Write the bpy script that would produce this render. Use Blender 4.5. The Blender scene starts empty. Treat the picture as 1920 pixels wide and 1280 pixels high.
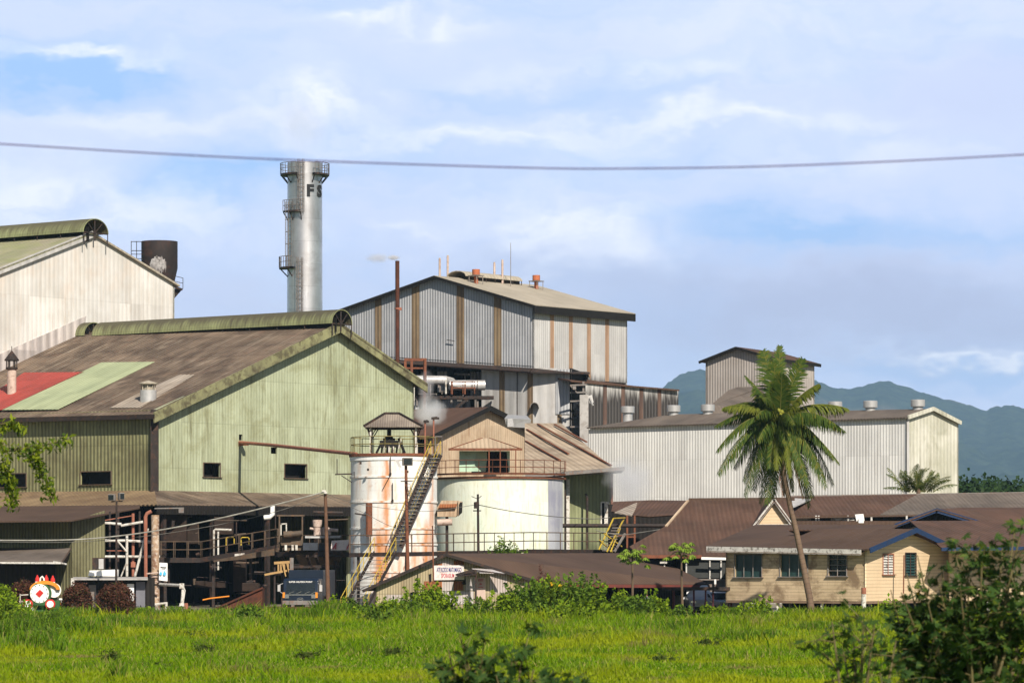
import bpy, math, random
import numpy as np
from mathutils import Vector, geometry
R = math.radians
sc = bpy.context.scene
COL = sc.collection
# ------------------------------------------------------------ camera, sky, sun
F, YH, H = 7000.0, 1055.0, 3.2          # focal length in photo pixels, horizon row, eye height
cam = bpy.data.cameras.new('camera'); camo = bpy.data.objects.new('camera', cam); COL.objects.link(camo)
cam.sensor_width = 36; cam.lens = 36*F/1920; cam.shift_y = (YH-640)/1920
cam.clip_start = 1; cam.clip_end = 40000
camo.location = (0, 0, H); camo.rotation_euler = (R(90), 0, 0)
cam.dof.use_dof = True; cam.dof.focus_distance = 240; cam.dof.aperture_fstop = 5.0
sc.camera = camo
SUN_AZ, SUN_EL = R(161), R(39)          # from +Y clockwise
sdir = Vector((math.sin(SUN_AZ)*math.cos(SUN_EL), math.cos(SUN_AZ)*math.cos(SUN_EL), math.sin(SUN_EL)))
sun = bpy.data.lights.new('sun', 'SUN'); suno = bpy.data.objects.new('sun', sun); COL.objects.link(suno)
sun.energy = 5.0; sun.angle = R(0.53); sun.color = (1, .92, .80)
suno.rotation_euler = sdir.to_track_quat('Z', 'Y').to_euler()
sc.view_settings.view_transform = 'Standard'; sc.view_settings.look = 'None'
sc.view_settings.exposure = 0.50; sc.view_settings.gamma = 1
sc.render.engine = 'CYCLES'
sc.cycles.use_denoising = True
sc.cycles.max_bounces = 6; sc.cycles.diffuse_bounces = 3; sc.cycles.glossy_bounces = 2
sc.cycles.transparent_max_bounces = 8; sc.cycles.volume_bounces = 3
sc.cycles.volume_max_steps = 64

class NT:
    """tiny node-tree writer"""
    def __init__(s, tree): s.t = tree; s.n = tree.nodes; s.l = tree.links
    def new(s, typ, ins=None, **props):
        nd = s.n.new(typ)
        for k, v in props.items(): setattr(nd, k, v)
        for k, v in (ins or {}).items():
            sock = nd.inputs[k]
            if isinstance(v, bpy.types.NodeSocket): s.l.new(v, sock)
            else: sock.default_value = v
        return nd
    def math(s, op, a, b=0.0, c=0.0, clamp=False):
        nd = s.new('ShaderNodeMath', operation=op, use_clamp=clamp)
        for i, v in enumerate((a, b, c)):
            if isinstance(v, bpy.types.NodeSocket): s.l.new(v, nd.inputs[i])
            else: nd.inputs[i].default_value = v
        return nd.outputs[0]
    def mix(s, fac, a, b, mode='MIX'):
        nd = s.new('ShaderNodeMix', data_type='RGBA', blend_type=mode)
        for k, v in ((0, fac), (6, a), (7, b)):
            if isinstance(v, bpy.types.NodeSocket): s.l.new(v, nd.inputs[k])
            else: nd.inputs[k].default_value = (tuple(v)+(1,))[:4] if k else v
        return nd.outputs[2]
    def noise(s, vec, scale, detail=3, rough=.55, dist=0):
        return s.new('ShaderNodeTexNoise', {'Vector': vec, 'Scale': scale, 'Detail': detail, 'Roughness': rough, 'Distortion': dist}).outputs[0]
    def ramp(s, x, a, b):   # smooth map a..b -> 0..1
        nd = s.new('ShaderNodeMapRange', {0: x, 1: a, 2: b, 3: 0.0, 4: 1.0}, interpolation_type='SMOOTHSTEP', clamp=True)
        return nd.outputs[0]
    def comb(s, x, y, z=0.0):
        nd = s.new('ShaderNodeCombineXYZ')
        for i, v in enumerate((x, y, z)):
            if isinstance(v, bpy.types.NodeSocket): s.l.new(v, nd.inputs[i])
            else: nd.inputs[i].default_value = v
        return nd.outputs[0]

world = bpy.data.worlds.new('World'); sc.world = world; world.use_nodes = True
w = NT(world.node_tree); w.n.clear()
sky = w.new('ShaderNodeTexSky', sky_type='NISHITA', sun_disc=False, sun_elevation=SUN_EL, sun_rotation=SUN_AZ, air_density=1.0, dust_density=.6, ozone_density=2.0)
tc = w.new('ShaderNodeTexCoord')
sx = w.new('ShaderNodeSeparateXYZ', {0: tc.outputs['Generated']})
az = w.math('MULTIPLY', w.math('ARCTAN2', sx.outputs[0], sx.outputs[1]), 57.2958)     # degrees right of north
el = w.math('MULTIPLY', w.math('ARCSINE', sx.outputs[2]), 57.2958)                      # degrees up
wob = w.noise(w.comb(w.math('MULTIPLY', az, .5), el), .9, 4, .6)
elw = w.math('ADD', el, w.math('MULTIPLY', w.math('SUBTRACT', wob, .5), 1.8))
azw = w.math('ADD', az, w.math('MULTIPLY', w.math('SUBTRACT', w.noise(w.comb(az, el, 7.0), .8, 3), .5), 3.0))
def blob(a0, e0, ra, re, fall=1.0):
    da = w.math('DIVIDE', w.math('SUBTRACT', azw, a0), ra); de = w.math('DIVIDE', w.math('SUBTRACT', elw, e0), re)
    d = w.math('ADD', w.math('MULTIPLY', da, da), w.math('MULTIPLY', de, de))
    return w.math('EXPONENT', w.math('MULTIPLY', d, -fall))
def pa(px): return math.degrees(math.atan((px-960)/F))
def pe(py): return math.degrees(math.atan((YH-py)/F))
streak = w.noise(w.comb(w.math('MULTIPLY', azw, .22), w.math('MULTIPLY', elw, 1.1)), 1.0, 6, .58)
puff = w.noise(w.comb(w.math('MULTIPLY', az, .7), w.math('MULTIPLY', elw, 1.2), 3.0), .8, 7, .6, .3)
def addall(ls):
    r = ls[0]
    for x in ls[1:]: r = w.math('ADD', r, x)
    return r
def k(x, m): return w.math('MULTIPLY', x, m)
blue = addall([k(blob(pa(110), pe(130), 1.9, .55), .8), k(blob(pa(400), pe(340), 1.3, .42), .95), k(blob(pa(1650), pe(425), 3.0, .33), .7), k(blob(pa(1130), pe(290), 2.2, .30), .35),
               k(blob(pa(1250), pe(590), 1.4, .7), .45), k(blob(pa(1850), pe(700), 2.4, .25), .35), k(blob(pa(760), pe(150), 2.5, .5), .2)])
blue = w.math('MULTIPLY', blue, w.math('ADD', w.math('MULTIPLY', streak, 1.1), .45))
blue = w.math('ADD', blue, k(w.ramp(streak, .38, .72), .42), clamp=True)
white = addall([k(blob(pa(560), pe(195), .9, .38), 1.5), k(blob(pa(1060), pe(420), 1.3, .5), 1.2), k(blob(pa(380), pe(430), 1.5, .5), .6), k(blob(pa(870), pe(262), 2.3, .2), .8),
                k(blob(pa(90), pe(390), 1.7, .6), 1.2), k(blob(pa(1560), pe(60), 3.0, .4), .45), k(blob(pa(1840), pe(676), 1.2, .1), 1.2), k(blob(pa(1500), pe(300), 3.2, .25), .55), k(blob(pa(740), pe(45), 1.2, .15), 1.2), k(blob(pa(140), pe(100), 1.4, .12), 1.0), k(blob(pa(1350), pe(230), 2.6, .16), .9), k(blob(pa(250), pe(230), 2.2, .16), .5), k(blob(pa(1200), pe(140), 2.4, .2), .6), k(blob(pa(750), pe(450), 1.2, .15), .9)])
white = w.math('MULTIPLY', white, w.ramp(puff, .30, .62), clamp=True)
grey = addall([k(blob(pa(1620), pe(585), 4.8, .85), 1.35), k(blob(pa(430), pe(560), 1.6, .5), .35), k(blob(pa(1880), pe(180), 2.0, 1.0), .3), k(blob(pa(1000), pe(520), 2.6, .4), .3)])
grey = w.math('MULTIPLY', grey, w.math('ADD', w.math('MULTIPLY', puff, .9), .35), clamp=True)
S = 1/0.055
def sky_rgb(r, g, b, m=.88):
    f = lambda c: ((c/255+.055)/1.055)**2.4*S*m
    return (f(r), f(g), f(b))
gap = w.mix(.88, sky.outputs[0], sky_rgb(160, 196, 250))
c = w.mix(blue, sky_rgb(208, 217, 248), gap)
c = w.mix(grey, c, sky_rgb(180, 186, 218))
c = w.mix(white, c, sky_rgb(240, 242, 255))
# overhead the plain, darker sky takes over to lower the fill light
c = w.mix(w.ramp(el, 9.5, 24.0), c, sky.outputs[0])
c = w.mix(w.ramp(w.math('ABSOLUTE', az), 28.0, 75.0), c, sky.outputs[0])      # unseen sides and back left cloudless, made up to deepen the shade
bg = w.new('ShaderNodeBackground', {'Color': c, 'Strength': .055})
w.new('ShaderNodeOutputWorld', {'Surface': bg.outputs[0]})

# ------------------------------------------------------------ helpers: picture ray -> place
def X(px, Y): return (px-960)*Y/F
def Z(py, Y): return H-(py-YH)*Y/F
def P(px, py, Y): return Vector((X(px, Y), Y, Z(py, Y)))
def G(px, Y, z=0.0): return Vector((X(px, Y), Y, z))
def A3(v, z): return Vector((v[0], v[1], z))
dL = Vector((-math.cos(R(38)), math.sin(R(38)), 0)); dR = Vector((math.cos(R(52)), math.sin(R(52)), 0))
UP = Vector((0, 0, 1))
def col(p0, d, px):
    k_ = (px-960)/F
    s = (k_*p0[1]-p0[0])/(d[0]-k_*d[1])
    return Vector((p0[0]+s*d[0], p0[1]+s*d[1], 0))
class Plane:
    def __init__(s, p0, a, b):
        s.o = Vector(p0); s.n = (Vector(a)-s.o).cross(Vector(b)-s.o).normalized()
        if s.n.dot(Vector((0, 0, H))-s.o) < 0: s.n.negate()
    def p(s, px, py, off=0.0):
        d = Vector(((px-960)/F, 1, (YH-py)/F)); o = Vector((0, 0, H))
        t = (s.o+s.n*off-o).dot(s.n)/d.dot(s.n)
        return o+d*t
    def rect(s, x0, x1, y0, y1, off=0.0):
        """rectangle square to the plane, measured at its image corners"""
        a = s.p(x0, y1, off); b = s.p(x1, (y0+y1)/2, off); h = s.p(x0, y0, off).z-a.z
        b.z = a.z
        return [a, b, b+UP*h, a+UP*h]
def wallp(p0, d): return Plane(A3(p0, 0), A3(p0, 0)+A3(d, 0), A3(p0, 1))

# ------------------------------------------------------------ mesh builder
ROOT = {}
class MB:
    def __init__(s): s.v = []; s.f = []; s.uv = {}
    def face(s, pts, uv=None):
        i = len(s.v); s.v += [Vector(p) for p in pts]; s.f.append(tuple(range(i, i+len(pts))))
        if uv: s.uv[len(s.f)-1] = uv
        return s
    def slab(s, pts, t=.1, holes=(), up=False, face_to=None):
        pts = [Vector(p) for p in pts]
        n = geometry.normal(pts[:4]) if len(pts) > 3 else geometry.normal(pts)
        to = UP if up else (face_to if face_to is not None else Vector((0, 0, H))-pts[0])
        if n.dot(to) < 0: pts.reverse(); n = -n
        hs = []
        for h in holes:
            h = [Vector(q) for q in h]
            if geometry.normal(h).dot(n) > 0: h.reverse()
            hs.append(h)
        loops = [pts]+hs; flat = [q for l in loops for q in l]
        tris = geometry.tessellate_polygon(loops) if hs else [tuple(range(len(pts)))]
        i = len(s.v); s.v += flat; m = len(flat); s.v += [q-n*t for q in flat]
        for tr in tris:
            a = tuple(i+j for j in tr)
            if hs:
                nn = (flat[tr[1]]-flat[tr[0]]).cross(flat[tr[2]]-flat[tr[0]])
                if nn.length < 1e-9: continue
                if nn.dot(n) < 0: a = a[::-1]
            s.f.append(a); s.f.append(tuple(x+m for x in a[::-1]))
        o = 0
        for l in loops:
            for j in range(len(l)):
                a, b = i+o+j, i+o+(j+1) % len(l)
                s.f.append((b, a, a+m, b+m))
            o += len(l)
        return s
    def box(s, c, sx_, sy_, sz_, d=None):
        """box on centre c; d = horizontal direction of its x axis"""
        c = Vector(c); d = Vector(d).normalized() if d is not None else Vector((1, 0, 0)); e = Vector((-d.y, d.x, 0))
        q = [c+d*(a*sx_/2)+e*(b*sy_/2)+UP*(g*sz_/2) for g in (-1, 1) for a, b in ((-1, -1), (1, -1), (1, 1), (-1, 1))]
        i = len(s.v); s.v += q
        s.f += [tuple(i+j for j in t) for t in ((3, 2, 1, 0), (4, 5, 6, 7), (0, 1, 5, 4), (1, 2, 6, 5), (2, 3, 7, 6), (3, 0, 4, 7))]
        return s
    def bar(s, p, q, w_=.1, h_=None):
        p, q = Vector(p), Vector(q); h_ = h_ or w_
        t = (q-p).normalized(); a = t.cross(UP)
        a = a.normalized() if a.length > 1e-3 else Vector((1, 0, 0)); b = a.cross(t)
        i = len(s.v)
        for c in (p, q): s.v += [c+a*(w_/2*u)+b*(h_/2*v) for u, v in ((-1, -1), (1, -1), (1, 1), (-1, 1))]
        s.f += [tuple(i+j for j in t_) for t_ in ((3, 2, 1, 0), (4, 5, 6, 7), (0, 1, 5, 4), (1, 2, 6, 5), (2, 3, 7, 6), (3, 0, 4, 7))]
        return s
    def tube(s, pts, r, n=8, caps=True):
        pts = [Vector(p) for p in pts]; rs = r if isinstance(r, (list, tuple)) else [r]*len(pts)
        rings = []; L = 0; ref = None
        for j, p in enumerate(pts):
            t = (pts[min(j+1, len(pts)-1)]-pts[max(j-1, 0)]).normalized()
            if ref is None: ref = t.cross(UP) if abs(t.z) < .95 else Vector((1, 0, 0))
            a = (ref-t*ref.dot(t)).normalized(); b = t.cross(a); ref = a
            if j: L += (p-pts[j-1]).length
            rings.append((len(s.v), L))
            s.v += [p+(a*math.cos(2*math.pi*i/n)+b*math.sin(2*math.pi*i/n))*rs[j] for i in range(n)]
        rr = max(rs)
        for (i0, l0), (i1, l1) in zip(rings, rings[1:]):
            for i in range(n):
                j = (i+1) % n
                s.f.append((i0+i, i0+j, i1+j, i1+i)); u0, u1 = 2*math.pi*rr*i/n, 2*math.pi*rr*(i+1)/n
                s.uv[len(s.f)-1] = [(u0, l0), (u1, l0), (u1, l1), (u0, l1)]
        if caps:
            s.f.append(tuple(rings[0][0]+i for i in range(n))[::-1]); s.f.append(tuple(rings[-1][0]+i for i in range(n)))
        return s
    def lathe(s, c, prof, n=48, a0=0.0, a1=360.0):
        """prof [(r, z)...] from outside-bottom up; c = ground centre"""
        full = abs(a1-a0) >= 360; m = n if full else n+1; i0 = len(s.v); rr = max(p[0] for p in prof)
        for (r, z) in prof:
            for j in range(m):
                a = R(a0+(a1-a0)*j/n); s.v.append(Vector((c[0]+r*math.cos(a), c[1]+r*math.sin(a), z)))
        vv = [0]
        for (p, q) in zip(prof, prof[1:]): vv.append(vv[-1]+math.hypot(q[0]-p[0], q[1]-p[1]))
        for k_ in range(len(prof)-1):
            for j in range(n):
                j2 = (j+1) % m; a = i0+k_*m
                s.f.append((a+j, a+j2, a+m+j2, a+m+j))
                u0, u1 = R((a1-a0)*j/n)*rr, R((a1-a0)*(j+1)/n)*rr; z0, z1 = prof[0][1]+vv[k_], prof[0][1]+vv[k_+1]
                s.uv[len(s.f)-1] = [(u0, z0), (u1, z0), (u1, z1), (u0, z1)]
        return s
    def vault(s, p0, p1, across, hw, hh, base, n=14, thick=.08, sweep=180):
        """barrel roof between p0 and p1; across = unit horizontal vector"""
        L = (Vector(p1)-Vector(p0)).length
        for sgn, th in ((1, 0), (-1, thick)):
            for j in range(n):
                q = []
                for jj in (j, j+1):
                    a = R((180-sweep)/2+sweep*jj/n); q.append(Vector(across)*(math.cos(a)*(hw-th))+UP*(base+math.sin(a)*(hh-th)))
                f = [Vector(p0)+q[0], Vector(p0)+q[1], Vector(p1)+q[1], Vector(p1)+q[0]]; ar = math.pi*hw/n
                uv = [(0, j*ar), (0, j*ar+ar), (L, j*ar+ar), (L, j*ar)]
                if sgn < 0: f.reverse(); uv.reverse()
                s.face(f, uv)
        for p in (p0, p1):
            for j in range(n):
                a, b = R((180-sweep)/2+sweep*j/n), R((180-sweep)/2+sweep*(j+1)/n)
                o = [Vector(p)+Vector(across)*(math.cos(t)*(hw-d_))+UP*(base+math.sin(t)*(hh-d_)) for t, d_ in ((a, 0), (b, 0), (b, thick), (a, thick))]
                s.face(o)
        return s
    def rail(s, pts, h=1.05, step=1.6, r=.03, n=5, rails=(1.0, .5), posts=True):
        pts = [Vector(p) for p in pts]
        for k_ in rails: s.tube([p+UP*h*k_ for p in pts], r, n)
        if posts:
            for a, b in zip(pts, pts[1:]):
                m = max(1, round((b-a).length/step))
                for j in range(m+1):
                    q = a.lerp(b, j/m); s.tube([q, q+UP*h], r, n)
        return s
    def mesh(s, m):      # other mesh data: (verts, faces)
        i = len(s.v); s.v += [Vector(p) for p in m[0]]; s.f += [tuple(i+j for j in f) for f in m[1]]
        return s
    def build(s, name, mat, parent=None, base=None, smooth=False, bevel=0):
        if parent is not None: org = ROOT[parent.name]
        elif base is not None: org = Vector(base)
        else:
            xs = [v.x for v in s.v]; ys = [v.y for v in s.v]; org = Vector(((min(xs)+max(xs))/2, (min(ys)+max(ys))/2, min(v.z for v in s.v)))
        me = bpy.data.meshes.new(name)
        me.from_pydata([tuple(v-org) for v in s.v], [], s.f)
        uvl = me.uv_layers.new(name='UVMap').data
        for p in me.polygons:
            u = s.uv.get(p.index)
            if u:
                for li, c in zip(p.loop_indices, u): uvl[li].uv = c
            else:
                n = p.normal; t = UP.cross(n)
                t = t.normalized() if t.length > .02 else Vector((1, 0, 0)); b = n.cross(t)
                if b.z < 0: b = -b
                for li, vi in zip(p.loop_indices, p.vertices):
                    q = s.v[vi]; uvl[li].uv = (q.dot(t), q.dot(b))
            if smooth: p.use_smooth = True
        if smooth:
            try: me.set_sharp_from_angle(angle=R(40))
            except Exception: pass
        me.materials.append(mat)
        o = bpy.data.objects.new(name, me); COL.objects.link(o); ROOT[o.name] = org
        if parent is not None: o.parent = parent
        else: o.location = org
        if bevel:
            bv = o.modifiers.new('bevel', 'BEVEL'); bv.width = bevel; bv.segments = 2; bv.limit_method = 'ANGLE'
        return o
def tag(o, label=None, cat=None, group=None, kind=None):
    if label: o['label'] = label
    if cat: o['category'] = cat
    if group: o['group'] = group
    if kind: o['kind'] = kind
    return o
def thing(name, label, cat, loc, group=None):
    o = bpy.data.objects.new(name, None); COL.objects.link(o); o.empty_display_size = .5
    o.location = loc; ROOT[o.name] = Vector(loc)
    return tag(o, label, cat, group)
def text_geo(s, height, ext=.01, font_scale_x=1.0, bold=0.0):
    cu = bpy.data.curves.new('t', 'FONT'); cu.body = s; cu.size = 1; cu.extrude = ext; cu.align_x = 'CENTER'; cu.offset = bold; cu.resolution_u = 3
    ob = bpy.data.objects.new('t', cu); me = bpy.data.meshes.new_from_object(ob)
    vs = [v.co.copy() for v in me.vertices]; fs = [tuple(p.vertices) for p in me.polygons]
    bpy.data.objects.remove(ob); bpy.data.curves.remove(cu); bpy.data.meshes.remove(me)
    y0, y1 = min(v.y for v in vs), max(v.y for v in vs); k_ = height/(y1-y0)
    return [Vector((v.x*k_*font_scale_x, (v.y-(y0+y1)/2)*k_, v.z)) for v in vs], fs
def text_on(s, c, xd, height, width=None, out=.0, ext=.01, bold=0.0):
    vs, fs = text_geo(s, height, ext, bold=bold)
    w_ = max(v.x for v in vs)-min(v.x for v in vs); kx = width/w_ if width else 1
    xd = Vector(xd).normalized(); n = Vector((xd.y, -xd.x, 0))
    return [Vector(c)+xd*(v.x*kx)+UP*v.y+n*(v.z+out) for v in vs], fs

# ------------------------------------------------------------ materials
def newmat(name):
    m = bpy.data.materials.new(name); m.use_nodes = True; t = NT(m.node_tree); t.n.clear()
    b = t.new('ShaderNodeBsdfPrincipled'); b.inputs['Specular IOR Level'].default_value = .15; o = t.new('ShaderNodeOutputMaterial', {'Surface': b.outputs[0]})
    return m, t, b, o
def sheet(name, c1, c2=None, pitch=.3, ribd=.35, streak=None, sa=.5, stain=None, sta=.0, stsc=.35, lap=0, rough=.65, metal=0.0, bump=.5,
          grime=None, vary=.08, sharp=0, horiz=False, lapd=.45, stile=.8, spots=None, spa=.5, seed=0.0, patchy=None):
    """weathered sheet metal: ribs, streaks running down, stains, lap lines. UVs are in metres"""
    m, t, b, o = newmat(name)
    uvn = t.new('ShaderNodeUVMap').outputs[0]; uv = t.new('ShaderNodeVectorMath', {0: uvn, 1: (seed*13.7, seed*7.3, 0)}, operation='ADD').outputs[0]
    s = t.new('ShaderNodeSeparateXYZ', {0: uv}); u, v = s.outputs[0], s.outputs[1]
    c2 = c2 or tuple(x*.75 for x in c1)
    big = t.ramp(t.noise(uv, .25, 5, .6), .35, .68)
    c = t.mix(big, c1, c2)
    if vary:
        cell = t.comb(t.math('FLOOR', t.math('DIVIDE', u, stile)), t.math('FLOOR', t.math('DIVIDE', v, lap if lap else 3.0)))
        wn = t.new('ShaderNodeTexWhiteNoise', {'Vector': cell}).outputs[0]
        c = t.mix(1.0, c, t.new('ShaderNodeCombineColor', {0: t.math('ADD', t.math('MULTIPLY', wn, vary*2), 1-vary), 1: t.math('ADD', t.math('MULTIPLY', wn, vary*2), 1-vary), 2: t.math('ADD', t.math('MULTIPLY', wn, vary*2), 1-vary)}).outputs[0], 'MULTIPLY')
    if patchy:     # odd replacement sheets of another colour
        wn2 = t.new('ShaderNodeTexWhiteNoise', {'Vector': t.comb(t.math('FLOOR', t.math('DIVIDE', u, stile)), t.math('FLOOR', t.math('DIVIDE', v, lap if lap else 3.0)), 5.0)}).outputs[0]
        c = t.mix(t.math('MULTIPLY', t.math('GREATER_THAN', wn2, patchy[1]), .8), c, patchy[0])
    if stain:
        st = t.ramp(t.noise(t.comb(u, v, 4.0), stsc, 6, .68, .4), .52-.12*sta, .72-.1*sta)
        c = t.mix(t.math('MULTIPLY', st, sta), c, stain)
    if streak:
        vec = t.comb(v, t.math('MULTIPLY', u, .1)) if horiz else t.comb(u, t.math('MULTIPLY', v, .09))
        s1 = t.ramp(t.noise(vec, 2.2, 5, .7), .47, .74); s2 = t.ramp(t.noise(uv, .16, 3), .3, .62)
        c = t.mix(t.math('MULTIPLY', t.math('MULTIPLY', s1, s2), sa), c, streak)
        fine = t.noise(t.comb(t.math('MULTIPLY', u, 5.0), t.math('MULTIPLY', v, .5), 2.0), 1.5, 3, .6)
        c = t.mix(t.math('MULTIPLY', t.ramp(fine, .5, .8), sa*.45), c, streak)
    if spots:
        sp = t.ramp(t.noise(t.comb(u, t.math('MULTIPLY', v, .6), 9.0), 1.7, 6, .75, .5), .56, .64)
        c = t.mix(t.math('MULTIPLY', sp, spa), c, spots)
    if grime:      # soot or moss band between two heights, ragged: (v_clean, v_full, colour, amount)
        rag = t.noise(t.comb(t.math('MULTIPLY', u, 2.6), t.math('MULTIPLY', v, .15)), 1.0, 4, .75)
        vz = s.outputs[1] if not seed else t.math('SUBTRACT', v, seed*7.3)
        gm = t.ramp(t.math('ADD', vz, t.math('MULTIPLY', t.math('SUBTRACT', rag, .5), abs(grime[0]-grime[1])*2.2)), grime[0], grime[1])
        c = t.mix(t.math('MULTIPLY', gm, grime[3]), c, grime[2])
    ax = v if horiz else u
    if pitch:
        ph = t.math('MULTIPLY', ax, 2*math.pi/pitch)
        if horiz: rib = t.math('FRACT', t.math('DIVIDE', v, pitch)); dirt = t.ramp(rib, .82, 1.0)
        else:
            rib = t.math('ADD', t.math('MULTIPLY', t.math('SINE', ph), .5), .5); dirt = t.ramp(rib, .55, .0)
            if sharp: rib = t.ramp(rib, .25, .6)
        c = t.mix(t.math('MULTIPLY', dirt, ribd), c, tuple(x*.35 for x in c2))
    if lap:
        lp = t.math('LESS_THAN', t.math('FRACT', t.math('DIVIDE', v, lap)), .045/lap*1.6)
        c = t.mix(t.math('MULTIPLY', lp, lapd), c, tuple(x*.4 for x in c2))
    t.l.new(c, b.inputs['Base Color'])
    fn = t.noise(uv, 6.0, 3)
    if pitch:
        h = t.math('ADD', t.math('MULTIPLY', rib, 1.0), t.math('MULTIPLY', fn, .15))
        bp = t.new('ShaderNodeBump', {'Height': h, 'Strength': bump, 'Distance': pitch*.16})
    else: bp = t.new('ShaderNodeBump', {'Height': fn, 'Strength': bump, 'Distance': .03})
    t.l.new(bp.outputs[0], b.inputs['Normal'])
    b.inputs['Roughness'].default_value = rough; b.inputs['Metallic'].default_value = metal
    return m
def plain(name, c, c2=None, rough=.6, metal=0.0, scale=1.5, amt=.6, bump=.2, dirt=None, da=.4):
    m, t, b, o = newmat(name)
    v = t.new('ShaderNodeTexCoord').outputs['Object']
    n = t.noise(v, scale, 5, .65)
    cc = t.mix(t.math('MULTIPLY', t.ramp(n, .35, .65), amt), c, c2 or tuple(x*.6 for x in c))
    if dirt: cc = t.mix(t.math('MULTIPLY', t.ramp(t.noise(v, scale*2.3, 6, .7, .3), .5, .62), da), cc, dirt)
    t.l.new(cc, b.inputs['Base Color']); b.inputs['Roughness'].default_value = rough; b.inputs['Metallic'].default_value = metal
    if rough < .42: b.inputs['Specular IOR Level'].default_value = .5
    if bump: t.l.new(t.new('ShaderNodeBump', {'Height': t.noise(v, scale*6, 3), 'Strength': bump, 'Distance': .02}).outputs[0], b.inputs['Normal'])
    return m
def leafmat(name, c1, c2, c3=None, trans=.35, rough=.55, ground=None):
    m, t, b, o = newmat(name)
    g = t.new('ShaderNodeNewGeometry'); rnd = g.outputs['Random Per Island']
    pos = t.new('ShaderNodeTexCoord').outputs['Object']
    c = t.mix(rnd, c1, c2)
    if c3: c = t.mix(t.math('MULTIPLY', t.ramp(t.new('ShaderNodeTexWhiteNoise', {'Vector': t.comb(rnd, rnd)}).outputs[0], .8, .95), .9), c, c3)
    if ground:
        sc1, cA, cB, am = ground
        n1 = t.ramp(t.noise(pos, sc1, 5, .6), .42, .62); c = t.mix(t.math('MULTIPLY', n1, am), c, cA)
        n2 = t.ramp(t.noise(pos, sc1*3.3, 4, .65), .57, .66); c = t.mix(t.math('MULTIPLY', n2, am), c, cB)
    t.l.new(c, b.inputs['Base Color']); b.inputs['Roughness'].default_value = rough
    b.inputs['Specular IOR Level'].default_value = .08
    tr = t.new('ShaderNodeBsdfTranslucent', {'Color': c})
    mx = t.new('ShaderNodeMixShader', {0: trans, 1: b.outputs[0], 2: tr.outputs[0]})
    t.l.new(mx.outputs[0], o.inputs['Surface'])
    return m

M = {}
M['green_gable'] = sheet('green_gable_sheet', (.41,.445,.305), (.33,.355,.23), pitch=.32, ribd=.25, streak=(.12,.11,.05), sa=.85, stain=(.24,.235,.12), sta=.55, lap=3.4, lapd=.22, stile=.9, bump=.3)
M['green_side'] = sheet('green_side_sheet', (.30,.30,.155), (.20,.195,.10), pitch=.36, ribd=.6, streak=(.07,.055,.03), sa=.95, stain=(.13,.11,.06), sta=.6, lap=3.2, lapd=.3, bump=.7, seed=1)
M['green_dark'] = sheet('moss_green_sheet', (.215,.205,.115), (.15,.14,.075), pitch=.30, ribd=.55, streak=(.05,.045,.025), sa=.7, stain=(.09,.08,.04), sta=.5, bump=.7, seed=2)
M['green_annex'] = sheet('annex_green_sheet', (.27,.285,.155), (.20,.215,.115), pitch=.30, ribd=.35, streak=(.08,.08,.04), sa=.6, stain=(.13,.13,.07), sta=.4, bump=.5, seed=3)
M['white_gable'] = sheet('cream_white_sheet', (.64,.62,.59), (.54,.515,.475), pitch=.5, ribd=.14, streak=(.42,.34,.27), sa=.65, stain=(.62,.47,.36), sta=.35, stsc=.2, lap=4.5, lapd=.12, vary=.1, stile=1.3, bump=.2, seed=4)
M['white_long'] = sheet('white_ribbed_sheet', (.70,.69,.66), (.61,.60,.58), pitch=.27, ribd=.34, streak=(.38,.36,.33), sa=.45, lap=3.0, lapd=.10, vary=.07, bump=.45, seed=5)
M['white_end'] = sheet('stained_white_sheet', (.60,.58,.50), (.46,.45,.36), pitch=.5, ribd=.15, streak=(.20,.18,.12), sa=.6, stain=(.32,.31,.22), sta=.5, bump=.3, seed=6)
M['grey_left'] = sheet('grey_zinc_sheet', (.43,.435,.45), (.35,.355,.37), pitch=.31, ribd=.4, streak=(.22,.20,.19), sa=.45, vary=.08, bump=.7, rough=.5, seed=7)
M['grey_right'] = sheet('pale_zinc_sheet', (.50,.49,.475), (.42,.41,.40), pitch=.31, ribd=.28, streak=(.30,.25,.21), sa=.4, vary=.07, bump=.5, rough=.5, seed=8, grime=(20.9, 19.9, (.04,.03,.026), .8))
M['brown_strip'] = sheet('brown_strip_sheet', (.26,.19,.115), (.19,.13,.08), pitch=.42, ribd=.25, streak=(.10,.06,.04), sa=.6, bump=.5, seed=9)
M['tan_strip'] = sheet('tan_strip_sheet', (.37,.24,.16), (.30,.19,.12), pitch=.42, ribd=.2, streak=(.14,.08,.05), sa=.5, bump=.4, seed=10)
M['zinc_panel'] = sheet('flat_zinc_panel', (.47,.46,.45), (.40,.39,.375), pitch=.95, ribd=.16, streak=(.24,.19,.15), sa=.5, stain=(.30,.27,.24), sta=.4, vary=.06, bump=.2, seed=11)
M['soot'] = sheet('soot_streaked_sheet', (.50,.49,.47), (.42,.41,.39), pitch=.31, ribd=.35, streak=(.05,.04,.035), sa=.8, bump=.5, seed=12, grime=(19.6, 17.9, (.016,.012,.011), .95))
M['roof_old'] = sheet('weathered_roof_sheet', (.19,.138,.098), (.115,.084,.062), pitch=.42, ribd=.4, streak=(.40,.33,.25), sa=.6, stain=(.06,.042,.032), sta=.75, lap=2.6, lapd=.5, vary=.22, bump=.7, seed=13, spots=(.23,.10,.06), spa=.25, rough=.85)
M['roof_brown'] = sheet('brown_painted_roof', (.105,.058,.040), (.072,.042,.030), pitch=.30, ribd=.12, streak=(.22,.16,.12), sa=.22, stain=(.075,.045,.032), sta=.5, lap=2.4, lapd=.12, vary=.10, bump=.5, seed=14, rough=.8)
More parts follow.
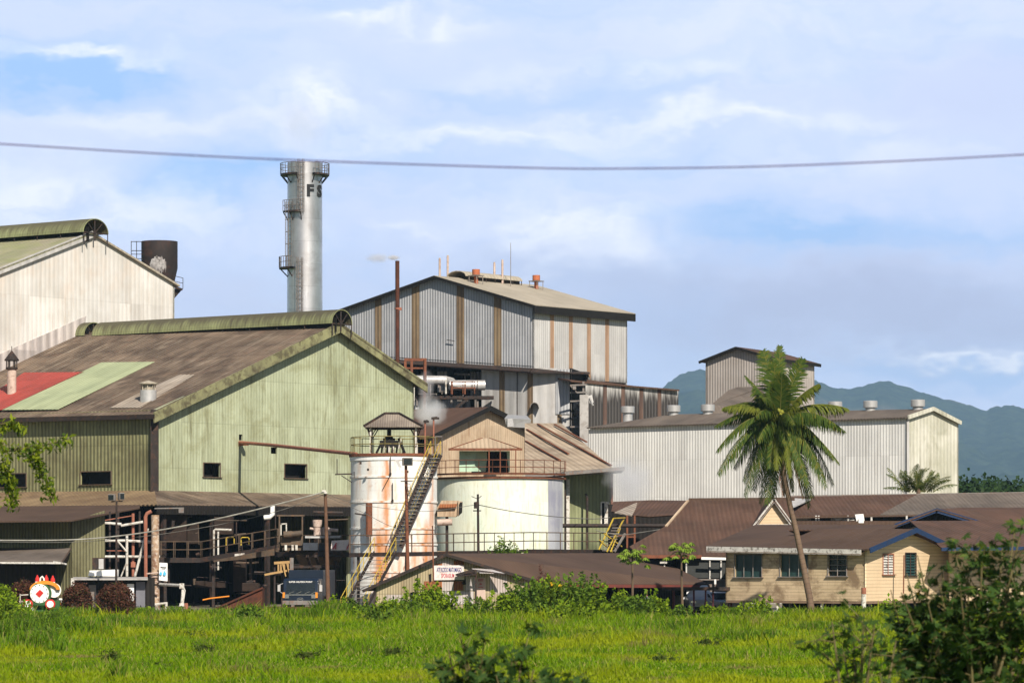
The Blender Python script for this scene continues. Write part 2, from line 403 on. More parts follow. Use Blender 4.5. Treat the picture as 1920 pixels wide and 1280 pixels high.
M['roof_hut'] = sheet('dull_brown_roof', (.088,.055,.039), (.068,.043,.031), pitch=.28, ribd=.08, streak=(.15,.11,.085), sa=.25, stain=(.075,.048,.036), sta=.4, vary=.05, bump=.35, seed=15, rough=.85)
M['roof_grey'] = sheet('grey_brown_roof', (.15,.122,.10), (.10,.083,.07), pitch=.30, ribd=.15, streak=(.27,.22,.18), sa=.35, stain=(.08,.06,.05), sta=.5, vary=.1, bump=.5, seed=16, rough=.8)
M['roof_tan'] = sheet('tan_zinc_roof', (.42,.33,.235), (.30,.235,.17), pitch=.45, ribd=.3, streak=(.16,.10,.07), sa=.7, stain=(.52,.44,.34), sta=.5, lap=7.0, lapd=.35, vary=.15, bump=.6, seed=17, spots=(.15,.08,.05), spa=.3)
M['roof_beige'] = sheet('beige_roof_sheet', (.40,.35,.275), (.33,.29,.225), pitch=.5, ribd=.2, streak=(.22,.17,.13), sa=.3, vary=.06, bump=.4, seed=18)
M['moss_vault'] = sheet('mossy_vault_sheet', (.27,.29,.145), (.19,.20,.10), pitch=.3, ribd=.2, streak=(.10,.09,.05), sa=.6, stain=(.12,.11,.06), sta=.5, bump=.3, vary=.1, seed=19, rough=.85, grime=(4.0, 2.8, (.075,.065,.045), .93))
M['moss_vault_big'] = sheet('mossy_big_vault_sheet', (.27,.29,.15), (.19,.20,.10), pitch=.3, ribd=.2, streak=(.09,.08,.045), sa=.7, stain=(.12,.11,.06), sta=.5, bump=.3, vary=.1, seed=47, rough=.85, grime=(4.8, 3.3, (.09,.08,.05), .9))
M['barge_green'] = sheet('mossy_barge_board', (.26,.255,.13), (.15,.14,.08), pitch=0, streak=(.06,.05,.03), sa=.7, stain=(.07,.055,.035), sta=.8, stsc=1.2, vary=0, seed=20)
M['tan_wall'] = sheet('tan_rusty_sheet', (.50,.385,.27), (.41,.31,.21), pitch=.30, ribd=.16, streak=(.17,.08,.04), sa=.95, stain=(.28,.17,.10), sta=.5, vary=.1, bump=.3, seed=21)
M['hut_wall'] = sheet('hut_corrugated_sheet', (.40,.33,.21), (.33,.27,.17), pitch=.17, ribd=.6, streak=(.16,.09,.045), sa=.5, vary=.16, lap=1.5, lapd=.35, stile=1.1, bump=.7, seed=22, patchy=((.46,.40,.40), .62))
M['rust_sheet'] = sheet('rusty_corrugated_sheet', (.33,.125,.05), (.22,.08,.035), pitch=.17, ribd=.5, streak=(.10,.04,.02), sa=.5, vary=.1, bump=.6, seed=23)
M['bare_sheet'] = sheet('bare_zinc_sheet', (.50,.47,.46), (.42,.37,.35), pitch=.17, ribd=.5, streak=(.3,.2,.13), sa=.4, vary=.05, bump=.6, seed=24)
M['red_sheet'] = sheet('red_roof_sheet', (.40,.065,.05), (.32,.055,.045), pitch=.42, ribd=.35, vary=.08, bump=.5, seed=25, stain=(.22,.05,.04), sta=.5, streak=(.13,.05,.035), sa=.5, lap=2.6, lapd=.25)
M['mint_sheet'] = sheet('pale_green_roof_sheet', (.38,.42,.25), (.31,.35,.21), pitch=.42, ribd=.32, vary=.08, bump=.5, seed=26, lap=4.0, lapd=.35, streak=(.17,.17,.09), sa=.5)
M['pale_sheet'] = sheet('bleached_roof_sheet', (.40,.34,.28), (.27,.22,.17), pitch=.42, ribd=.5, streak=(.13,.09,.07), sa=.9, vary=.2, bump=.5, seed=27)
M['siding'] = sheet('cream_weatherboard', (.70,.535,.35), (.62,.47,.30), pitch=.2, ribd=.8, horiz=True, streak=(.30,.20,.12), sa=.35, vary=0, bump=.8, seed=28)
M['siding_worn'] = sheet('worn_weatherboard', (.66,.51,.33), (.58,.45,.28), pitch=.2, ribd=.85, horiz=True, streak=(.22,.14,.08), sa=.5, stain=(.14,.08,.045), sta=.75, stsc=.8, vary=0, bump=.8, seed=29)
M['tank_rust'] = sheet('white_tank_with_rust', (.74,.73,.68), (.64,.66,.62), pitch=0, streak=(.52,.22,.06), sa=1.0, stain=(.60,.34,.14), sta=.55, stsc=.3, vary=.04, bump=.15, lap=1.6, lapd=.1, spots=(.24,.09,.035), spa=.75, rough=.45, seed=30.3)
M['tank_green'] = sheet('pale_green_tank_paint', (.60,.68,.56), (.72,.73,.64), pitch=0, streak=(.34,.29,.12), sa=.95, stain=(.72,.72,.56), sta=.7, vary=.04, bump=.15, lap=2.3, lapd=.06, rough=.5, seed=31.1, spots=(.30,.27,.15), spa=.2)
M['tank_grey'] = sheet('grey_patch_paint', (.36,.37,.40), (.27,.275,.32), pitch=0, streak=(.5,.5,.47), sa=.6, stain=(.22,.22,.30), sta=.6, vary=.1, bump=.1, seed=32)
M['stack_steel'] = sheet('bright_stack_steel', (.66,.65,.66), (.50,.49,.50), pitch=0, streak=(.30,.27,.26), sa=.45, stain=(.40,.37,.36), sta=.5, vary=.10, lap=2.4, lapd=.22, stile=3.3, bump=.1, rough=.40, metal=.85, seed=33)
M['black_stack'] = sheet('black_sooty_stack', (.035,.028,.026), (.02,.016,.015), pitch=0, stain=(.15,.06,.035), sta=.35, bump=.1, seed=34, vary=0, rough=.6)
def tank_mat():
    m = sheet('white_tank_with_rust', (.76,.76,.72), (.66,.69,.69), pitch=0, streak=(.50,.30,.17), sa=.45, stain=(.66,.61,.53), sta=.3, stsc=.3, vary=.03, bump=.12, lap=1.6, lapd=.08, spots=(.30,.11,.04), spa=.3, rough=.45)
    t = NT(m.node_tree); b = [n for n in t.n if n.type == 'BSDF_PRINCIPLED'][0]; c = b.inputs['Base Color'].links[0].from_socket
    uvn = t.new('ShaderNodeUVMap').outputs[0]; s = t.new('ShaderNodeSeparateXYZ', {0: uvn}); u, v = s.outputs[0], s.outputs[1]
    r = 81.0/F*252
    wav = t.math('MULTIPLY', t.math('SUBTRACT', t.noise(t.comb(u, t.math('MULTIPLY', v, .25), 3.0), 2.4, 4, .65), .5), .7)
    for px, w_, a, z1, z0 in ((727, .24, .85, 12.5, 2), (713, .12, .3, 9.0, 2), (694, .14, .35, 11.5, 3), (676, .12, .4, 11.0, 8), (800, .35, .9, 6.2, 1), (808, .2, .6, 8.0, 2), (714, .42, .95, 5.6, 0), (752, .25, .7, 4.0, 0), (778, .22, .75, 4.6, 0), (765, .3, .2, 9.5, 2), (786, .16, .5, 7.0, 2), (740, .12, .6, 3.5, 0), (665, .12, .4, 6.0, 0), (745, .12, .4, 9.0, 4), (812, .2, .6, 11.0, 0)):
        ang = 2*math.pi-math.acos(max(-1, min(1, (px-738.5)/81.0))); d = t.math('DIVIDE', t.math('SUBTRACT', t.math('ADD', u, wav), ang*r), w_)
        g = t.math('EXPONENT', t.math('MULTIPLY', t.math('MULTIPLY', d, d), -1.0))
        g = t.math('MULTIPLY', g, t.ramp(v, z1+.3, z1-1.0)); g = t.math('MULTIPLY', g, t.ramp(v, z0-.5, z0+1.0))
        c = t.mix(t.math('MULTIPLY', g, a), c, (.52,.19,.04) if a > .5 else (.58,.30,.13))
    g = t.math('MULTIPLY', t.ramp(t.noise(t.comb(u, t.math('MULTIPLY', v, .35), 8.0), 3.2, 6, .75, .4), .56, .66), t.ramp(v, 7.5, 3.5))
    c = t.mix(t.math('MULTIPLY', g, .8), c, (.22,.08,.035))
    t.l.new(c, b.inputs['Base Color']); return m
M['tank_rust'] = tank_mat()
M['rail_olive'] = plain('worn_yellow_rail', (.26,.21,.06), (.13,.10,.05), dirt=(.06,.04,.03), da=.6)
M['white_paint'] = plain('white_paint', (.60,.58,.53), (.38,.35,.30), dirt=(.14,.09,.06), da=.7)
M['fascia'] = plain('peeling_fascia_paint', (.55,.53,.49), (.36,.34,.31), scale=2, dirt=(.06,.05,.04), da=.7)
M['blue_paint'] = plain('blue_barge_paint', (.014,.036,.095), (.02,.032,.06), scale=2, dirt=(.03,.03,.05), da=.5)
M['dark_steel'] = plain('dark_steel', (.036,.028,.025), (.02,.016,.015), dirt=(.10,.045,.025), da=.45, rough=.6)
M['dull_rust'] = plain('dull_brown_rust', (.095,.034,.020), (.05,.022,.015), dirt=(.03,.02,.015), da=.5, rough=.9)
M['rail_dark'] = plain('dull_brown_rail', (.115,.085,.06), (.06,.045,.035), dirt=(.20,.10,.05), da=.4)
M['mid_steel'] = plain('grey_steel', (.20,.185,.17), (.12,.105,.10), dirt=(.20,.10,.06), da=.5, rough=.55)
M['rust_steel'] = plain('rusty_steel', (.20,.075,.04), (.11,.045,.028), dirt=(.05,.03,.02), da=.5, rough=.85)
M['casing'] = plain('dark_rusty_casing', (.030,.018,.013), (.018,.013,.010), dirt=(.06,.035,.025), da=.3)
M['pink_rust'] = plain('faded_red_pipe', (.33,.13,.085), (.22,.085,.055), dirt=(.16,.07,.04), da=.4)
M['pink_pipe'] = plain('pale_pink_pipe', (.50,.39,.33), (.36,.27,.22), dirt=(.16,.08,.05), da=.5)
M['silver'] = plain('silver_lagging', (.56,.55,.54), (.36,.34,.33), metal=.3, rough=.4, dirt=(.2,.15,.12), da=.4)
M['vent_steel'] = plain('galvanised_vent', (.50,.49,.48), (.33,.32,.32), metal=.4, rough=.42)
M['yellow'] = plain('yellow_rail_paint', (.50,.36,.04), (.33,.23,.05), dirt=(.12,.08,.03), da=.5)
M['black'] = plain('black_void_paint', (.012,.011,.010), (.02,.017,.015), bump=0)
M['dark_wall'] = sheet('shade_dark_wall', (.018,.015,.013), (.012,.011,.010), pitch=.3, ribd=.3, streak=(.035,.024,.018), sa=.5, seed=35)  # near-black colour stands in for the shade of interiors and recesses
M['concrete'] = plain('grey_concrete', (.40,.38,.36), (.28,.265,.25), scale=.8, dirt=(.14,.11,.09), da=.4)
M['blue_grey'] = plain('blue_grey_paint', (.045,.052,.066), (.03,.035,.045), dirt=(.03,.03,.03), da=.4)
M['glass'] = plain('dark_window_glass', (.008,.012,.014), (.015,.02,.022), rough=.25, bump=0)
M['glass_green'] = plain('dark_green_louvre_glass', (.018,.045,.045), (.025,.06,.055), rough=.3, bump=0)
M['pole_wood'] = plain('creosoted_pole', (.14,.075,.045), (.09,.05,.033), dirt=(.05,.03,.02), da=.4)
M['wire'] = plain('old_cable', (.10,.095,.085), (.2,.19,.17), bump=0)
M['wire_light'] = plain('pale_cable', (.34,.33,.29), (.16,.15,.13), bump=0)
M['purple_cable'] = plain('overhead_cable_sheath', (.06,.015,.10), (.04,.015,.07), bump=0)
M['mint_paint'] = plain('mint_cabin_paint', (.42,.58,.43), (.30,.43,.31), scale=.7, dirt=(.16,.16,.09), da=.3)
M['orange_paint'] = plain('orange_paint', (.70,.25,.03), (.60,.20,.03))
M['red_paint'] = plain('red_paint', (.55,.03,.025), (.42,.025,.02))
M['dgreen_paint'] = plain('deep_green_paint', (.035,.10,.035), (.03,.07,.03))
M['clean_white'] = plain('clean_white_paint', (.80,.79,.76), (.66,.64,.60))
M['truck_blue'] = plain('truck_blue_paint', (.009,.016,.032), (.007,.012,.022), rough=.28, bump=0)
M['chrome'] = plain('scuffed_chrome', (.6,.6,.6), (.4,.4,.4), metal=.9, rough=.2, bump=0)
M['rubber'] = plain('tyre_rubber', (.02,.02,.02), (.035,.03,.03))
M['sign_white'] = plain('sign_board_paint', (.66,.60,.58), (.56,.48,.45), scale=2.5, dirt=(.35,.2,.12), da=.3)
M['sign_blue'] = plain('sign_blue_letters', (.03,.04,.16), (.06,.06,.18), bump=0)
M['sign_red'] = plain('sign_red_letters', (.40,.06,.08), (.5,.15,.15), bump=0)
M['letter_black'] = plain('black_letter_paint', (.018,.018,.02), (.03,.03,.03), bump=0)
M['drop_blue'] = plain('blue_drop_print', (.10,.45,.70), (.08,.35,.6), bump=0)
M['car_white'] = plain('car_white_paint', (.74,.75,.76), (.66,.67,.69), rough=.25, bump=0)
M['rust_red_vent'] = plain('rusty_orange_vent', (.42,.13,.06), (.28,.09,.05))
M['hub_wood'] = plain('weathered_wood', (.22,.15,.10), (.14,.095,.065))
M['palm_trunk'] = sheet('ringed_palm_bark', (.20,.135,.09), (.14,.09,.065), pitch=.28, ribd=.5, horiz=True, streak=(.08,.05,.035), sa=.4, vary=0, bump=.7, seed=36)
M['bark'] = plain('grey_brown_bark', (.13,.09,.055), (.08,.055,.04))
M['twig'] = plain('green_brown_twig', (.12,.10,.04), (.08,.06,.03))
M['palm_rib'] = plain('frond_rib', (.13,.13,.035), (.08,.09,.02), bump=0)
M['leaf_palm'] = leafmat('palm_leaflets', (.030,.060,.012), (.075,.110,.018), (.14,.13,.02), trans=.2)
M['leaf_palm_y'] = leafmat('yellowing_palm_leaflets', (.16,.17,.022), (.085,.115,.02), trans=.3)
M['leaf_dead'] = leafmat('dead_palm_leaflets', (.33,.15,.05), (.22,.09,.04), trans=.25)
M['coconut'] = plain('yellow_green_coconut', (.22,.21,.025), (.13,.16,.03))
M['leaf_lime'] = leafmat('lime_shrub_leaves', (.12,.21,.010), (.25,.33,.018), (.045,.08,.010), trans=.38)
M['leaf_mid'] = leafmat('mid_green_leaves', (.075,.145,.016), (.15,.225,.022), (.04,.07,.015), trans=.35)
M['leaf_dark'] = leafmat('dark_near_leaves', (.022,.052,.012), (.050,.092,.018), (.09,.12,.015), trans=.28)
M['leaf_weed'] = leafmat('dull_weed_leaves', (.05,.085,.012), (.085,.12,.02), (.13,.11,.04), trans=.25)
M['leaf_brown'] = leafmat('bronze_hedge_leaves', (.075,.032,.024), (.12,.05,.03), (.05,.055,.02), trans=.2)
M['leaf_yellow'] = leafmat('yellow_green_sprays', (.07,.12,.012), (.24,.28,.02), (.03,.06,.010), trans=.35)
M['leaf_wood'] = leafmat('woodland_leaves', (.014,.034,.010), (.030,.058,.014), trans=.12)
M['leaf_papaya'] = leafmat('papaya_leaves', (.17,.26,.03), (.25,.34,.05), trans=.35)
M['flower_yellow'] = leafmat('yellow_petals', (.75,.42,.02), (.80,.52,.04), trans=.3)
M['flower_orange'] = leafmat('orange_petals', (.80,.16,.02), (.75,.12,.02), trans=.3)
M['flower_cream'] = leafmat('cream_blossom', (.62,.62,.38), (.75,.74,.55), trans=.3)
M['dry_twig'] = leafmat('dry_brown_twigs', (.13,.055,.04), (.09,.04,.03), trans=.1)
M['tuft'] = leafmat('tall_grass_blades', (.06,.14,.006), (.17,.27,.010), (.26,.24,.07), trans=.4)
M['grass'] = leafmat('field_grass_blades', (.068,.160,.002), (.205,.325,.004), (.34,.30,.09), trans=.42, ground=(.07, (.29,.33,.006), (.22,.18,.06), .9))
# ------------------------------------------------------------ ground, yard, hills, woodland
def ground_mat():
    m, t, b, o = newmat('field_soil_and_sward')
    v = t.new('ShaderNodeTexCoord').outputs['Object']
    c = t.mix(t.ramp(t.noise(v, .12, 5, .6), .4, .62), (.075, .15, .010), (.14, .21, .02))
    c = t.mix(t.math('MULTIPLY', t.ramp(t.noise(v, .5, 5, .7), .56, .66), .6), c, (.17, .15, .05))
    t.l.new(c, b.inputs['Base Color']); b.inputs['Roughness'].default_value = .95
    return m
MB().face([(-6400, -60, 0), (6400, -60, 0), (6400, 11450, 0), (-6400, 11450, 0)]).build('ground', ground_mat(), base=(0, 0, 0))['kind'] = 'structure'
MB().face([(-90, 212, .004), (95, 212, .004), (110, 420, .004), (-110, 420, .004)]).build('yard', plain('packed_gravel_yard', (.20,.17,.13), (.14,.12,.09), scale=.3), base=(0, 212, .004))['kind'] = 'structure'

def np_mesh(name, co, faces_flat, nper, mat, parent=None, base=(0, 0, 0), smooth=False):
    me = bpy.data.meshes.new(name); co = np.asarray(co, dtype=np.float32).reshape(-1, 3)
    org = np.array(ROOT[parent.name] if parent is not None else base, dtype=np.float32)
    ff = np.asarray(faces_flat, dtype=np.int32).ravel(); nf = len(ff)//nper
    me.vertices.add(len(co)); me.vertices.foreach_set('co', (co-org).ravel())
    me.loops.add(len(ff)); me.loops.foreach_set('vertex_index', ff)
    me.polygons.add(nf); me.polygons.foreach_set('loop_start', np.arange(nf, dtype=np.int32)*nper)
    try: me.polygons.foreach_set('loop_total', np.full(nf, nper, dtype=np.int32))
    except Exception: pass
    me.update(calc_edges=True); me.validate()
    if smooth: me.polygons.foreach_set('use_smooth', np.ones(nf, dtype=bool))
    me.materials.append(mat); o = bpy.data.objects.new(name, me); COL.objects.link(o); ROOT[o.name] = Vector(org.tolist())
    if parent is not None: o.parent = parent
    else: o.location = Vector(org.tolist())
    return o

def hills():
    prof = [(-900, 900), (300, 860), (900, 820), (1100, 790), (1180, 765), (1235, 735), (1255, 715), (1275, 702), (1292, 696), (1312, 694), (1340, 697), (1400, 702), (1470, 704), (1525, 712), (1545, 716), (1562, 723), (1600, 728), (1625, 722),
            (1650, 716), (1672, 721), (1700, 731), (1740, 740), (1780, 752), (1820, 762), (1850, 772), (1868, 765), (1890, 762), (1930, 768), (2000, 790), (2200, 760), (2900, 840)]
    nx, ny = 700, 110; xs = np.linspace(-900, 2900, nx); py = np.interp(xs, [p[0] for p in prof], [p[1] for p in prof])
    rng = np.random.default_rng(4)
    def fbm1(x, f0, seed, oct_=6, g=.55):
        r = np.random.default_rng(seed); out = np.zeros_like(x); a = 1
        for _ in range(oct_):
            tab = r.uniform(-1, 1, 8192); xx = (x*f0) % 8000; i = xx.astype(int); fr = xx-i; fr = fr*fr*(3-2*fr)
            out += a*(tab[i]*(1-fr)+tab[i+1]*fr); a *= g; f0 *= 2.03
        return out
    def fbm2(x, y, f0, seed, oct_=6, g=.55):
        r = np.random.default_rng(seed); out = np.zeros_like(x); a = 1
        for _ in range(oct_):
            tab = r.uniform(-1, 1, (256, 256)); xx = x*f0; yy = y*f0; i = np.floor(xx).astype(int); j = np.floor(yy).astype(int); fx = xx-i; fy = yy-j
            fx = fx*fx*(3-2*fx); fy = fy*fy*(3-2*fy); i %= 256; j %= 256; i1 = (i+1) % 256; j1 = (j+1) % 256
            out += a*((tab[i, j]*(1-fx)+tab[i1, j]*fx)*(1-fy)+(tab[i, j1]*(1-fx)+tab[i1, j1]*fx)*fy); a *= g; f0 *= 2.03
        return out
    Yr = 3000.0; zr = H-(py-YH)*Yr/F
    wx = (xs-960)*Yr/F
    yy = np.linspace(1700, 3700, ny)
    WX, YY = np.meshgrid(wx, yy, indexing='ij'); ZR = np.repeat(zr[:, None], ny, 1)
    t = np.where(YY < Yr, (YY-1700)/(Yr-1700), 1-(YY-Yr)/900.0)
    sh = np.clip(t, 0, 1)**1.25
    spur = fbm2(WX+YY*.25, YY*.55, 1/260., 7)*.24*np.sin(np.clip(t, 0, 1)*math.pi)**.8
    fine = fbm2(WX, YY, 1/38., 11, 5, .6)
    ZZ = ZR*(sh+spur*(1-sh*.3))+fine*1.1*np.clip(t*3, 0, 1)
    ZZ += np.abs(fbm2(WX, YY, 1/11., 13, 3, .6))*1.7*np.clip(t*4, 0, 1)
    ZZ = np.where(YY >= 3690, -5, ZZ); ZZ[:, 0] = -3
    XX = WX*(YY/Yr)
    co = np.stack([XX, YY, ZZ-H], -1).reshape(-1, 3)*3.0; co[:, 2] += H
    i = np.arange(nx-1)[:, None]*ny+np.arange(ny-1)[None, :]
    ff = np.stack([i, i+ny, i+ny+1, i+1], -1)
    m, tt, b, o = newmat('forested_hillside')
    v = tt.new('ShaderNodeTexCoord').outputs['Object']
    c = tt.mix(tt.ramp(tt.noise(v, .018, 7, .78), .4, .62), (.010, .018, .020), (.045, .062, .036))
    c = tt.mix(tt.math('MULTIPLY', tt.ramp(tt.noise(v, .0012, 5, .65), .56, .64), .75), c, (.17, .135, .11))
    tt.l.new(c, b.inputs['Base Color']); b.inputs['Roughness'].default_value = 1
    b.inputs['Specular IOR Level'].default_value = 0
    tt.l.new(tt.new('ShaderNodeBump', {'Height': tt.noise(v, .03, 6, .75), 'Strength': 1.0, 'Distance': 26.0}).outputs[0], b.inputs['Normal'])
    np_mesh('hills', co, ff, 4, m)['kind'] = 'structure'
hills()

def leaf_quads(cen, size, rng, narrow=.5, droop=.0, jit=.5):
    """folded diamond leaves at centres; returns verts, faces(tri pairs as quads)"""
    n = len(cen); d = rng.normal(size=(n, 3)); d[:, 2] -= droop; d /= np.linalg.norm(d, axis=1, keepdims=True)
    e = np.cross(d, rng.normal(size=(n, 3))); e /= np.linalg.norm(e, axis=1, keepdims=True)+1e-9
    nn = np.cross(d, e); s = size*rng.uniform(1-jit, 1+jit, (n, 1))
    v = np.stack([cen-d*s*.5, cen+e*s*narrow*.5+nn*s*.12, cen+d*s*.5, cen-e*s*narrow*.5+nn*s*.12], 1)
    return v.reshape(-1, 3), np.arange(n*4).reshape(n, 4)
def blob_points(blobs, n, rng, shell=.75):
    """points in the outer shell of ellipsoid clumps; blobs = list of (c, r(3))"""
    w_ = np.array([b[1][0]*b[1][2] for b in blobs]); pick = rng.choice(len(blobs), n, p=w_/w_.sum())
    c = np.array([b[0] for b in blobs])[pick]; r = np.array([b[1] for b in blobs])[pick]
    d = rng.normal(size=(n, 3)); d /= np.linalg.norm(d, axis=1, keepdims=True)
    rad = rng.uniform(shell**3, 1.15, (n, 1))**(1/3.); rad *= 1+(.18 if shell < .79 else .07)*rng.normal(size=(n, 1))
    return c+d*r*rad
def woodland(x0, x1, Y0, Y1, z, n, seed, name, label=None):
    rng = np.random.default_rng(seed); bl = []
    for i in range(n):
        Yc = rng.uniform(Y0, Y1); px = rng.uniform(x0, x1); zt = z*rng.uniform(.72, 1.0); r = rng.uniform(1.6, 3.4)
        for k_ in range(4):
            zz = zt-r-k_*2.6
            if zz > 0: bl.append(((X(px, Yc)+rng.normal()*.8, Yc, zz), (r*1.2, r*1.2, r*.85)))
    pts = blob_points(bl, 110000, rng, .7); pts = pts[pts[:, 2] > 0]
    v, f = leaf_quads(pts, .5, rng, .75); o = np_mesh(name, v, f, 4, M['leaf_wood'], base=(X((x0+x1)/2, Y0), Y0, 0)); o['kind'] = 'stuff'
    return o
woodland(1790, 2150, 395, 440, 13.2, 90, 5, 'woodland')
for x0, x1, zt, sd in ((-200, 900, 7, 8), (1150, 1360, 9, 9)):
    pass

# ------------------------------------------------------------ small shared builders
def window(parent, pl, x0, x1, y0, y1, glass, frame=None, mull=0, louvre=0, fw=.07, depth=.12, label=None, transom=0):
    """frame proud of the wall, pane set back in the hole"""
    r = pl.rect(x0, x1, y0, y1); n = pl.n; m = MB()
    for a, b in ((0, 1), (1, 2), (2, 3), (3, 0)): m.bar(r[a]+n*.03, r[b]+n*.03, fw)
    for j in range(mull):
        t = (j+1)/(mull+1); m.bar(r[0].lerp(r[1], t)+n*.01, r[3].lerp(r[2], t)+n*.01, fw*.8)
    for j in range(transom):
        t = (j+1)/(transom+1); m.bar(r[0].lerp(r[3], t)+n*.01, r[1].lerp(r[2], t)+n*.01, fw*.6)
    m.bar(r[0]+n*.08-(r[1]-r[0]).normalized()*.12, r[1]+n*.08+(r[1]-r[0]).normalized()*.12, .12, .05)
    wf = m.build('window', frame or M['fascia'], parent)
    if label: wf['label'] = label
    if louvre:
        m = MB()
        for j in range(louvre):
            t = (j+.5)/louvre; a = r[0].lerp(r[3], t)-n*.05; b = r[1].lerp(r[2], t)-n*.05; h_ = (r[3]-r[0]).length/louvre*.42
            m.slab([a-UP*h_+n*.05, b-UP*h_+n*.05, b+UP*h_-n*.03, a+UP*h_-n*.03], .01)
        m.build('louvre', glass, wf)
    else: MB().slab([q-n*depth for q in r], .02).build('pane', glass, wf)
    return wf
def hood_ventilator(c, rad, h, mat=None):
    """roof ventilator: throat, wider drum, flat cap"""
    m = MB(); m.lathe(c, [(rad*.72, c[2]-.6), (rad*.72, c[2]+h*.42), (rad, c[2]+h*.46), (rad, c[2]+h*.96), (rad*.92, c[2]+h), (0, c[2]+h*1.03)], 28)
    return m

# ------------------------------------------------------------ 1. big green gabled mill building
C = G(290, 275); L = col(C, dL, -170); A_ = col(C, dR, 625); Rr = col(C, dR, 776)
zC, zA, zR = Z(768, C.y), Z(616, A_.y), Z(711, Rr.y)
gab = wallp(C, dR); sid = wallp(C, dL)
gb = thing('mill_building', 'pale green corrugated gabled mill hall with mossy barge boards, behind the rusty tank', 'factory', (C+dR*18+dL*20).to_tuple())
s640 = col(C, dR, 652)
zb = 8.0
gwin = [(381, 413, 867, 894), (533, 575, 869, 896), (448, 455, 814, 825), (508, 520, 838, 850)]
MB().slab([A3(C, zb), A3(s640, zb), A3(s640, 0), A3(Rr, 0), A3(Rr, zR), A3(A_, zA), A3(C, zC)], .15, [gab.rect(*w_) for w_ in gwin]).build('gable_wall', M['green_gable'], gb)
for w_ in gwin[:2]: window(gb, gab, *w_, M['black'], M['rail_dark'], fw=.07, depth=.8)  # black pane set deep, standing in for the unlit interior
for w_ in gwin[2:]: MB().slab([q-gab.n*.5 for q in gab.rect(*w_)], .03).build('opening', M['black'], gb)  # black sheets behind the holes stand in for the dark inside
swin = [(151, 209, 884, 909), (-10, 50, 888, 914)]
MB().slab([A3(C, zb), A3(L, zb), A3(L, zC+.1), A3(C, zC)], .15, [sid.rect(*w_) for w_ in swin]).build('side_wall', M['green_side'], gb)
for w_ in swin: window(gb, sid, *w_, M['black'], M['rail_dark'], fw=.07, depth=.8)  # black panes here too, in place of the hall's inner darkness
MB().bar(A3(C, zb)+(-dL-dR)*.05, A3(C, zC)+(-dL-dR)*.05, .55).build('corner_trim', M['dark_steel'], gb)
# roof planes
ov = .7
ridge0 = A3(A_, zA+.25)-dL*ov; eC = A3(C, zC+.05)-dL*ov-dR*.6-UP*.2
rf = Plane(A3(C, zC+.15), A3(L, zC+.15), A3(A_, zA+.3))
e0 = rf.p(302, 770) if False else A3(C, zC+.1)-dL*ov-dR*.75-UP*.45
r0 = A3(A_, zA+.32)-dL*ov
ridfar = col(A_, dL, 60); Lfar = col(C, dL, -260)
rl = MB(); rl.slab([e0, r0, A3(ridfar, Z(625, ridfar.y)), A3(Lfar, e0.z+.2)-dR*.75], .12, up=True)
roof = rl.build('roof', M['roof_old'], gb)
rp = Plane(e0, r0, A3(ridfar, Z(625, ridfar.y)))
eR = A3(Rr, zR+.1)-dL*ov+dR*.9-UP*.55
rr_ = MB().slab([r0, eR, eR+dL*48, A3(A_, zA+.32)+dL*48], .12, up=True).build('roof', M['roof_old'], gb)
# barge boards (thick mossy band along both verges)
for a, b, hgt in ((e0, r0, .66), (r0, eR, .60)):
    d = (b-a).normalized(); MB().slab([a+UP*.14, b+UP*.14, b-UP*hgt, a-UP*hgt], .12, face_to=-dL).build('barge_board', M['barge_green'], gb)
MB().slab([e0-UP*.02, A3(Lfar, e0.z+.2)-dR*.78-UP*.02, A3(Lfar, e0.z+.2)-dR*.78-UP*.35, e0-UP*.35], .1, face_to=-dR).build('gutter', M['dark_steel'], gb)
# coloured replacement sheets on the slope
MB().slab([rp.p(-60, 768, .06), rp.p(2, 768, .06), rp.p(158, 697, .06), rp.p(45, 698, .06)], .03, up=True).build('roof_sheet', M['red_sheet'], roof)['label'] = 'red painted roof sheets'
MB().slab([rp.p(4, 768, .06), rp.p(108, 767, .06), rp.p(290, 678, .06), rp.p(190, 679, .06)], .03, up=True).build('roof_sheet', M['mint_sheet'], roof)['label'] = 'pale green roof sheets'
MB().slab([rp.p(205, 764, .05), rp.p(262, 764, .05), rp.p(365, 702, .05), rp.p(335, 702, .05)], .03, up=True).build('roof_sheet', M['pale_sheet'], roof)['label'] = 'bleached roof sheets'
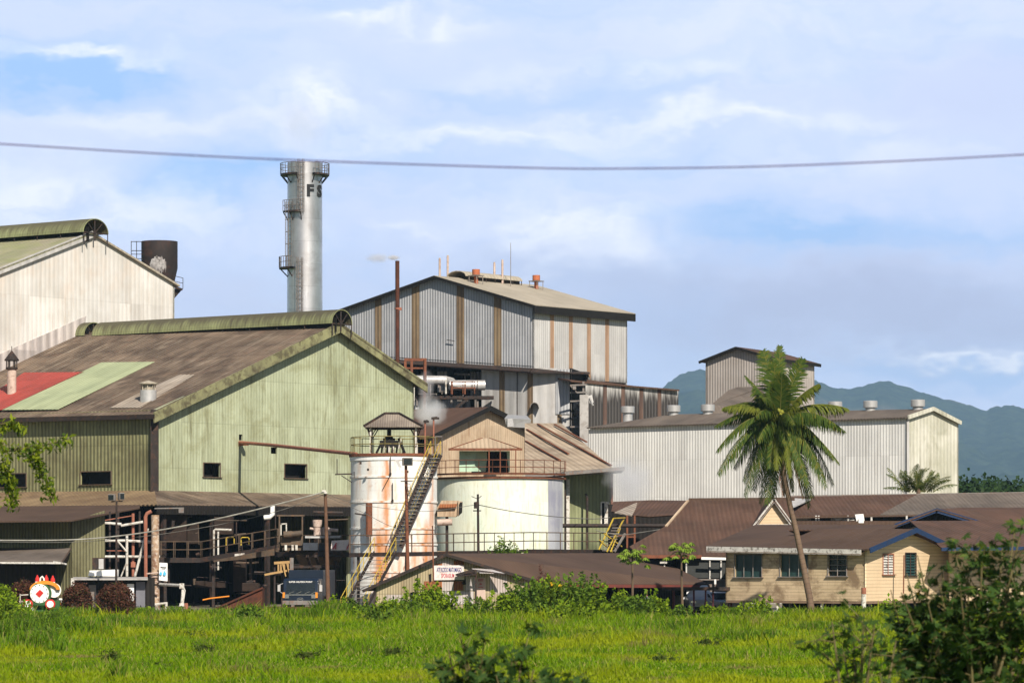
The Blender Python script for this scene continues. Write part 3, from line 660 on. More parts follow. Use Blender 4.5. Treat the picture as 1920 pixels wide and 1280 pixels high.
# vents standing on the slope
def roof_vent(px, py, pt, rad, kind):
    b = rp.p(px, py); zt = Z(pt, b.y)
    if kind == 'tall':
        m = MB().lathe(b, [(rad, b.z-.6), (rad, zt-1.5)], 18); o = m.build('vent_pipe', M['pink_pipe'], roof, smooth=True)
        m = MB(); m.lathe(b, [(rad*.95, zt-1.5), (rad*1.3, zt-1.45), (rad*1.3, zt-1.3), (rad*.95, zt-1.28)], 18)
        for k_ in range(6):
            a = k_*math.pi/3; q = b+Vector((math.cos(a), math.sin(a), 0))*rad*1.1; m.bar(A3(q, zt-1.35), A3(q, zt-.75), .07)
        m.lathe(b, [(rad*1.55, zt-.8), (rad*1.6, zt-.72), (0.03, zt), (0, zt)], 18); m.tube([A3(b, zt-.1), A3(b, zt+.35)], .03, 5)
        m.build('cowl', M['dark_steel'], o, smooth=False)
    else:
        o = MB().lathe(b, [(rad, b.z-.6), (rad, zt-.75), (rad*.9, zt-.72)], 22).build('vent_pipe', M['vent_steel'], roof, smooth=True)
        m = MB()
        for k_ in range(8):
            a = k_*math.pi/4; q = b+Vector((math.cos(a), math.sin(a), 0))*rad*.85; m.bar(A3(q, zt-.8), A3(q, zt-.2), .06)
        m.lathe(b, [(rad*.7, zt-.75), (rad*.7, zt-.2)], 16); m.lathe(b, [(rad*1.15, zt-.28), (rad*1.15, zt-.2), (0.05, zt), (0, zt)], 22); m.build('cowl', M['roof_beige'], o)
roof_vent(22, 738, 657, .36, 'tall'); roof_vent(278, 750, 713, .62, 'short')
# ridge vault
def ridge_vent(parent, base, d, s0, s1, hw, hh, zlo, gap=.35, across=dR, mat='moss_vault', ends=True, ribs=4):
    m = MB(); p0, p1 = base+d*s0, base+d*s1
    m.vault(p0, p1, across, hw, hh, zlo+gap, 16, .07); o = m.build('ridge_vent', M[mat], parent, smooth=False)
    n = max(2, int(abs(s1-s0)/2.6))
    for j in range(n+1):
        q = base+d*(s0+(s1-s0)*j/n)
        for sg in (-1, 1): MB().bar(q+across*sg*(hw-.12)+UP*(zlo-.6), q+across*sg*(hw-.12)+UP*(zlo+gap+.05), .07).build('vent_post', M['dark_steel'], o)
    for q in (p0, p1):
        f = MB()
        q = q+d*(.12 if q is p0 else -.12)*(1 if s1 > s0 else -1)
        f.bar(q-across*hw*.95+UP*(zlo+gap), q+across*hw*.95+UP*(zlo+gap), .1); f.bar(q+UP*(zlo-.2), q+UP*(zlo+gap+hh-.1), .1)
        for a in (50, 130): f.bar(q+UP*(zlo+gap), q+across*math.cos(R(a))*hw*.93+UP*(zlo+gap+math.sin(R(a))*hh*.93), .07)
        f.build('vent_frame', M['dark_steel'], o)
    MB().slab([p0-across*(hw*.55)+UP*(zlo-.3), p1-across*(hw*.55)+UP*(zlo-.3), p1-across*(hw*.55)+UP*(zlo+gap+.5), p0-across*(hw*.55)+UP*(zlo+gap+.5)], .05, face_to=-across).build('gap_shade', M['black'], o)  # black sheet standing in for the shade inside the vent gap
    return o
RB = A3(A_, 0); sA = (col(A_, dL, 192)-A_).length; sB = (col(A_, dL, 152)-A_).length
def zrid(s): # ridge height at distance s
    f_ = s/((ridfar-A_).length); return (zA+.32)*(1-f_)+Z(625, ridfar.y)*f_
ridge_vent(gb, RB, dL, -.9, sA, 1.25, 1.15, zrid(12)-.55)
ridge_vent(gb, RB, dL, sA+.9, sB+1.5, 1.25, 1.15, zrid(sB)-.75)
# closing rear walls
MB().slab([A3(Rr, 0)+dL*48, A3(L, 0)+dR*2, A3(L, zC)+dR*2, A3(Rr, zR)+dL*48], .15).build('rear_wall', M['dark_wall'], gb)
MB().slab([A3(Rr, 0), A3(Rr, 0)+dL*48, A3(Rr, zR)+dL*48, A3(Rr, zR)], .15, face_to=dR).build('rear_wall', M['green_side'], gb)
# lean-to canopy round the open ground floor
wv = 4.6; cz1, cz0 = Z(919, C.y), Z(946, 270)
corner = C-dL*wv-dR*wv
cm = MB(); e1 = A3(s640+dR*1.5, cz1); e1o = A3(s640+dR*1.5-dL*wv, cz0+.15)
cm.slab([A3(C, cz1), e1, e1o, A3(corner, cz0)], .09, up=True)
cm.build('canopy', M['roof_old'], gb)
rib_roof = sheet('rust_ribbed_canopy', (.30,.215,.125), (.20,.135,.08), pitch=.42, ribd=.7, streak=(.12,.07,.045), sa=.5, stain=(.10,.06,.045), sta=.5, bump=.9, seed=40)
MB().slab([A3(C, cz1), A3(L, cz1+.1), A3(L-dR*wv, cz0), A3(corner, cz0)], .09, up=True).build('canopy', rib_roof, gb)
MB().slab([A3(corner, cz0-.05), e1o-UP*.05, e1o-UP*.75, A3(corner, cz0-.7)], .1, face_to=-dL).build('fascia', M['dark_wall'], gb)
cols = MB()
for t in (0.02, .2, .42, .64, .86):
    q = (C-dL*(wv-.5)-dR*(wv-.6)*(1-t)).lerp(s640-dL*(wv-.5), t); MB().box((q.x, q.y, 3.4), .3, .3, 6.8, dR).build('column', M['dark_steel'], gb)
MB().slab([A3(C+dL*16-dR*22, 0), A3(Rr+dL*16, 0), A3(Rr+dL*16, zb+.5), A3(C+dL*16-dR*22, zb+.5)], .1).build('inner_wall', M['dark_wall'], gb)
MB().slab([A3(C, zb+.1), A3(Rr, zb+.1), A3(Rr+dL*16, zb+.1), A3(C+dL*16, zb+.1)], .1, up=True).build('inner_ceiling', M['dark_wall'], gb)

# ------------------------------------------------------------ 2. cream white gabled building, far left
W0 = col(A_, dL, 160); ww = wallp(W0, dR)
wA, wR, wLft = col(W0, dR, 170), col(W0, dR, 327), col(W0, dR, -420)
zwA, zwR = Z(440, wA.y), Z(532, wR.y); slope = (zwA-Z(507, col(W0, dR, 0).y))/((wA-col(W0, dR, 0)).length)
zwL = zwA-slope*(wA-wLft).length
wb = thing('white_building', 'tall cream white gabled building rising behind the pale green mill hall', 'factory', (wA+dL*15).to_tuple())
MB().slab([A3(wLft, 0), A3(wR, 0), A3(wR, zwR), A3(wA, zwA), A3(wLft, zwL)], .2).build('gable_wall', M['white_gable'], wb)
MB().slab([A3(wR, 0), A3(wR, 0)+dL*45, A3(wR, zwR)+dL*45, A3(wR, zwR)], .2, face_to=dR).build('side_wall', M['white_end'], wb)
lw = M['roof_beige']
wr = A3(wA, zwA+.2)-dL*.3; wl = A3(wLft, zwL+.2)-dL*.3; wrr = A3(wR, zwR+.15)-dL*.3+dR*.4-UP*.25
MB().slab([wr, wr+dL*48, wl+dL*48, wl], .15, up=True).build('roof', sheet('mossy_pale_roof', (.36,.32,.24), (.27,.28,.15), pitch=.5, ribd=.35, streak=(.17,.13,.10), sa=.5, stain=(.33,.33,.14), sta=.5, lap=3, seed=41), wb)
MB().slab([wr, wrr, wrr+dL*48, wr+dL*48], .15, up=True).build('roof', M['roof_beige'], wb)
MB().slab([wl+UP*.1, wr+UP*.1, wr-UP*.45, wl-UP*.45], .12, face_to=-dL).build('barge_board', M['zinc_panel'], wb)
bp = [ww.p(px, py, .06) for px, py in ((-60, 735), (158, 630), (162, 592), (-60, 690))]
MB().slab(bp, .04).build('wall_sheet', sheet('grey_stained_panel', (.52,.47,.44), (.40,.36,.35), pitch=.9, ribd=.35, streak=(.2,.15,.13), sa=.6, vary=.18, seed=42), wb)
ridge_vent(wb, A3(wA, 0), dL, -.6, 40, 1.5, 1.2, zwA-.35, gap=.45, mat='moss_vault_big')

# ------------------------------------------------------------ 3. soot-black flue behind it
Y_ = 352; c_ = G(299, Y_); rs_ = 34/F*Y_
ft = thing('flue_stack', 'short black sooty steel flue with a railed ladder cage, behind the cream gable', 'chimney', c_.to_tuple())
MB().lathe(c_, [(rs_*.80, 0), (rs_*.80, Z(535, Y_)), (rs_*.86, Z(524, Y_)), (rs_*1.0, Z(503, Y_)), (rs_*1.0, Z(453, Y_)), (rs_*.94, Z(453, Y_)), (rs_*.9, Z(500, Y_))], 48).build('shell', M['black_stack'], ft, smooth=True)
patch = MB(); random.seed(8)
for i_ in range(24):
    a_ = -116+i_*2.2; e_ = abs(i_-12)/12; patch.lathe(c_, [(rs_*.875, Z(521-9*e_*random.random(), Y_)), (rs_*1.012, Z(503, Y_)), (rs_*1.012, Z(481+10*e_**2+random.random()*5, Y_))], 1, a_, a_+2.25)
patch.build('bare_patch', plain('bleached_steel_patch', (.42,.40,.39), (.16,.14,.13), scale=1.2, amt=.9, dirt=(.05,.04,.04), da=.8), ft, smooth=True)
m = MB()
for zt in (453, 470, 485): m.tube([P(246, zt, Y_-1), P(246, zt, Y_+.6), P(270, zt, Y_+.6)], .035, 5); m.tube([P(246, zt, Y_-1), P(268, zt, Y_-1)], .035, 5)
for px in (246, 256): m.tube([P(px, 452, Y_-1), P(px, 497, Y_-1)], .035, 5)
m.slab([P(246, 476, Y_-1), P(270, 476, Y_-1), P(270, 476, Y_+.6), P(246, 476, Y_+.6)], .06, up=True)
m.build('ladder_cage', M['dark_steel'], ft)
m = MB().slab([P(318, 533, Y_-1), P(343, 541, Y_-1), P(343, 541, Y_+1), P(318, 533, Y_+1)], .2, up=True)
m.rail([P(326, 537, Y_-1), P(343, 541, Y_-1), P(343, 541, Y_+1)], 1.0, 1); m.slab([P(326, 560, Y_-.6), P(343, 541, Y_-.6), P(326, 541, Y_-.6)], .1)
m.build('platform', M['dark_steel'], ft)

# ------------------------------------------------------------ 4. tall steel chimney with FS letters
Y_ = 400; c_ = G(571.5, Y_); rb, rt = 34.5/F*Y_, 32.5/F*Y_; zt_ = Z(306, Y_)
ch = thing('tall_chimney', 'tall bright steel chimney with black letters FS, rising behind the green hall', 'chimney', c_.to_tuple())
prof = [(rb*1.02, 0)]+[(rb+(rt-rb)*t, zt_*t) for t in (.1, .4, .7, 1.0)]+[(rt*.93, zt_), (rt*.93, zt_-3)]
MB().lathe(c_, prof, 64).build('shaft', M['stack_steel'], ch, smooth=True)
# seams
def sector(px0, px1, r0, r1, py_, name='platform', a=None, rails=True, brackets=True):
    z_ = Z(py_, Y_); a0, a1 = a; g = MB(); n = max(4, int((a1-a0)/10))
    g.lathe(c_, [(r0, z_), (r1, z_), (r1, z_+.18), (r0, z_+.18)], n, a0, a1)
    o = g.build(name, M['dark_steel'], ch)
    g = MB()
    if rails:
        pts = [Vector((c_.x+r1*math.cos(R(a0+(a1-a0)*j/n)), c_.y+r1*math.sin(R(a0+(a1-a0)*j/n)), z_+.15)) for j in range(n+1)]
        g.rail(pts, 1.15, 1.3, .035)
        g.build('railing', M['mid_steel'], o)
    if brackets:
        g = MB()
        for j in range(0, n+1, 3):
            d = Vector((math.cos(R(a0+(a1-a0)*j/n)), math.sin(R(a0+(a1-a0)*j/n)), 0)); g.bar(c_+d*r1*.97+UP*z_, c_+d*r0*1.0+UP*(z_-.85), .09)
        g.build('bracket', M['dark_steel'], o)
sector(0, 0, rt*.99, 2.62, 330, a=(-62, 110)); sector(0, 0, rt*.99, 2.62, 330, a=(125, 252))
sector(0, 0, rt*.99, 2.45, 400, a=(200, 262)); sector(0, 0, rt*.99, 2.75, 505, a=(165, 238))
def ladder(px, ya, yb, ang, cage=True):
    d = Vector((math.cos(R(ang)), math.sin(R(ang)), 0)); e = Vector((-d.y, d.x, 0)); g = MB(); z0, z1 = Z(yb, Y_), Z(ya, Y_)
    for s_ in (-.22, .22): g.tube([c_+d*2.05+e*s_+UP*z0, c_+d*2.05+e*s_+UP*z1], .035, 5)
    z = z0
    while z < z1: g.bar(c_+d*2.05-e*.22+UP*z, c_+d*2.05+e*.22+UP*z, .04); z += .45
    if cage:
        for a_ in range(-80, 81, 40):
            q = c_+d*(2.05+.55*math.cos(R(a_)))+e*.38*math.sin(R(a_)); g.tube([q+UP*z0, q+UP*z1], .02, 4)
        z = z0
        while z < z1: g.tube([c_+d*(2.05+.55*math.cos(R(a_)))+e*.38*math.sin(R(a_))+UP*z for a_ in range(-90, 91, 30)], .025, 4); z += 1.3
    g.build('ladder', M['mid_steel'], ch)
ladder(0, 302, 400, 262); ladder(0, 380, 505, 222); ladder(0, 485, 585, 258)
def wrap(sv, ang, zc, r):
    out = []
    for v in sv: a = R(ang)+v.x/r; out.append(Vector((c_.x+(r+v.z)*math.cos(a), c_.y+(r+v.z)*math.sin(a), zc+v.y)))
    return out
vs, fs = text_geo('F S', 1.35, .012, bold=.05)
w_ = max(v.x for v in vs)-min(v.x for v in vs); kx = 2.1/w_; vs = [Vector((v.x*kx, v.y, v.z)) for v in vs]
MB().mesh((wrap(vs, -50, Z(360, Y_), rt+.07), fs)).build('letters', M['letter_black'], ch)

# ------------------------------------------------------------ 5. tall grey boiler house
N = G(1000, 340); tl = col(N, dL, 645); ta = col(N, dL, 820); tr = col(N, dR, 1176)
tb = thing('boiler_house', 'tallest grey zinc-clad block with brown vertical strips, behind the tan shed', 'factory', (N+dL*12+dR*8).to_tuple())
zN, zTa, zTl, zTr = Z(573, N.y), Z(521, ta.y), Z(581, tl.y), Z(588, tr.y)
lf, rg = wallp(N, dL), wallp(N, dR)
lbot = lambda v, py: A3(v, Z(py, v.y))
MB().slab([lbot(N, 690), lbot(tl, 667), A3(tl, zTl), A3(ta, zTa), A3(N, zN)], .15).build('gable_wall', M['grey_left'], tb)
q1 = col(N, dR, 1105)
MB().slab([lbot(N, 690), lbot(q1, 697), lbot(q1, 713), lbot(tr, 718), A3(tr, zTr), A3(N, zN)], .15).build('side_wall', M['grey_right'], tb)
def strip(pl, x0, x1, ytop, ybot, mat, off=.025, name='cladding_strip'):
    f = lambda px, yy: pl.p(px, yy(px) if callable(yy) else yy, off)
    MB().slab([f(x0, ybot), f(x1, ybot), f(x1, ytop), f(x0, ytop)], .02).build(name, mat, tb)
yt = lambda px: np.interp(px, [645, 820, 1000], [583, 523.5, 575.5]); yb_ = lambda px: np.interp(px, [645, 1000], [667, 690])-.5
for a, b in ((703, 715), (772, 786), (856, 870), (926, 940)): strip(lf, a, b, yt, yb_, M['brown_strip'])
ytr = lambda px: np.interp(px, [1000, 1176], [575, 590]); ybr = lambda px: np.interp(px, [1000, 1104.9, 1105, 1176], [690, 697, 713, 718])-.5
for a, b in ((1032, 1039), (1067, 1074), (1101, 1108), (1135, 1142)): strip(rg, a, b, ytr, ybr, M['tan_strip'])
dd = (tr-N)
# roof
rA, rN_, rL = A3(ta, zTa+.2)-dR*.5, A3(N, zN+.12)-dR*.5-dL*.55-UP*.1, A3(tl, zTl+.1)-dR*.5+dL*.4-UP*.1
zs = (zTr-zN)
MB().slab([rA, rN_, rN_+dd+dR*1.1+UP*zs, rA+dd+dR*1.1+UP*zs], .12, up=True).build('roof', M['roof_beige'], tb)
MB().slab([rA, rA+dd+dR*1.1, rL+dd+dR*1.1, rL], .12, up=True).build('roof', M['roof_beige'], tb)
m = MB(); m.bar(rA-UP*.16, rN_-UP*.16, .14, .26); m.bar(rA-UP*.16, rL-UP*.16, .14, .26)
m.slab([rN_-UP*.06, rN_+dd+dR*1.1+UP*(zs-.06), rN_+dd+dR*1.1+UP*(zs-.75), rN_-UP*.75], .12, face_to=-dL)
m.build('fascia', M['black'], tb)
# closing faces
MB().slab([A3(tl, 0), A3(tl+dd, 0), A3(tl+dd, zTl), A3(tl, zTl)], .15, face_to=dL).build('rear_wall', M['grey_left'], tb)
MB().slab([A3(tl+dd, 0), A3(tr, 0), A3(tr, zTr), A3(ta+dd, zTa), A3(tl+dd, zTl)], .15, face_to=dR).build('rear_wall', M['grey_left'], tb)
MB().slab([lbot(N, 688)+UP*.1, lbot(tl, 665)+UP*.1, lbot(tl, 665)+dd+UP*.1, lbot(N, 688)+dd+UP*.1], .12, up=True).build('floor_slab', M['dark_wall'], tb)
m = MB(); a_, b_ = col(N, dL, 752), N
m.slab([lbot(a_, 674)+dL*0-dR*0, lbot(N, 690), lbot(N, 690)-dR*.8-UP*.35, lbot(a_, 674)-dR*.8-UP*.35], .12, up=True)
m.slab([lbot(N, 690), lbot(q1, 697), P(1106, 699, 339.2), P(1071, 698, 338.9), lbot(N, 690)-dL*.3-dR*.8-UP*.35], .12, up=True)
m.build('skirt_canopy', M['dark_steel'], tb)
# lower block
NI = N+(dL+dR)*.35; kx1 = G(1071, 339.6); loL, loR = wallp(NI, dL), wallp(NI, kx1-NI); kx0 = col(NI, dL, 903)
class _Lo:
    n = Vector((0, -1, 0))
    def p(s, px, py, off=0): return (loL if px < 1000 else loR).p(px, py, off)
lo = _Lo()
def lop(px, py, off=0): return lo.p(px, py, off)
lz = 0
MB().slab([A3(NI, 0), A3(kx0, 0), lop(903, 683), A3(NI, Z(688, NI.y))], .15).build('lower_wall', M['zinc_panel'], tb)
MB().slab([A3(NI, 0), A3(kx1, 0), lop(1071, 692), A3(NI, Z(688, NI.y))], .15).build('lower_wall', M['zinc_panel'], tb)
for a, b, t0, t1 in ((936, 946, 686, 880), (989, 999, 688, 880), (1045, 1053, 771, 900)):
    MB().slab([lop(a, t1, .03), lop(b, t1, .03), lop(b, t0, .03), lop(a, t0, .03)], .02).build('cladding_strip', M['brown_strip'], tb)
MB().slab([lop(1042, 776, .1), lop(1068, 776, .1), lop(1068, 692, .1), lop(1042, 692, .1)], .04).build('patch_panel', M['grey_left'], tb)
MB().slab([lop(969, 780, .04), lop(970.2, 780, .04), lop(970.2, 690, .04), lop(969, 690, .04)], .02).build('downpipe', M['dark_steel'], tb)
h0 = lop(1002, 765)
m = MB(); m.vault(h0-dL*0+lo.n*0, h0+lo.n*1.0, Vector((1, 0, 0)), .42, .5, 0, 10, .05); m.build('wall_hood', M['mid_steel'], tb)
MB().slab([A3(lop(1071, 700), 0), A3(lop(1071, 700), 0)+Vector((1.5, 9, 0)), lop(1071, 690)+Vector((1.5, 9, 0)), lop(1071, 690)], .15, face_to=Vector((1, 0, 0))).build('lower_wall', M['dark_wall'], tb)
back = Plane(G(740, 357), G(1110, 357), G(740, 357, 5))
MB().slab([A3(back.p(735, 700), 0), A3(back.p(1112, 700), 0), back.p(1112, 672), back.p(735, 672)], .15).build('inner_wall', M['dark_wall'], tb)
for a, b, t0, t1 in ((820, 838, 696, 735), (882, 905, 697, 765), (775, 800, 752, 775), (830, 903, 742, 775)):
    MB().slab([P(a, t1, 350), P(b, t1, 350), P(b, t0, 350), P(a, t0, 350)], .06).build('patch_panel', M['grey_left'], tb)
# roof furniture
def onroof(px, py): # right slope
    return Plane(rA, rN_, rN_+dd+UP*zs).p(px, py)
for px, py, pt, r_ in ((892.5, 531, 505, .36), (1005.5, 541, 516, .36)):
    b = onroof(px, py); zt = Z(pt, b.y); m = MB().lathe(b, [(r_*.55, b.z-.3), (r_*.55, b.z+.75), (r_, b.z+.78), (r_, zt), (r_*.9, zt), (r_*.9, zt-.3)], 22)
    o = m.build('roof_vent', M['rust_red_vent'], tb, smooth=True); m = MB()
    for sx_ in (-.45, .45):
        for sy_ in (-.45, .45): m.bar(b+dR*sx_+dL*sy_-UP*.1, b+dR*sx_+dL*sy_+UP*.7, .07)
    m.box(b+UP*.7, 1.05, 1.05, .08, dR); m.build('vent_stand', M['mid_steel'], o)
s0, s1 = (col(ta, dR, 862)-ta).length, (col(ta, dR, 962)-ta).length
mo = MB().vault(A3(ta, 0)+dR*(s0-.5), A3(ta, 0)+dR*s1, -dL, 1.15, .55, Z(521, ta.y)+.30, 14, .07).build('ridge_vent', M['roof_beige'], tb)
m = MB()
for j in range(7):
    q = A3(ta, 0)+dR*(s0+(s1-s0)*j/6)
    for sg in (-1, 1): m.bar(q-dL*1.02*sg+UP*(zTa-.5), q-dL*1.02*sg+UP*(zTa+.4), .08)
m.slab([A3(ta, zTa-.6)+dR*s0-dL*.8, A3(ta, zTa-.6)+dR*s1-dL*.8, A3(ta, zTa+.5)+dR*s1-dL*.8, A3(ta, zTa+.5)+dR*s0-dL*.8], .05)
m.build('vent_frame', M['dark_steel'], mo)
for px, pt, yy in ((824.5, 487, 352), (839.5, 482, 352), (927, 495, 353), (942, 490, 353)):
    b = G(px, yy); MB().lathe(b, [(.105, zTa-2), (.105, Z(pt, yy)), (.08, Z(pt, yy)+.18)], 12).build('flue_pipe', M['pink_pipe'], tb, smooth=True)
MB().tube([G(957.5, 352, zTa-1), G(957.5, 352, Z(455, 352))], [.045, .025], 5).build('antenna', M['mid_steel'], tb)
MB().bar(lf.p(838, 637, .25), lf.p(852, 639, .25), .06).build('bracket', M['dark_steel'], tb)
# brown vent pipe in front of its gable
vp = thing('vent_pipe', 'thin brown steam pipe with white vapour at its tip, against the grey gable', 'pipe', G(745, 337).to_tuple())
m = MB().lathe(G(745, 337), [(.19, 0), (.19, Z(489, 337)), (.15, Z(489, 337))], 14); m.build('pipe', M['dull_rust'], vp, smooth=True)
m = MB().lathe(G(745, 337), [(.24, Z(580, 337)), (.24, Z(577, 337))], 12); m.box(G(748.5, 337, Z(579, 337)), .45, .3, .25); m.build('clamp', M['pink_rust'], vp)

# ------------------------------------------------------------ 6. soot streaked lean-to building
S0 = G(1098, 338); S1 = col(S0, dR*.55+Vector((.6, 0, 0)), 1272); sp = wallp(S0, S1-S0)
ln = thing('lean_to_building', 'long low annexe with black soot streaks down its zinc panels, beside the tallest block', 'factory', S0.lerp(S1, .5).to_tuple())
zS0, zS1 = Z(716, S0.y), Z(731, S1.y)
MB().slab([A3(S0, 0), A3(S1, 0), A3(S1, zS1), A3(S0, zS0)], .15).build('front_wall', M['soot'], ln)
for a, b in ((1131, 1138), (1165, 1172), (1199, 1206), (1233, 1240)):
    MB().slab([sp.p(a, 800, .03), sp.p(b, 800, .03), sp.p(b, np.interp(b, [1098, 1272], [717, 731.5]), .03), sp.p(a, np.interp(a, [1098, 1272], [717, 731.5]), .03)], .02).build('cladding_strip', sheet('sooty_brown_strip', (.13,.08,.06), (.08,.05,.04), pitch=.42, seed=43) if a == 1131 else bpy.data.materials['sooty_brown_strip'], ln)
f0, f1 = P(1070, 713, 337.2), P(1274, 730, S1.y-.5); up_ = Vector((-3.5, 8, 1.15))
MB().slab([f0, f1, f1+up_*.7+Vector((0, 0, -.4)), f0+up_], .14, up=True).build('roof', M['roof_brown'], ln)
MB().slab([A3(S1, 0), A3(S1, 0)+Vector((-3, 9, 0)), A3(S1, zS1+.5)+Vector((-3, 9, 0)), A3(S1, zS1)], .15, face_to=Vector((1, 0, 0))).build('end_wall', M['dark_wall'], ln)
m = MB()
for py in (722, 736, 752, 800): m.bar(P(1069, py, 337), P(1100, py-1, 337), .1, .14)
m.bar(P(1083, 737, 336.8), P(1069, 722, 336.8), .1); m.box(P(1077, 727, 336.5), .3, .3, .3); m.bar(G(1094, 337.3), P(1094, 715, 337.3), .18)
m.build('frame', M['mid_steel'], ln)
MB().box((X(1095, 336), 336, Z(740, 336)/2), .78, .6, Z(740, 336)).build('column', M['concrete'], ln)
m = MB(); m.tube([P(1060, 778, 342), P(1078, 774, 341.5), P(1082, 766, 341)], .28, 12); m.tube([P(1074, 768, 341), P(1078, 757, 341), P(1088, 755, 341)], .26, 12)
m.build('duct', M['silver'], ln, smooth=True)
m = MB(); m.slab([P(1102, 742, 336.2), P(1110, 740, 336.2), P(1113, 754, 336), P(1106, 756, 336)], .1); m.bar(P(1106, 744, 336), P(1112, 760, 335.8), .1); m.build('torn_flashing', M['zinc_panel'], ln)

# ------------------------------------------------------------ 7. pipework platform between hall and boiler house
pf = thing('pipework_platform', 'rusty steel platform carrying silver lagged ducts, under the overhang of the tallest block', 'pipework', G(830, 341).to_tuple())
m = MB(); m.tube([P(772, 712, 342), P(835, 713, 342), P(846, 716, 343), P(850, 722, 345)], .42, 16); m.tube([P(842, 722, 340.5), P(909, 722, 341)], .46, 18); m.build('duct', M['silver'], pf, smooth=True)
m = MB()
for px in (868, 885, 895): m.lathe(G(px, 340.6), [(0, 0)], 3) if False else m.tube([P(px, 722, 340.75), P(px+1.2, 722, 340.75)], .485, 18)
m.build('duct_band', M['mid_steel'], pf)
m = MB(); m.slab([P(782, 745, 340), P(925, 744, 340), P(925, 743, 343), P(782, 743, 343)], .25, up=True); m.bar(P(855, 764, 340), P(878, 747, 340), .25); m.bar(P(780, 745, 339.9), P(926, 745, 339.9), .16, .3)
for px in (790, 870): m.bar(G(px, 341), P(px, 745, 341), .3)
m.build('deck', M['dark_steel'], pf)
m = MB().rail([P(846, 738, 339.6), P(890, 738, 339.6)], 1.1, 1.0, .04); m.bar(P(848, 739, 339.6), P(848, 715, 339.6), .12); m.bar(P(872, 739, 339.6), P(872, 715, 339.6), .12); m.bar(P(846, 727, 339.6), P(892, 727, 339.6), .08); m.build('railing', M['rust_steel'], pf)
m = MB()
for px in (760, 772, 796): m.bar(G(px, 338), P(px, 674, 338), .22)
m.bar(P(758, 674, 338), P(800, 674, 338), .25); m.bar(P(758, 690, 338), P(796, 690, 338), .15)
m.tube([P(797, 674, 337.8), P(797, 712, 337.8), P(795, 722, 337.8)], [.14, .14, .22], 10)
m.build('pipe_frame', M['rust_steel'], pf)
m = MB(); random.seed(3)
for i in range(26):
    px = random.uniform(778, 900); py = random.uniform(698, 758); ln_ = random.uniform(8, 34)
    if random.random() < .5: m.tube([P(px, py, 345+random.random()*5), P(px+ln_, py+random.uniform(-1, 1), 345)], random.uniform(.05, .14), 6)
    else: m.tube([P(px, py, 344+random.random()*5), P(px, py+ln_*.6, 345)], random.uniform(.05, .12), 6)
m.build('pipe_run', M['mid_steel'], pf)
m = MB()
for px, a, b in ((836, 712, 738), (776, 726, 760), (795, 700, 712)): m.tube([P(px, a, 339.5), P(px, b, 339.5)], .08, 8)
m.build('pale_pipe', M['white_paint'], pf)

# ------------------------------------------------------------ 8. long white store with roof ventilators
Q = G(1702, 288); ql = col(Q, dL, 1104); qr = col(Q, dR, 1797); qa = col(Q, dR, 1745)
wl_ = thing('white_store', 'long white ribbed store with drum ventilators along its brown roof, behind the coconut palm', 'warehouse', Q.lerp(ql, .5).to_tuple())
zQ, zQl, zQr, zQa = Z(783, Q.y), Z(802, ql.y), Z(795, qr.y), Z(769, qa.y)
MB().slab([A3(Q, 0), A3(ql, 0), A3(ql, zQl), A3(Q, zQ)], .15).build('side_wall', M['white_long'], wl_)
MB().slab([A3(Q, 0), A3(qr, 0), A3(qr, zQr), A3(qa, zQa), A3(Q, zQ)], .15).build('gable_wall', M['white_end'], wl_)
wqa = A3(qa, zQa+.12)-dL*.25; qla = ql+(qa-Q)
e_, f_ = A3(Q, zQ+.08)-dL*.25-dR*.3-UP*.05, A3(ql, zQl+.08)-dR*.3-UP*.05
hipz = Z(783, qla.y-4)
rgf = A3(qla-dL*6, Z(782, qla.y)+.1)
MB().slab([e_, wqa, rgf, f_], .1, up=True).build('roof', M['roof_grey'], wl_)
MB().slab([wqa, A3(qr, zQr+.1)-dL*.25, A3(qr, zQr+.1)+(ql-Q)*.9, rgf], .1, up=True).build('roof', M['roof_grey'], wl_)
MB().slab([A3(qr, 0), A3(qr+(ql-Q), 0), A3(qr+(ql-Q), zQl-.5), A3(qr, zQr)], .15, face_to=dR).build('rear_wall', M['white_end'], wl_)
m = MB(); m.bar(e_, wqa, .12, .3); m.bar(wqa, A3(qr, zQr+.1)-dL*.25, .12, .3); m.build('barge_board', M['white_end'], wl_)
MB().bar(A3(Q, 0)+(-dL-dR)*.04, A3(Q, zQ)+(-dL-dR)*.04, .18).build('corner_trim', M['zinc_panel'], wl_)
rv = None; rsd = wqa.lerp(rgf, 0)
for i, px in enumerate((1721, 1632, 1566, 1411, 1327, 1263, 1177)):
    d_ = rgf-wqa; k_ = (px-960)/F; s_ = (k_*wqa.y-wqa.x)/(d_.x-k_*d_.y); pt = wqa+d_*s_
    rad, hh_ = .56, .98
    if rv is None:
        rv = hood_ventilator(pt-UP*.25, rad, hh_).build('roof_ventilator', M['vent_steel'], wl_, smooth=True); first = pt
        rv_m = rv.data
    else:
        o = rv.copy(); COL.objects.link(o); o.parent = wl_; o.location = pt-first

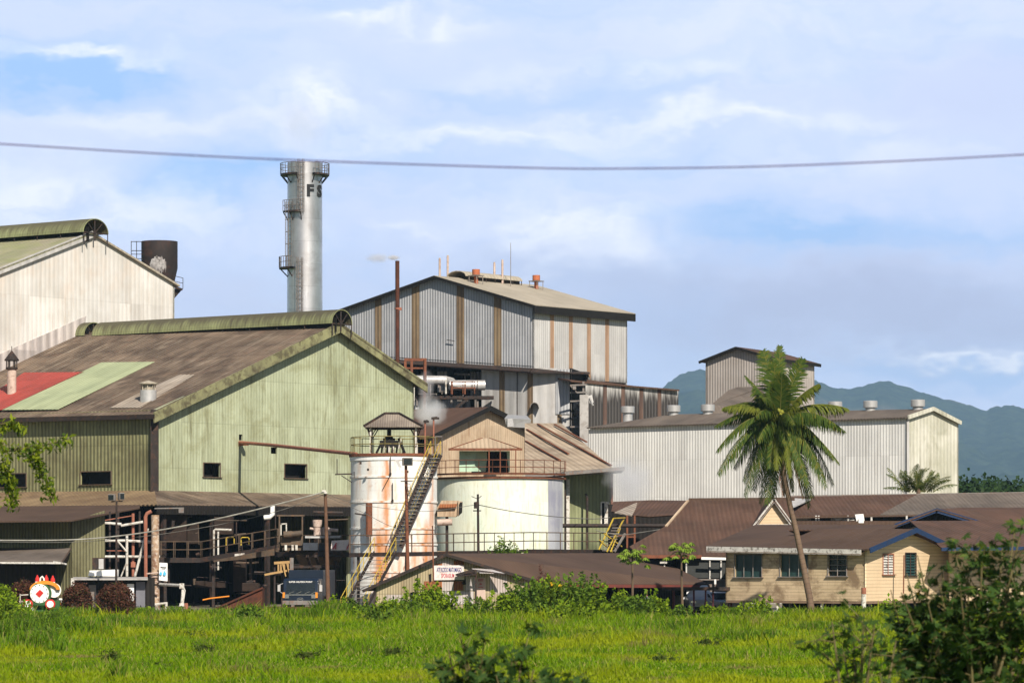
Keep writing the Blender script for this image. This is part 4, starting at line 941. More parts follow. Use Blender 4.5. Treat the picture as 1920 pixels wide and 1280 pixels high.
# ------------------------------------------------------------ 9. small tower block behind the palm
N2 = G(1455, 350); a2, l2, r2 = col(N2, dL, 1384), col(N2, dL, 1323), col(N2, dR, 1527)
tw = thing('tower_block', 'small ribbed tower with a low gable, in front of the hills behind the palm', 'tower', N2.to_tuple())
z2, z2a, z2l, z2r = Z(674, N2.y), Z(653, a2.y), Z(678, l2.y), Z(684, r2.y)
tm = sheet('pinkish_grey_sheet', (.42,.38,.35), (.35,.31,.28), pitch=.3, ribd=.35, streak=(.24,.19,.16), sa=.5, bump=.6, seed=44)
MB().slab([A3(N2, 0), A3(l2, 0), A3(l2, z2l), A3(a2, z2a), A3(N2, z2)], .15).build('gable_wall', tm, tw)
MB().slab([A3(N2, 0), A3(r2, 0), A3(r2, z2r), A3(N2, z2)], .15).build('side_wall', tm, tw)
ra, rn, rl_ = A3(a2, z2a+.15)-dR*.4, A3(N2, z2+.1)-dR*.4-dL*.4, A3(l2, z2l+.05)-dR*.4+dL*.5
dz = Vector((0, 0, z2r-z2)); d2 = (r2-N2)+dR*.9
MB().slab([ra, rn, rn+d2+dz, ra+d2+dz], .12, up=True).build('roof', M['roof_brown'], tw); MB().slab([ra, ra+d2+dz, rl_+d2+dz, rl_], .12, up=True).build('roof', M['roof_brown'], tw)
m = MB(); m.bar(ra-UP*.12, rn-UP*.12, .1, .24); m.bar(ra-UP*.12, rl_-UP*.12, .1, .24); m.bar(rn-UP*.15, rn+d2+dz-UP*.15, .1, .3); m.build('fascia', M['black'], tw)
MB().slab([A3(r2, 0), A3(r2, 0)+dL*10, A3(r2, z2r)+dL*10, A3(r2, z2r)], .15, face_to=dR).build('rear_wall', tm, tw)
MB().slab([A3(l2, 0), A3(l2, 0)+(r2-N2), A3(l2, z2l)+(r2-N2), A3(l2, z2l)], .15, face_to=dL).build('rear_wall', tm, tw)
lp = [P(1322, 775, 335), P(1334, 758, 336), P(1366, 731, 343), P(1384, 725, 346), P(1425, 725, 346.5), P(1450, 775, 335)]
MB().slab(lp, .15, up=True).build('lean_to_roof', M['roof_grey'], tw)
# ------------------------------------------------------------ 10. tan gabled shed and its long side roof
T0 = G(822, 307); t_l = col(T0, dR, 800); t_a = col(T0, dR, 909); t_r = col(T0, dR, 984)
ts = thing('tan_shed', 'tan rust-streaked gabled shed with a plain brown roof, behind the tank cabin', 'shed', (T0+dR*5).to_tuple())
zt0, zta, ztr = Z(815, T0.y)-.3, Z(766, t_a.y), Z(803, t_r.y); ztl = Z(822, t_l.y)
MB().slab([A3(t_l, 0), A3(t_r, 0), A3(t_r, ztr), A3(t_a, zta), A3(t_l, ztl)], .12).build('gable_wall', M['tan_wall'], ts)
ra, rl_, rr2 = A3(t_a, zta+.15)-dL*.6, A3(t_l, ztl+.05)-dL*.6-dR*.5, A3(t_r, ztr+.05)-dL*.6+dR*.9-UP*.2
MB().slab([ra, ra+dL*16, rl_+dL*16, rl_], .12, up=True).build('roof', M['roof_brown'], ts)
MB().slab([ra, rr2, rr2+dL*16, ra+dL*16], .12, up=True).build('roof', M['roof_brown'], ts)
m = MB(); m.bar(ra-UP*.12, rl_-UP*.12, .12, .34); m.bar(ra-UP*.12, rr2-UP*.12, .12, .42); m.build('barge_board', M['black'], ts)
for k_ in range(3):
    q = A3(t_r, ztr-.5-.0)-dL*.4+dR*.2; MB().bar(q-UP*(.15+k_*.38)-dL*.2, q-UP*(.1+k_*.38)+dR*1.4-dL*.4, .16).build('purlin_end', M['dark_steel'], ts)
MB().slab([A3(t_r, 0), A3(t_r, 0)+dL*16, A3(t_r, ztr)+dL*16, A3(t_r, ztr)], .1, face_to=dR).build('rear_wall', M['tan_wall'], ts)
MB().slab([A3(t_l, 0), A3(t_l, 0)+dL*16, A3(t_l, ztl)+dL*16, A3(t_l, ztl)], .1, face_to=-dR).build('rear_wall', M['dark_wall'], ts)
sr = thing('annexe_building', 'green walled annexe with dark doorway under a long tan roof, beside the pale green tank', 'factory', G(1100, 273).to_tuple())
e0_, e1_, e2_, e3_ = P(984, 886, 270), P(1150, 878, 270), P(1052, 793, 290), P(984, 793, 290)
tp = Plane(e0_, e1_, e3_)
rf_ = MB().slab([e0_-UP*.02, e1_-UP*.02, e2_-UP*.02, e3_-UP*.02], .1, up=True)
la_, lb_ = (e1_-e0_).normalized(), (tp.p(1008, 796)-tp.p(1146, 874)).normalized()
def skew(q):
    d_ = q-e0_; c_ = la_.dot(lb_); x_, y_ = d_.dot(la_), d_.dot(lb_); s__ = (x_-c_*y_)/(1-c_*c_); return (s__, (y_-c_*x_)/(1-c_*c_))
rf_.face([e0_, e1_, e2_, e3_], [skew(q) for q in (e0_, e1_, e2_, e3_)]); rf_.build('roof', M['roof_tan'], sr)
for (xa, ya, xb, yb2) in ((1008, 796, 1146, 874), (988, 806, 1066, 852), (986, 828, 1050, 864), (1040, 797, 1100, 830)):
    d = tp.n*.07; MB().bar(tp.p(xa, ya)+d, tp.p(xb, yb2)+d, .16, .07).build('roof_lap', M['rust_steel'], sr)
MB().slab([e0_-UP*.02, P(1150, 879, 270), P(1150, 885, 270), P(978, 893, 270)], .1).build('fascia', M['roof_beige'], sr)
m = MB(); m.slab([P(985, 893, 269.4), P(1170, 878, 269.4), P(1165, 883, 273.5), P(985, 895, 273.5)], .14, up=True); m.bar(P(985, 893, 269.3), P(1171, 878, 269.3), .14, .26); m.build('eave_soffit', M['mid_steel'], sr)
ap = Plane(G(1062, 271.5), G(1147, 273.5), G(1062, 271.5, 4))
door = ap.rect(1127, 1141, 941, 983)
MB().slab([A3(ap.p(1058, 900), 0), A3(ap.p(1147, 900), 0), ap.p(1147, 884), ap.p(1058, 889)], .12, [door]).build('front_wall', M['green_annex'], sr)
m = MB(); n = ap.n
for a, b in ((0, 1), (1, 2), (2, 3), (3, 0)): m.bar(door[a]+n*.02, door[b]+n*.02, .1)
m.bar(ap.p(1137.5, 941, -.05), ap.p(1137.5, 983, -.05), .35, .1); df = m.build('door', M['white_paint'], sr); MB().slab([q-n*.3 for q in door], .03).build('door_leaf', M['black'], df)
MB().bar(G(1147.5, 273.3), P(1147.5, 880, 273.3), .16).build('corner_trim', M['rust_steel'], sr)
MB().slab([A3(ap.p(1147, 900), 0), A3(ap.p(1147, 900), 0)+Vector((-1, 14, 0)), ap.p(1147, 884)+Vector((-1, 14, 0)), ap.p(1147, 884)], .1, face_to=Vector((1, 0, 0))).build('side_wall', M['green_side'], sr)
m = MB(); m.tube([P(1101, 1028, 271.2), P(1101, 932, 271.2), P(1098, 925, 271.2)], .09, 8); m.build('downpipe', M['dark_steel'], sr)
m = MB(); m.slab([P(1062, 1032, 271), P(1068, 1032, 271), P(1068, 898, 271), P(1062, 898, 271)], .3); m.build('white_post', M['white_paint'], sr)
MB().bar(P(1057, 895, 270.6), P(1057, 1040, 270.6), .28).build('dark_post', M['dark_steel'], sr)
bv = tp.p(965, 800); m = MB()
m.slab([P(950, 800, 305), P(992, 802, 304), P(995, 786, 304), P(946, 784, 305)], .1); m.slab([P(946, 784, 305), P(995, 786, 304), P(988, 779, 307), P(952, 777, 308)], .1, up=True); m.box(P(971, 793, 305.5), 1.7, 1.6, .65)
m.build('roof_box_vent', M['vent_steel'], sr)

# ------------------------------------------------------------ tanks
def band(c, r, z, h=.12, t=.06, n=48): return [(r, z), (r+t, z), (r+t, z+h), (r, z+h)]
Y1 = 252; r1 = 81.0/F*Y1; c1 = G(738.5, Y1+r1*.0); zt1 = Z(853, Y1-r1)
t1 = thing('rusty_tank', 'tall white cylindrical tank with orange rust streaks and a roofed shelter on top', 'tank', c1.to_tuple())
MB().lathe(c1, [(r1, .3), (r1, zt1)], 72).build('shell', M['tank_rust'], t1, smooth=True)
m = MB()
for py in (893, 940, 990, 1020, 1072): m.lathe(c1, band(c1, r1, Z(py, Y1-r1)-.06), 72)
m.build('hoop', M['tank_rust'], t1, smooth=False)
m = MB(); m.lathe(c1, [(r1*.2, zt1-.05), (r1+.12, zt1-.05), (r1+.12, zt1+.14), (0, zt1+.2)], 72); m.build('rim', M['rust_steel'], t1)
MB().lathe(c1, [(r1+.06, zt1-.32), (r1+.06, zt1-.06)], 72).build('rim_band', M['clean_white'], t1)
pts = [c1+Vector((math.cos(R(a))*(r1-.02), math.sin(R(a))*(r1-.02), zt1+.15)) for a in range(-180, 181, 20)]
MB().rail(pts, 1.12, 1.05, .03, rails=(1, .55)).build('railing', M['rail_olive'], t1)
# stair-head landing at right
m = MB(); la = P(818, 850, Y1-1.8); m.slab([P(805, 851, Y1-2.6), P(830, 849, Y1-2.6), P(830, 849, Y1-.8), P(805, 851, Y1-.8)], .12, up=True); m.rail([P(816, 849, Y1-2.6), P(829, 849, Y1-2.6), P(829, 849, Y1-.8)], 1.1, .9, .035); m.bar(P(829, 850, Y1-1.7), P(815, 862, Y1-1.7), .08); m.build('landing', M['mid_steel'], t1)
# rooflet
hz, hp = Z(800, Y1-1.5), Z(776, Y1)
ca = [c1+Vector((dx, dy, 0)) for dx, dy in ((-1.95, -1.8), (1.95, -1.8), (1.95, 1.8), (-1.95, 1.8))]
cc = c1+Vector((-.15, 0, 0)); rdg = [A3(cc+Vector((-.45, 0, 0)), hp), A3(cc+Vector((.5, 0, 0)), hp)]
e = [A3(q, hz) for q in ca]
m = MB(); m.slab([e[0], e[1], rdg[1], rdg[0]], .05, up=True); m.slab([e[1], e[2], rdg[1]], .05, up=True); m.slab([e[2], e[3], rdg[0], rdg[1]], .05, up=True); m.slab([e[3], e[0], rdg[0]], .05, up=True)
rt_ = m.build('shelter_roof', sheet('streaked_shelter_roof', (.28,.235,.19), (.15,.12,.10), pitch=.16, ribd=.35, streak=(.08,.06,.045), sa=.8, seed=45), t1)
m = MB()
for a, b in ((0, 0), (1, 1), (2, 1), (3, 0)): m.bar(e[a]+UP*.06, rdg[b]+UP*.06, .12)
m.bar(rdg[0]+UP*.06, rdg[1]+UP*.06, .14); m.build('hip_capping', M['dark_steel'], rt_)
m = MB()
for i, q in enumerate(ca):
    qq = c1+(q-c1)*.78; MB().bar(A3(qq, zt1), A3(qq, hz), .11).build('shelter_post', M['white_paint'], t1)
m = MB()
for i, q in enumerate(ca):
    qq = c1+(q-c1)*.78; o_ = (c1-qq).normalized(); m.bar(A3(qq, hz-.75), A3(qq, hz)+Vector((o_.x*.6, 0, 0)), .07); m.bar(A3(qq, hz-.75), A3(qq, hz)-Vector((o_.x*.35, 0, 0)), .07)
    m.bar(A3(qq, hz-.05), A3(c1+(ca[(i+1) % 4]-c1)*.78, hz-.05), .1)
m.build('shelter_brace', M['dark_steel'], t1)
mach = thing('pump_drive', 'black cast pump drive with an upright shaft, under the shelter on the rusty tank', 'machine', A3(c1, zt1+.2).to_tuple())
cm_ = A3(c1, zt1+.2); m = MB(); m.box(cm_+Vector((-.3, -.6, .62)), 1.25, .7, .45); m.box(cm_+Vector((-.3, -.6, .9)), .8, .5, .2); m.lathe(cm_+Vector((-.3, -.6, 0)), [(.3, zt1+.9), (.26, zt1+1.3), (.14, zt1+1.35), (.14, zt1+1.9), (.2, zt1+1.95), (.12, hz)], 14)
for dx in (-.8, -.45, -.1, .2): m.bar(cm_+Vector((dx, -.9, .02)), cm_+Vector((dx+.05, -.8, .5)), .1)
m.bar(cm_+Vector((-1.15, -.9, .0)), cm_+Vector((-.75, -.7, .8)), .12); m.bar(cm_+Vector((.75, -.9, .0)), cm_+Vector((.35, -.7, 1.0)), .14); m.build('gear_housing', M['black'], mach)
m = MB()
for dx in (-.6, -.3, .0): m.tube([cm_+Vector((dx, -1.0, .05)), cm_+Vector((dx, -1.0, .45))], .05, 6)
m.tube([cm_+Vector((.35, -.95, .3)), cm_+Vector((.5, -.95, .95))], .05, 6); m.build('bolt', M['white_paint'], mach)
# fittings on the shell
m = MB(); fy = Y1-r1-.12
for px, a, b in ((732, 856, 888), (736, 905, 940), (664, 884, 896)): m.tube([P(px, a, fy-.02), P(px, b, fy-.02)], .03, 5)
for px, py in ((732, 888), (736, 938), (676, 868), (690, 880), (764, 884), (778, 955), (741, 985), (760, 962)): MB().box(P(px, py, fy), .14, .1, .16).build('valve', M['dark_steel'], t1)
m.tube([P(732, 890, fy), P(717, 918, fy+.1)], .025, 5); m.tube([P(628, 889, fy+2.0), P(660, 888, fy+2)], .05, 6); m.tube([P(632, 860, fy+2), P(632, 889, fy+2)], .03, 5); m.tube([P(640, 891, fy+2), P(660, 904, fy+2)], .03, 5)
m.build('fitting', M['dark_steel'], t1)
MB().tube([P(692, 942, fy-.1), P(692, 1005, fy-.1)], .22, 10).build('downpipe', M['rust_steel'], t1)
MB().tube([P(665, 962, fy-.1), P(690, 966, fy-.1)], .06, 6).build('valve_arm', M['dark_steel'], t1)

def stair(parent_name, label, cat, p0, p1, width, side, rails_mat, railh=1.0, n=None, own=True, parent=None):
    """straight steel stair from p0 (foot) to p1 (head); side = unit vector across"""
    st = thing(parent_name, label, cat, p0.to_tuple()) if own else parent
    m = MB(); s_ = side*width/2
    for sg in (-1, 1): m.bar(p0+s_*sg, p1+s_*sg, .07, .28)
    m.build('stringer', M['dark_steel'], st)
    n = n or int((p1.z-p0.z)/.24); m = MB()
    for i in range(1, n):
        q = p0.lerp(p1, i/n); m.box(q, width, .26, .04, side)
    m.build('tread', M['mid_steel'], st)
    m = MB()
    for sg in (-1, 1):
        m.tube([p0+s_*sg+UP*railh, p1+s_*sg+UP*railh], .028, 6); m.tube([p0+s_*sg+UP*railh*.5, p1+s_*sg+UP*railh*.5], .02, 6)
        for j in range(0, 7): q = p0.lerp(p1, j/6)+s_*sg; m.tube([q, q+UP*railh], .022, 5)
    m.build('handrail', rails_mat, st); return st
ys = Y1-r1-1.0
st1 = stair('tank_stair', 'upper steel stair with yellow handrails climbing the face of the rusty tank', 'stairs', P(742, 1026, ys), P(817, 852, ys+.3), .68, Vector((.95, .3, 0)).normalized(), M['yellow'], .9)
st2 = stair('access_stair', 'lower steel stair with yellow handrails rising from the ground left of the sign hut', 'stairs', P(660, 1150, 235), P(722, 1036, 244), 1.5, Vector((.95, -.3, 0)).normalized(), M['yellow'], 1.0)

# second tank, pale green
Y2 = 270; r2_ = 121/F*Y2; c2 = G(937, Y2); zt2 = Z(896, Y2-r2_)
t2 = thing('pale_green_tank', 'wide pale green cylindrical tank with a grey patch and a small roofed cabin on top', 'tank', c2.to_tuple())
MB().lathe(c2, [(r2_, Z(1032, Y2-r2_)), (r2_, zt2)], 90).build('shell', M['tank_green'], t2, smooth=True)
MB().lathe(c2, [(r2_+.012, Z(1031, Y2-r2_)), (r2_+.012, zt2-.02)], 12, -42, -14).build('painted_patch', M['tank_grey'], t2, smooth=True)
m = MB(); m.lathe(c2, [(r2_*.1, zt2-.02), (r2_+.15, zt2-.02), (r2_+.15, zt2+.12), (0, zt2+.25)], 90); m.lathe(c2, [(r2_+.35, zt2+.25), (r2_+.4, zt2+.38), (r2_+.0, zt2+.4)], 60, -160, -20); m.build('rim', M['rust_steel'], t2)
pts = [c2+Vector((math.cos(R(a))*(r2_+.1), math.sin(R(a))*(r2_+.1), zt2+.3)) for a in range(-180, 1, 12)]
MB().rail(pts, 1.0, 1.6, .028, rails=(1, .5)).build('railing', M['rust_steel'], t2)
m = MB(); m.lathe(c2, [(r2_+.3, Z(1034, Y2-r2_)-.6), (r2_+.3, Z(1034, Y2-r2_))], 60); m.lathe(c2, [(r2_+.3, 0), (r2_*.95, 0), (r2_*.95, Z(1044, Y2-r2_))], 60); m.build('base_ring', M['dark_steel'], t2)
cz = zt2+.2; yc = Y2-r2_*.5
def cp(px, py, y=yc): return P(px, py, y)
cab = MB(); cab.slab([cp(861, 884), cp(889, 884), cp(893, 845), cp(861, 845)], .08); cab.slab([cp(861, 884), cp(861, 884, yc+2.5), cp(861, 845, yc+2.5), cp(861, 845)], .08, face_to=Vector((-1, 0, 0)))
cab.slab([cp(889, 884, yc+.1), cp(893, 845, yc+.1), cp(956, 845, yc+2.6), cp(956, 884, yc+2.6)], .06)
cb = thing('tank_cabin', 'small mint green cabin with a tan hipped roof, standing on the pale green tank', 'cabin', A3(G(905, yc), zt2).to_tuple())
cab.build('cabin_wall', M['mint_paint'], cb)
m = MB(); m.slab([cp(890, 886, yc+.9), cp(954, 886, yc+.9), cp(950, 847, yc+.9), cp(893, 847, yc+.9)], .1); m.bar(cp(884, 885, yc-.2), cp(925, 885, yc-.2), .3, .12); m.build('opening_shade', M['black'], cb)  # black sheet stands in for the shaded cabin opening
ch_ = [cp(842, 842, yc-1.2), cp(978, 842, yc-.9), cp(976, 842, yc+3), cp(845, 842, yc+3)]; apx = cp(911, 821, yc+1); cx0, cx1 = apx-Vector((.25, 0, 0)), apx+Vector((.25, 0, 0))
m = MB(); m.slab([ch_[0], ch_[1], cx1, cx0], .06, up=True); m.slab([ch_[1], ch_[2], cx1], .06, up=True); m.slab([ch_[2], ch_[3], cx0, cx1], .06, up=True); m.slab([ch_[3], ch_[0], cx0], .06, up=True)
m.build('cabin_roof', sheet('tan_cabin_roof', (.43,.33,.23), (.33,.25,.17), pitch=.3, ribd=.3, streak=(.2,.13,.09), sa=.5, seed=46), cb)
m = MB(); m.bar(ch_[0], ch_[1], .1, .16); m.bar(ch_[1], ch_[2], .1, .16); m.bar(ch_[0], ch_[3], .1, .16)
for px in (917, 938, 967): m.bar(cp(px, 890, yc-1), cp(px, 843, yc-1), .08)
m.bar(ch_[0]+UP*.02, cx0, .07); m.bar(ch_[1]+UP*.02, cx1, .07); m.build('cabin_frame', M['rust_steel'], cb)
# box duct between the tanks
bd = thing('box_duct', 'tan and brown box duct with a dark open mouth, wedged between the two tanks', 'duct', G(842, 252).to_tuple())
q = [P(820, 968, 250.5), P(855, 968, 250.5), P(862, 960, 250.5), P(858, 938, 250.5), P(828, 938, 250.5), P(820, 950, 250.5)]
m = MB().slab(q, 2.0); m.slab([P(858, 967, 250.3), P(866, 960, 250.3), P(867, 940, 250.3), P(859, 938, 250.3)], 1.8); m.build('duct_body', M['tan_wall'], bd)
m = MB().slab([P(861, 966, 250.1), P(866.5, 960, 250.1), P(867, 941, 250.1), P(862, 941, 250.1)], .1); m.build('mouth', M['black'], bd)  # black plate in place of the darkness inside the duct
m = MB(); m.slab([P(822, 951, 250.2), P(855, 950, 250.2), P(859, 938, 250.8), P(828, 938, 250.8)], .08); m.build('top_sheet', M['rust_sheet'], bd)
m = MB(); m.tube([P(820, 979, 250.6), P(848, 978, 250.6)], .22, 12); m.build('stub_pipe', M['pink_pipe'], bd, smooth=True)
MB().bar(G(838, 251), P(838, 968, 251), .2).build('support', M['dark_steel'], bd)

# conveyor pipe from the hall to the tank
s_ = gab.p(451, 829, .1); e_ = P(668, 851, Y1-.6)
cvp = thing('inclined_pipe', 'long faded red pipe sloping from the green gable to the rusty tank top', 'pipe', s_.to_tuple())
MB().tube([s_-gab.n*.5, s_, s_.lerp(e_, .28)+UP*.03, e_], .13, 10).build('pipe', M['pink_rust'], cvp, smooth=True)
MB().bar(s_-UP*.1-gab.n*.1, s_+gab.n*.7-UP*.1, .3).build('wall_bracket', M['rust_steel'], cvp)

# ------------------------------------------------------------ walkways and gantries
def walkway(name, label, pts, wdt, mat='dark_steel', railmat='rail_dark', h=1.15, posts=(), depth=.28, cat='walkway', step=1.3):
    pts = [Vector(p) for p in pts]; o = thing(name, label, cat, A3(pts[0], 0).to_tuple())
    m = MB()
    for a, b in zip(pts, pts[1:]):
        m.slab([a, b, b+Vector((0, wdt, 0)), a+Vector((0, wdt, 0))], .06, up=True); m.bar(a-UP*depth/2, b-UP*depth/2, .08, depth); m.bar(a+Vector((0, wdt, -depth/2)), b+Vector((0, wdt, -depth/2)), .08, depth)
    m.build('deck', M[mat], o)
    m = MB().rail(pts, h, step, .03); m.rail([p+Vector((0, wdt, 0)) for p in pts], h, step, .03); m.build('railing', M[railmat], o)
    if posts:
        m = MB()
        for px, Yp, py in posts: MB().bar(G(px, Yp), P(px, py, Yp), .2).build('support', M[mat], o)
    return o
walkway('gantry_walkway', 'long dark gantry with thin railings passing in front of both tanks', [P(655, 1036, 246), P(850, 1033, 243), P(1000, 1029, 255), P(1150, 1030, 262)], 1.3, posts=((672, 246, 1036), (762, 245.5, 1036), (848, 244, 1034), (960, 253, 1032), (1125, 262, 1032)), step=1.6)
walkway('conveyor_gantry', 'sloping dark conveyor gantry with railings inside the open ground floor', [P(300, 1045, 268), P(376, 1045, 268), P(520, 1021, 266)], 1.2, posts=((310, 268.6, 1045), (400, 268, 1043), (470, 267, 1030)), step=1.1, depth=.35)
walkway('loading_deck', 'level dark deck with railings above the blue truck', [P(516, 1034, 262), P(660, 1034, 256)], 2.4, posts=((530, 263, 1034), (628, 259, 1034)), step=1.2, depth=.35)
m = thing('conveyor_belt', 'pale grey conveyor trough running beneath the sloping gantry', 'conveyor', G(430, 269).to_tuple())
MB().slab([P(400, 1050, 266.8), P(516, 1028, 265), P(516, 1040, 265), P(455, 1048, 266), P(400, 1053, 266.8)], .8).build('trough', M['rail_dark'], m)
MB().slab([P(440, 1046, 266.6), P(458, 1043, 266.4), P(458, 1036, 266.4), P(440, 1038, 266.6)], .05).build('number_plate', M['white_paint'], m)
# white and red board on deck
m = thing('warning_board', 'white board with red slanted strokes fixed to the deck railing', 'sign', P(640, 1034, 255.6).to_tuple())
MB().slab([P(620, 1031, 255.7), P(660, 1031, 255.7), P(660, 1011, 255.7), P(622, 1013, 255.7)], .04).build('board', M['sign_white'], m)
g = MB()
for a, b, c_2, d_2 in ((624, 1029, 631, 1017), (650, 1029, 656, 1016), (629, 1029, 630, 1020), (653, 1022, 660, 1018)): g.bar(P(a, b, 255.6), P(c_2, d_2, 255.6), .08)
g.build('red_stroke', M['sign_red'], m)
# deck machinery
m = thing('pump_set', 'pump with a white gate frame and short shaft standing on the loading deck', 'machine', P(550, 1033, 260.5).to_tuple())
g = MB(); g.tube([P(532, 1002, 259), P(548, 1001, 259)], .24, 12); g.tube([P(548, 1001, 259), P(566, 999, 259)], .2, 12); g.box(P(548, 1014, 259.6), 1.5, .6, .6); g.box(P(552, 1026, 259.8), 1.6, .6, .4); g.build('pump_body', M['rail_dark'], m)
g = MB()
for px in (527, 537): g.bar(P(px, 1003, 259.4), P(px, 981, 259.4), .08)
g.bar(P(526, 982, 259.4), P(538, 981, 259.4), .08)
for px in (536, 549, 556): MB().bar(P(px, 1031, 259.2), P(px, 1021, 259.2), .16).build('bollard', M['white_paint'], m)
g.build('gate_frame', M['white_paint'], m)
m = thing('portal_frame', 'thin grey steel portal frame standing over the pump on the loading deck', 'frame', P(545, 1033, 261).to_tuple())
g = MB(); g.bar(P(524, 1034, 261), P(524, 967, 261), .1); g.bar(P(567, 1034, 261), P(567, 967, 261), .1); g.bar(P(519, 966, 261), P(571, 966, 261), .1); g.build('frame', M['rail_dark'], m)
m = thing('process_vessel', 'pinkish white upright vessel with side nozzle on the loading deck', 'vessel', P(594, 1033, 259).to_tuple())
g = MB(); v0 = G(595, 259); g.lathe(v0, [(.26, Z(1004, 259)), (.26, Z(988, 259)), (.3, Z(987, 259)), (.34, Z(976, 259)), (.34, Z(974, 259)), (0, Z(974, 259))], 20); g.lathe(G(611, 259.4), [(.36, Z(1004, 259)), (.36, Z(992, 259)), (.2, Z(988, 259)), (0, Z(987, 259))], 18); g.tube([P(581, 990, 259), P(594, 992, 259)], .08, 8); g.tube([P(611, 992, 259.2), P(634, 994, 259.2)], .12, 8); g.build('vessel_shell', M['pink_pipe'], m, smooth=True)
g = MB(); g.slab([P(572, 1005, 258.5), P(640, 1005, 258.5), P(640, 1004, 260), P(572, 1004, 260)], .12, up=True); g.build('table_top', M['zinc_panel'], m)
g = MB(); g.slab([P(568, 1031, 258.6), P(612, 1031, 258.6), P(612, 1017, 258.6), P(568, 1017, 258.6)], 1.0); g.build('tank_box', M['blue_grey'], m)
m = thing('loading_chute', 'dull grey sheet-metal chute with ribs hanging under the loading deck', 'chute', P(600, 1052, 259).to_tuple())
g = MB(); g.slab([P(553, 1041, 260), P(640, 1041, 258), P(634, 1060, 259.5), P(565, 1062, 261)], .5); g.build('chute_plate', M['rail_dark'], m)
g = MB()
for px in (576, 592, 608): g.bar(P(px, 1042, 257.9), P(px+6, 1058, 258.9), .18)
g.bar(P(545, 1062, 258.2), P(636, 1061, 258), .14, .2); g.build('chute_rib', M['dark_steel'], m)
m = thing('feeder_frame', 'yellow and tan braced feeder frame left above the blue truck', 'frame', G(530, 256).to_tuple())
g = MB()
for px in (522, 527, 533, 540): g.bar(P(px, 1070, 257), P(px, 1056, 257), .12)
g.bar(P(514, 1055, 257), P(544, 1053, 257), .18); g.bar(P(496, 1077, 257), P(544, 1068, 257), .14)
for a, b in ((530, 1056), (538, 1056)): g.bar(P(a, b, 256.8), P(a+6, 1080, 256.8), .08)
g.build('braces', plain('tan_frame_paint', (.42,.27,.11), (.3,.18,.08)), m); MB().bar(G(547, 257), P(547, 1045, 257), .25).build('post', M['mid_steel'], m)
MB().bar(G(515, 257.2), P(515, 1054, 257.2), .12).build('post', M['dark_steel'], m)
# white elbow downpipe under canopy, white fluorescent fitting
m = MB(); m.tube([P(511, 947, 262), P(511, 964, 262), P(506, 969, 262), P(495, 970, 262)], .17, 10); tag(m.build('rainwater_pipe', M['clean_white'], base=P(511, 969, 262).to_tuple(), smooth=True), 'short white rainwater elbow hanging from the canopy eave', 'pipe')
m = MB(); m.tube([P(290, 953, 264), P(345, 952, 264)], .05, 6); m.box(P(340, 957, 264), .35, .3, .3); tag(m.build('canopy_lamp', M['mid_steel'], base=P(340, 957, 264).to_tuple()), 'small grey lamp on a conduit below the corner of the canopy', 'lamp')
# pipes & clutter deep in the opening
g = thing('process_pipes', 'group of pale vertical and bent pipes in the dark opening behind the sloping gantry', 'pipework', G(405, 272).to_tuple())
m = MB(); m.tube([P(401, 1070, 272), P(401, 994, 272), P(404, 992, 272), P(434, 993, 272)], .08, 8); m.tube([P(409, 1068, 272), P(409, 996, 272)], .07, 8); m.build('pipe', M['white_paint'], g)
m = MB(); random.seed(11)
for i in range(46):
    px = random.uniform(300, 640); py = random.uniform(960, 1128); y_ = random.uniform(268, 276); l_ = random.uniform(6, 60); r_ = random.choice((.03, .05, .08, .13))
    q = P(px+l_, py+random.uniform(-3, 3), y_) if random.random() < .55 else P(px+random.uniform(-2, 2), py+l_*.7, y_)
    MB().tube([P(px, py, y_), q], r_, 6).build('pipe', M['dark_steel' if i % 4 else 'rail_dark'], g, smooth=True)
m = MB()
for px, py, w__, h__, y_ in ((450, 1075, .9, 2.6, 270), (330, 988, 1.6, 2.2, 272), (360, 1000, 1.0, 1.5, 273), (420, 985, 1.4, 1.3, 274), (395, 1095, 2.2, .5, 272), (470, 1100, 1.2, .6, 266)):
    MB().box(P(px, py, y_), w__, .9, h__).build('casing', M['casing'], g, bevel=.04)
g2 = MB()
for px in (424, 452):
    g2.tube([P(px, 1022, 267.3), P(px, 1009, 267.3), P(px+2, 1007, 267.3), P(px+13, 1007, 267.3), P(px+15, 1009, 267.3), P(px+15, 1020, 267.3)], .04, 6)
g2.build('guard_hoop', M['yellow'], g)
# rusty wedge-shaped skip and floor bars
m = MB().slab([P(395, 1160, 250), P(402, 1142, 250), P(492, 1102, 250), P(492, 1160, 250)], 2.2); m.bar(P(400, 1142, 249.9), P(493, 1101, 249.9), .12)
tag(m.build('rusty_skip', M['dull_rust'], base=G(460, 250).to_tuple()), 'brown rusty wedge-sided steel skip on the yard in the dark opening', 'skip')
m = MB(); m.bar(P(488, 1141, 236), P(650, 1143, 236), .3, .35); m.bar(P(500, 1150, 235), P(655, 1151, 235), .3, .3)
for px in (500, 560, 640): m.bar(G(px, 236), P(px, 1142, 236), .25)
tag(m.build('barrier_rail', M['dull_rust'], base=G(570, 236).to_tuple()), 'low rusty double barrier rail on the ground in front of the blue truck', 'barrier')

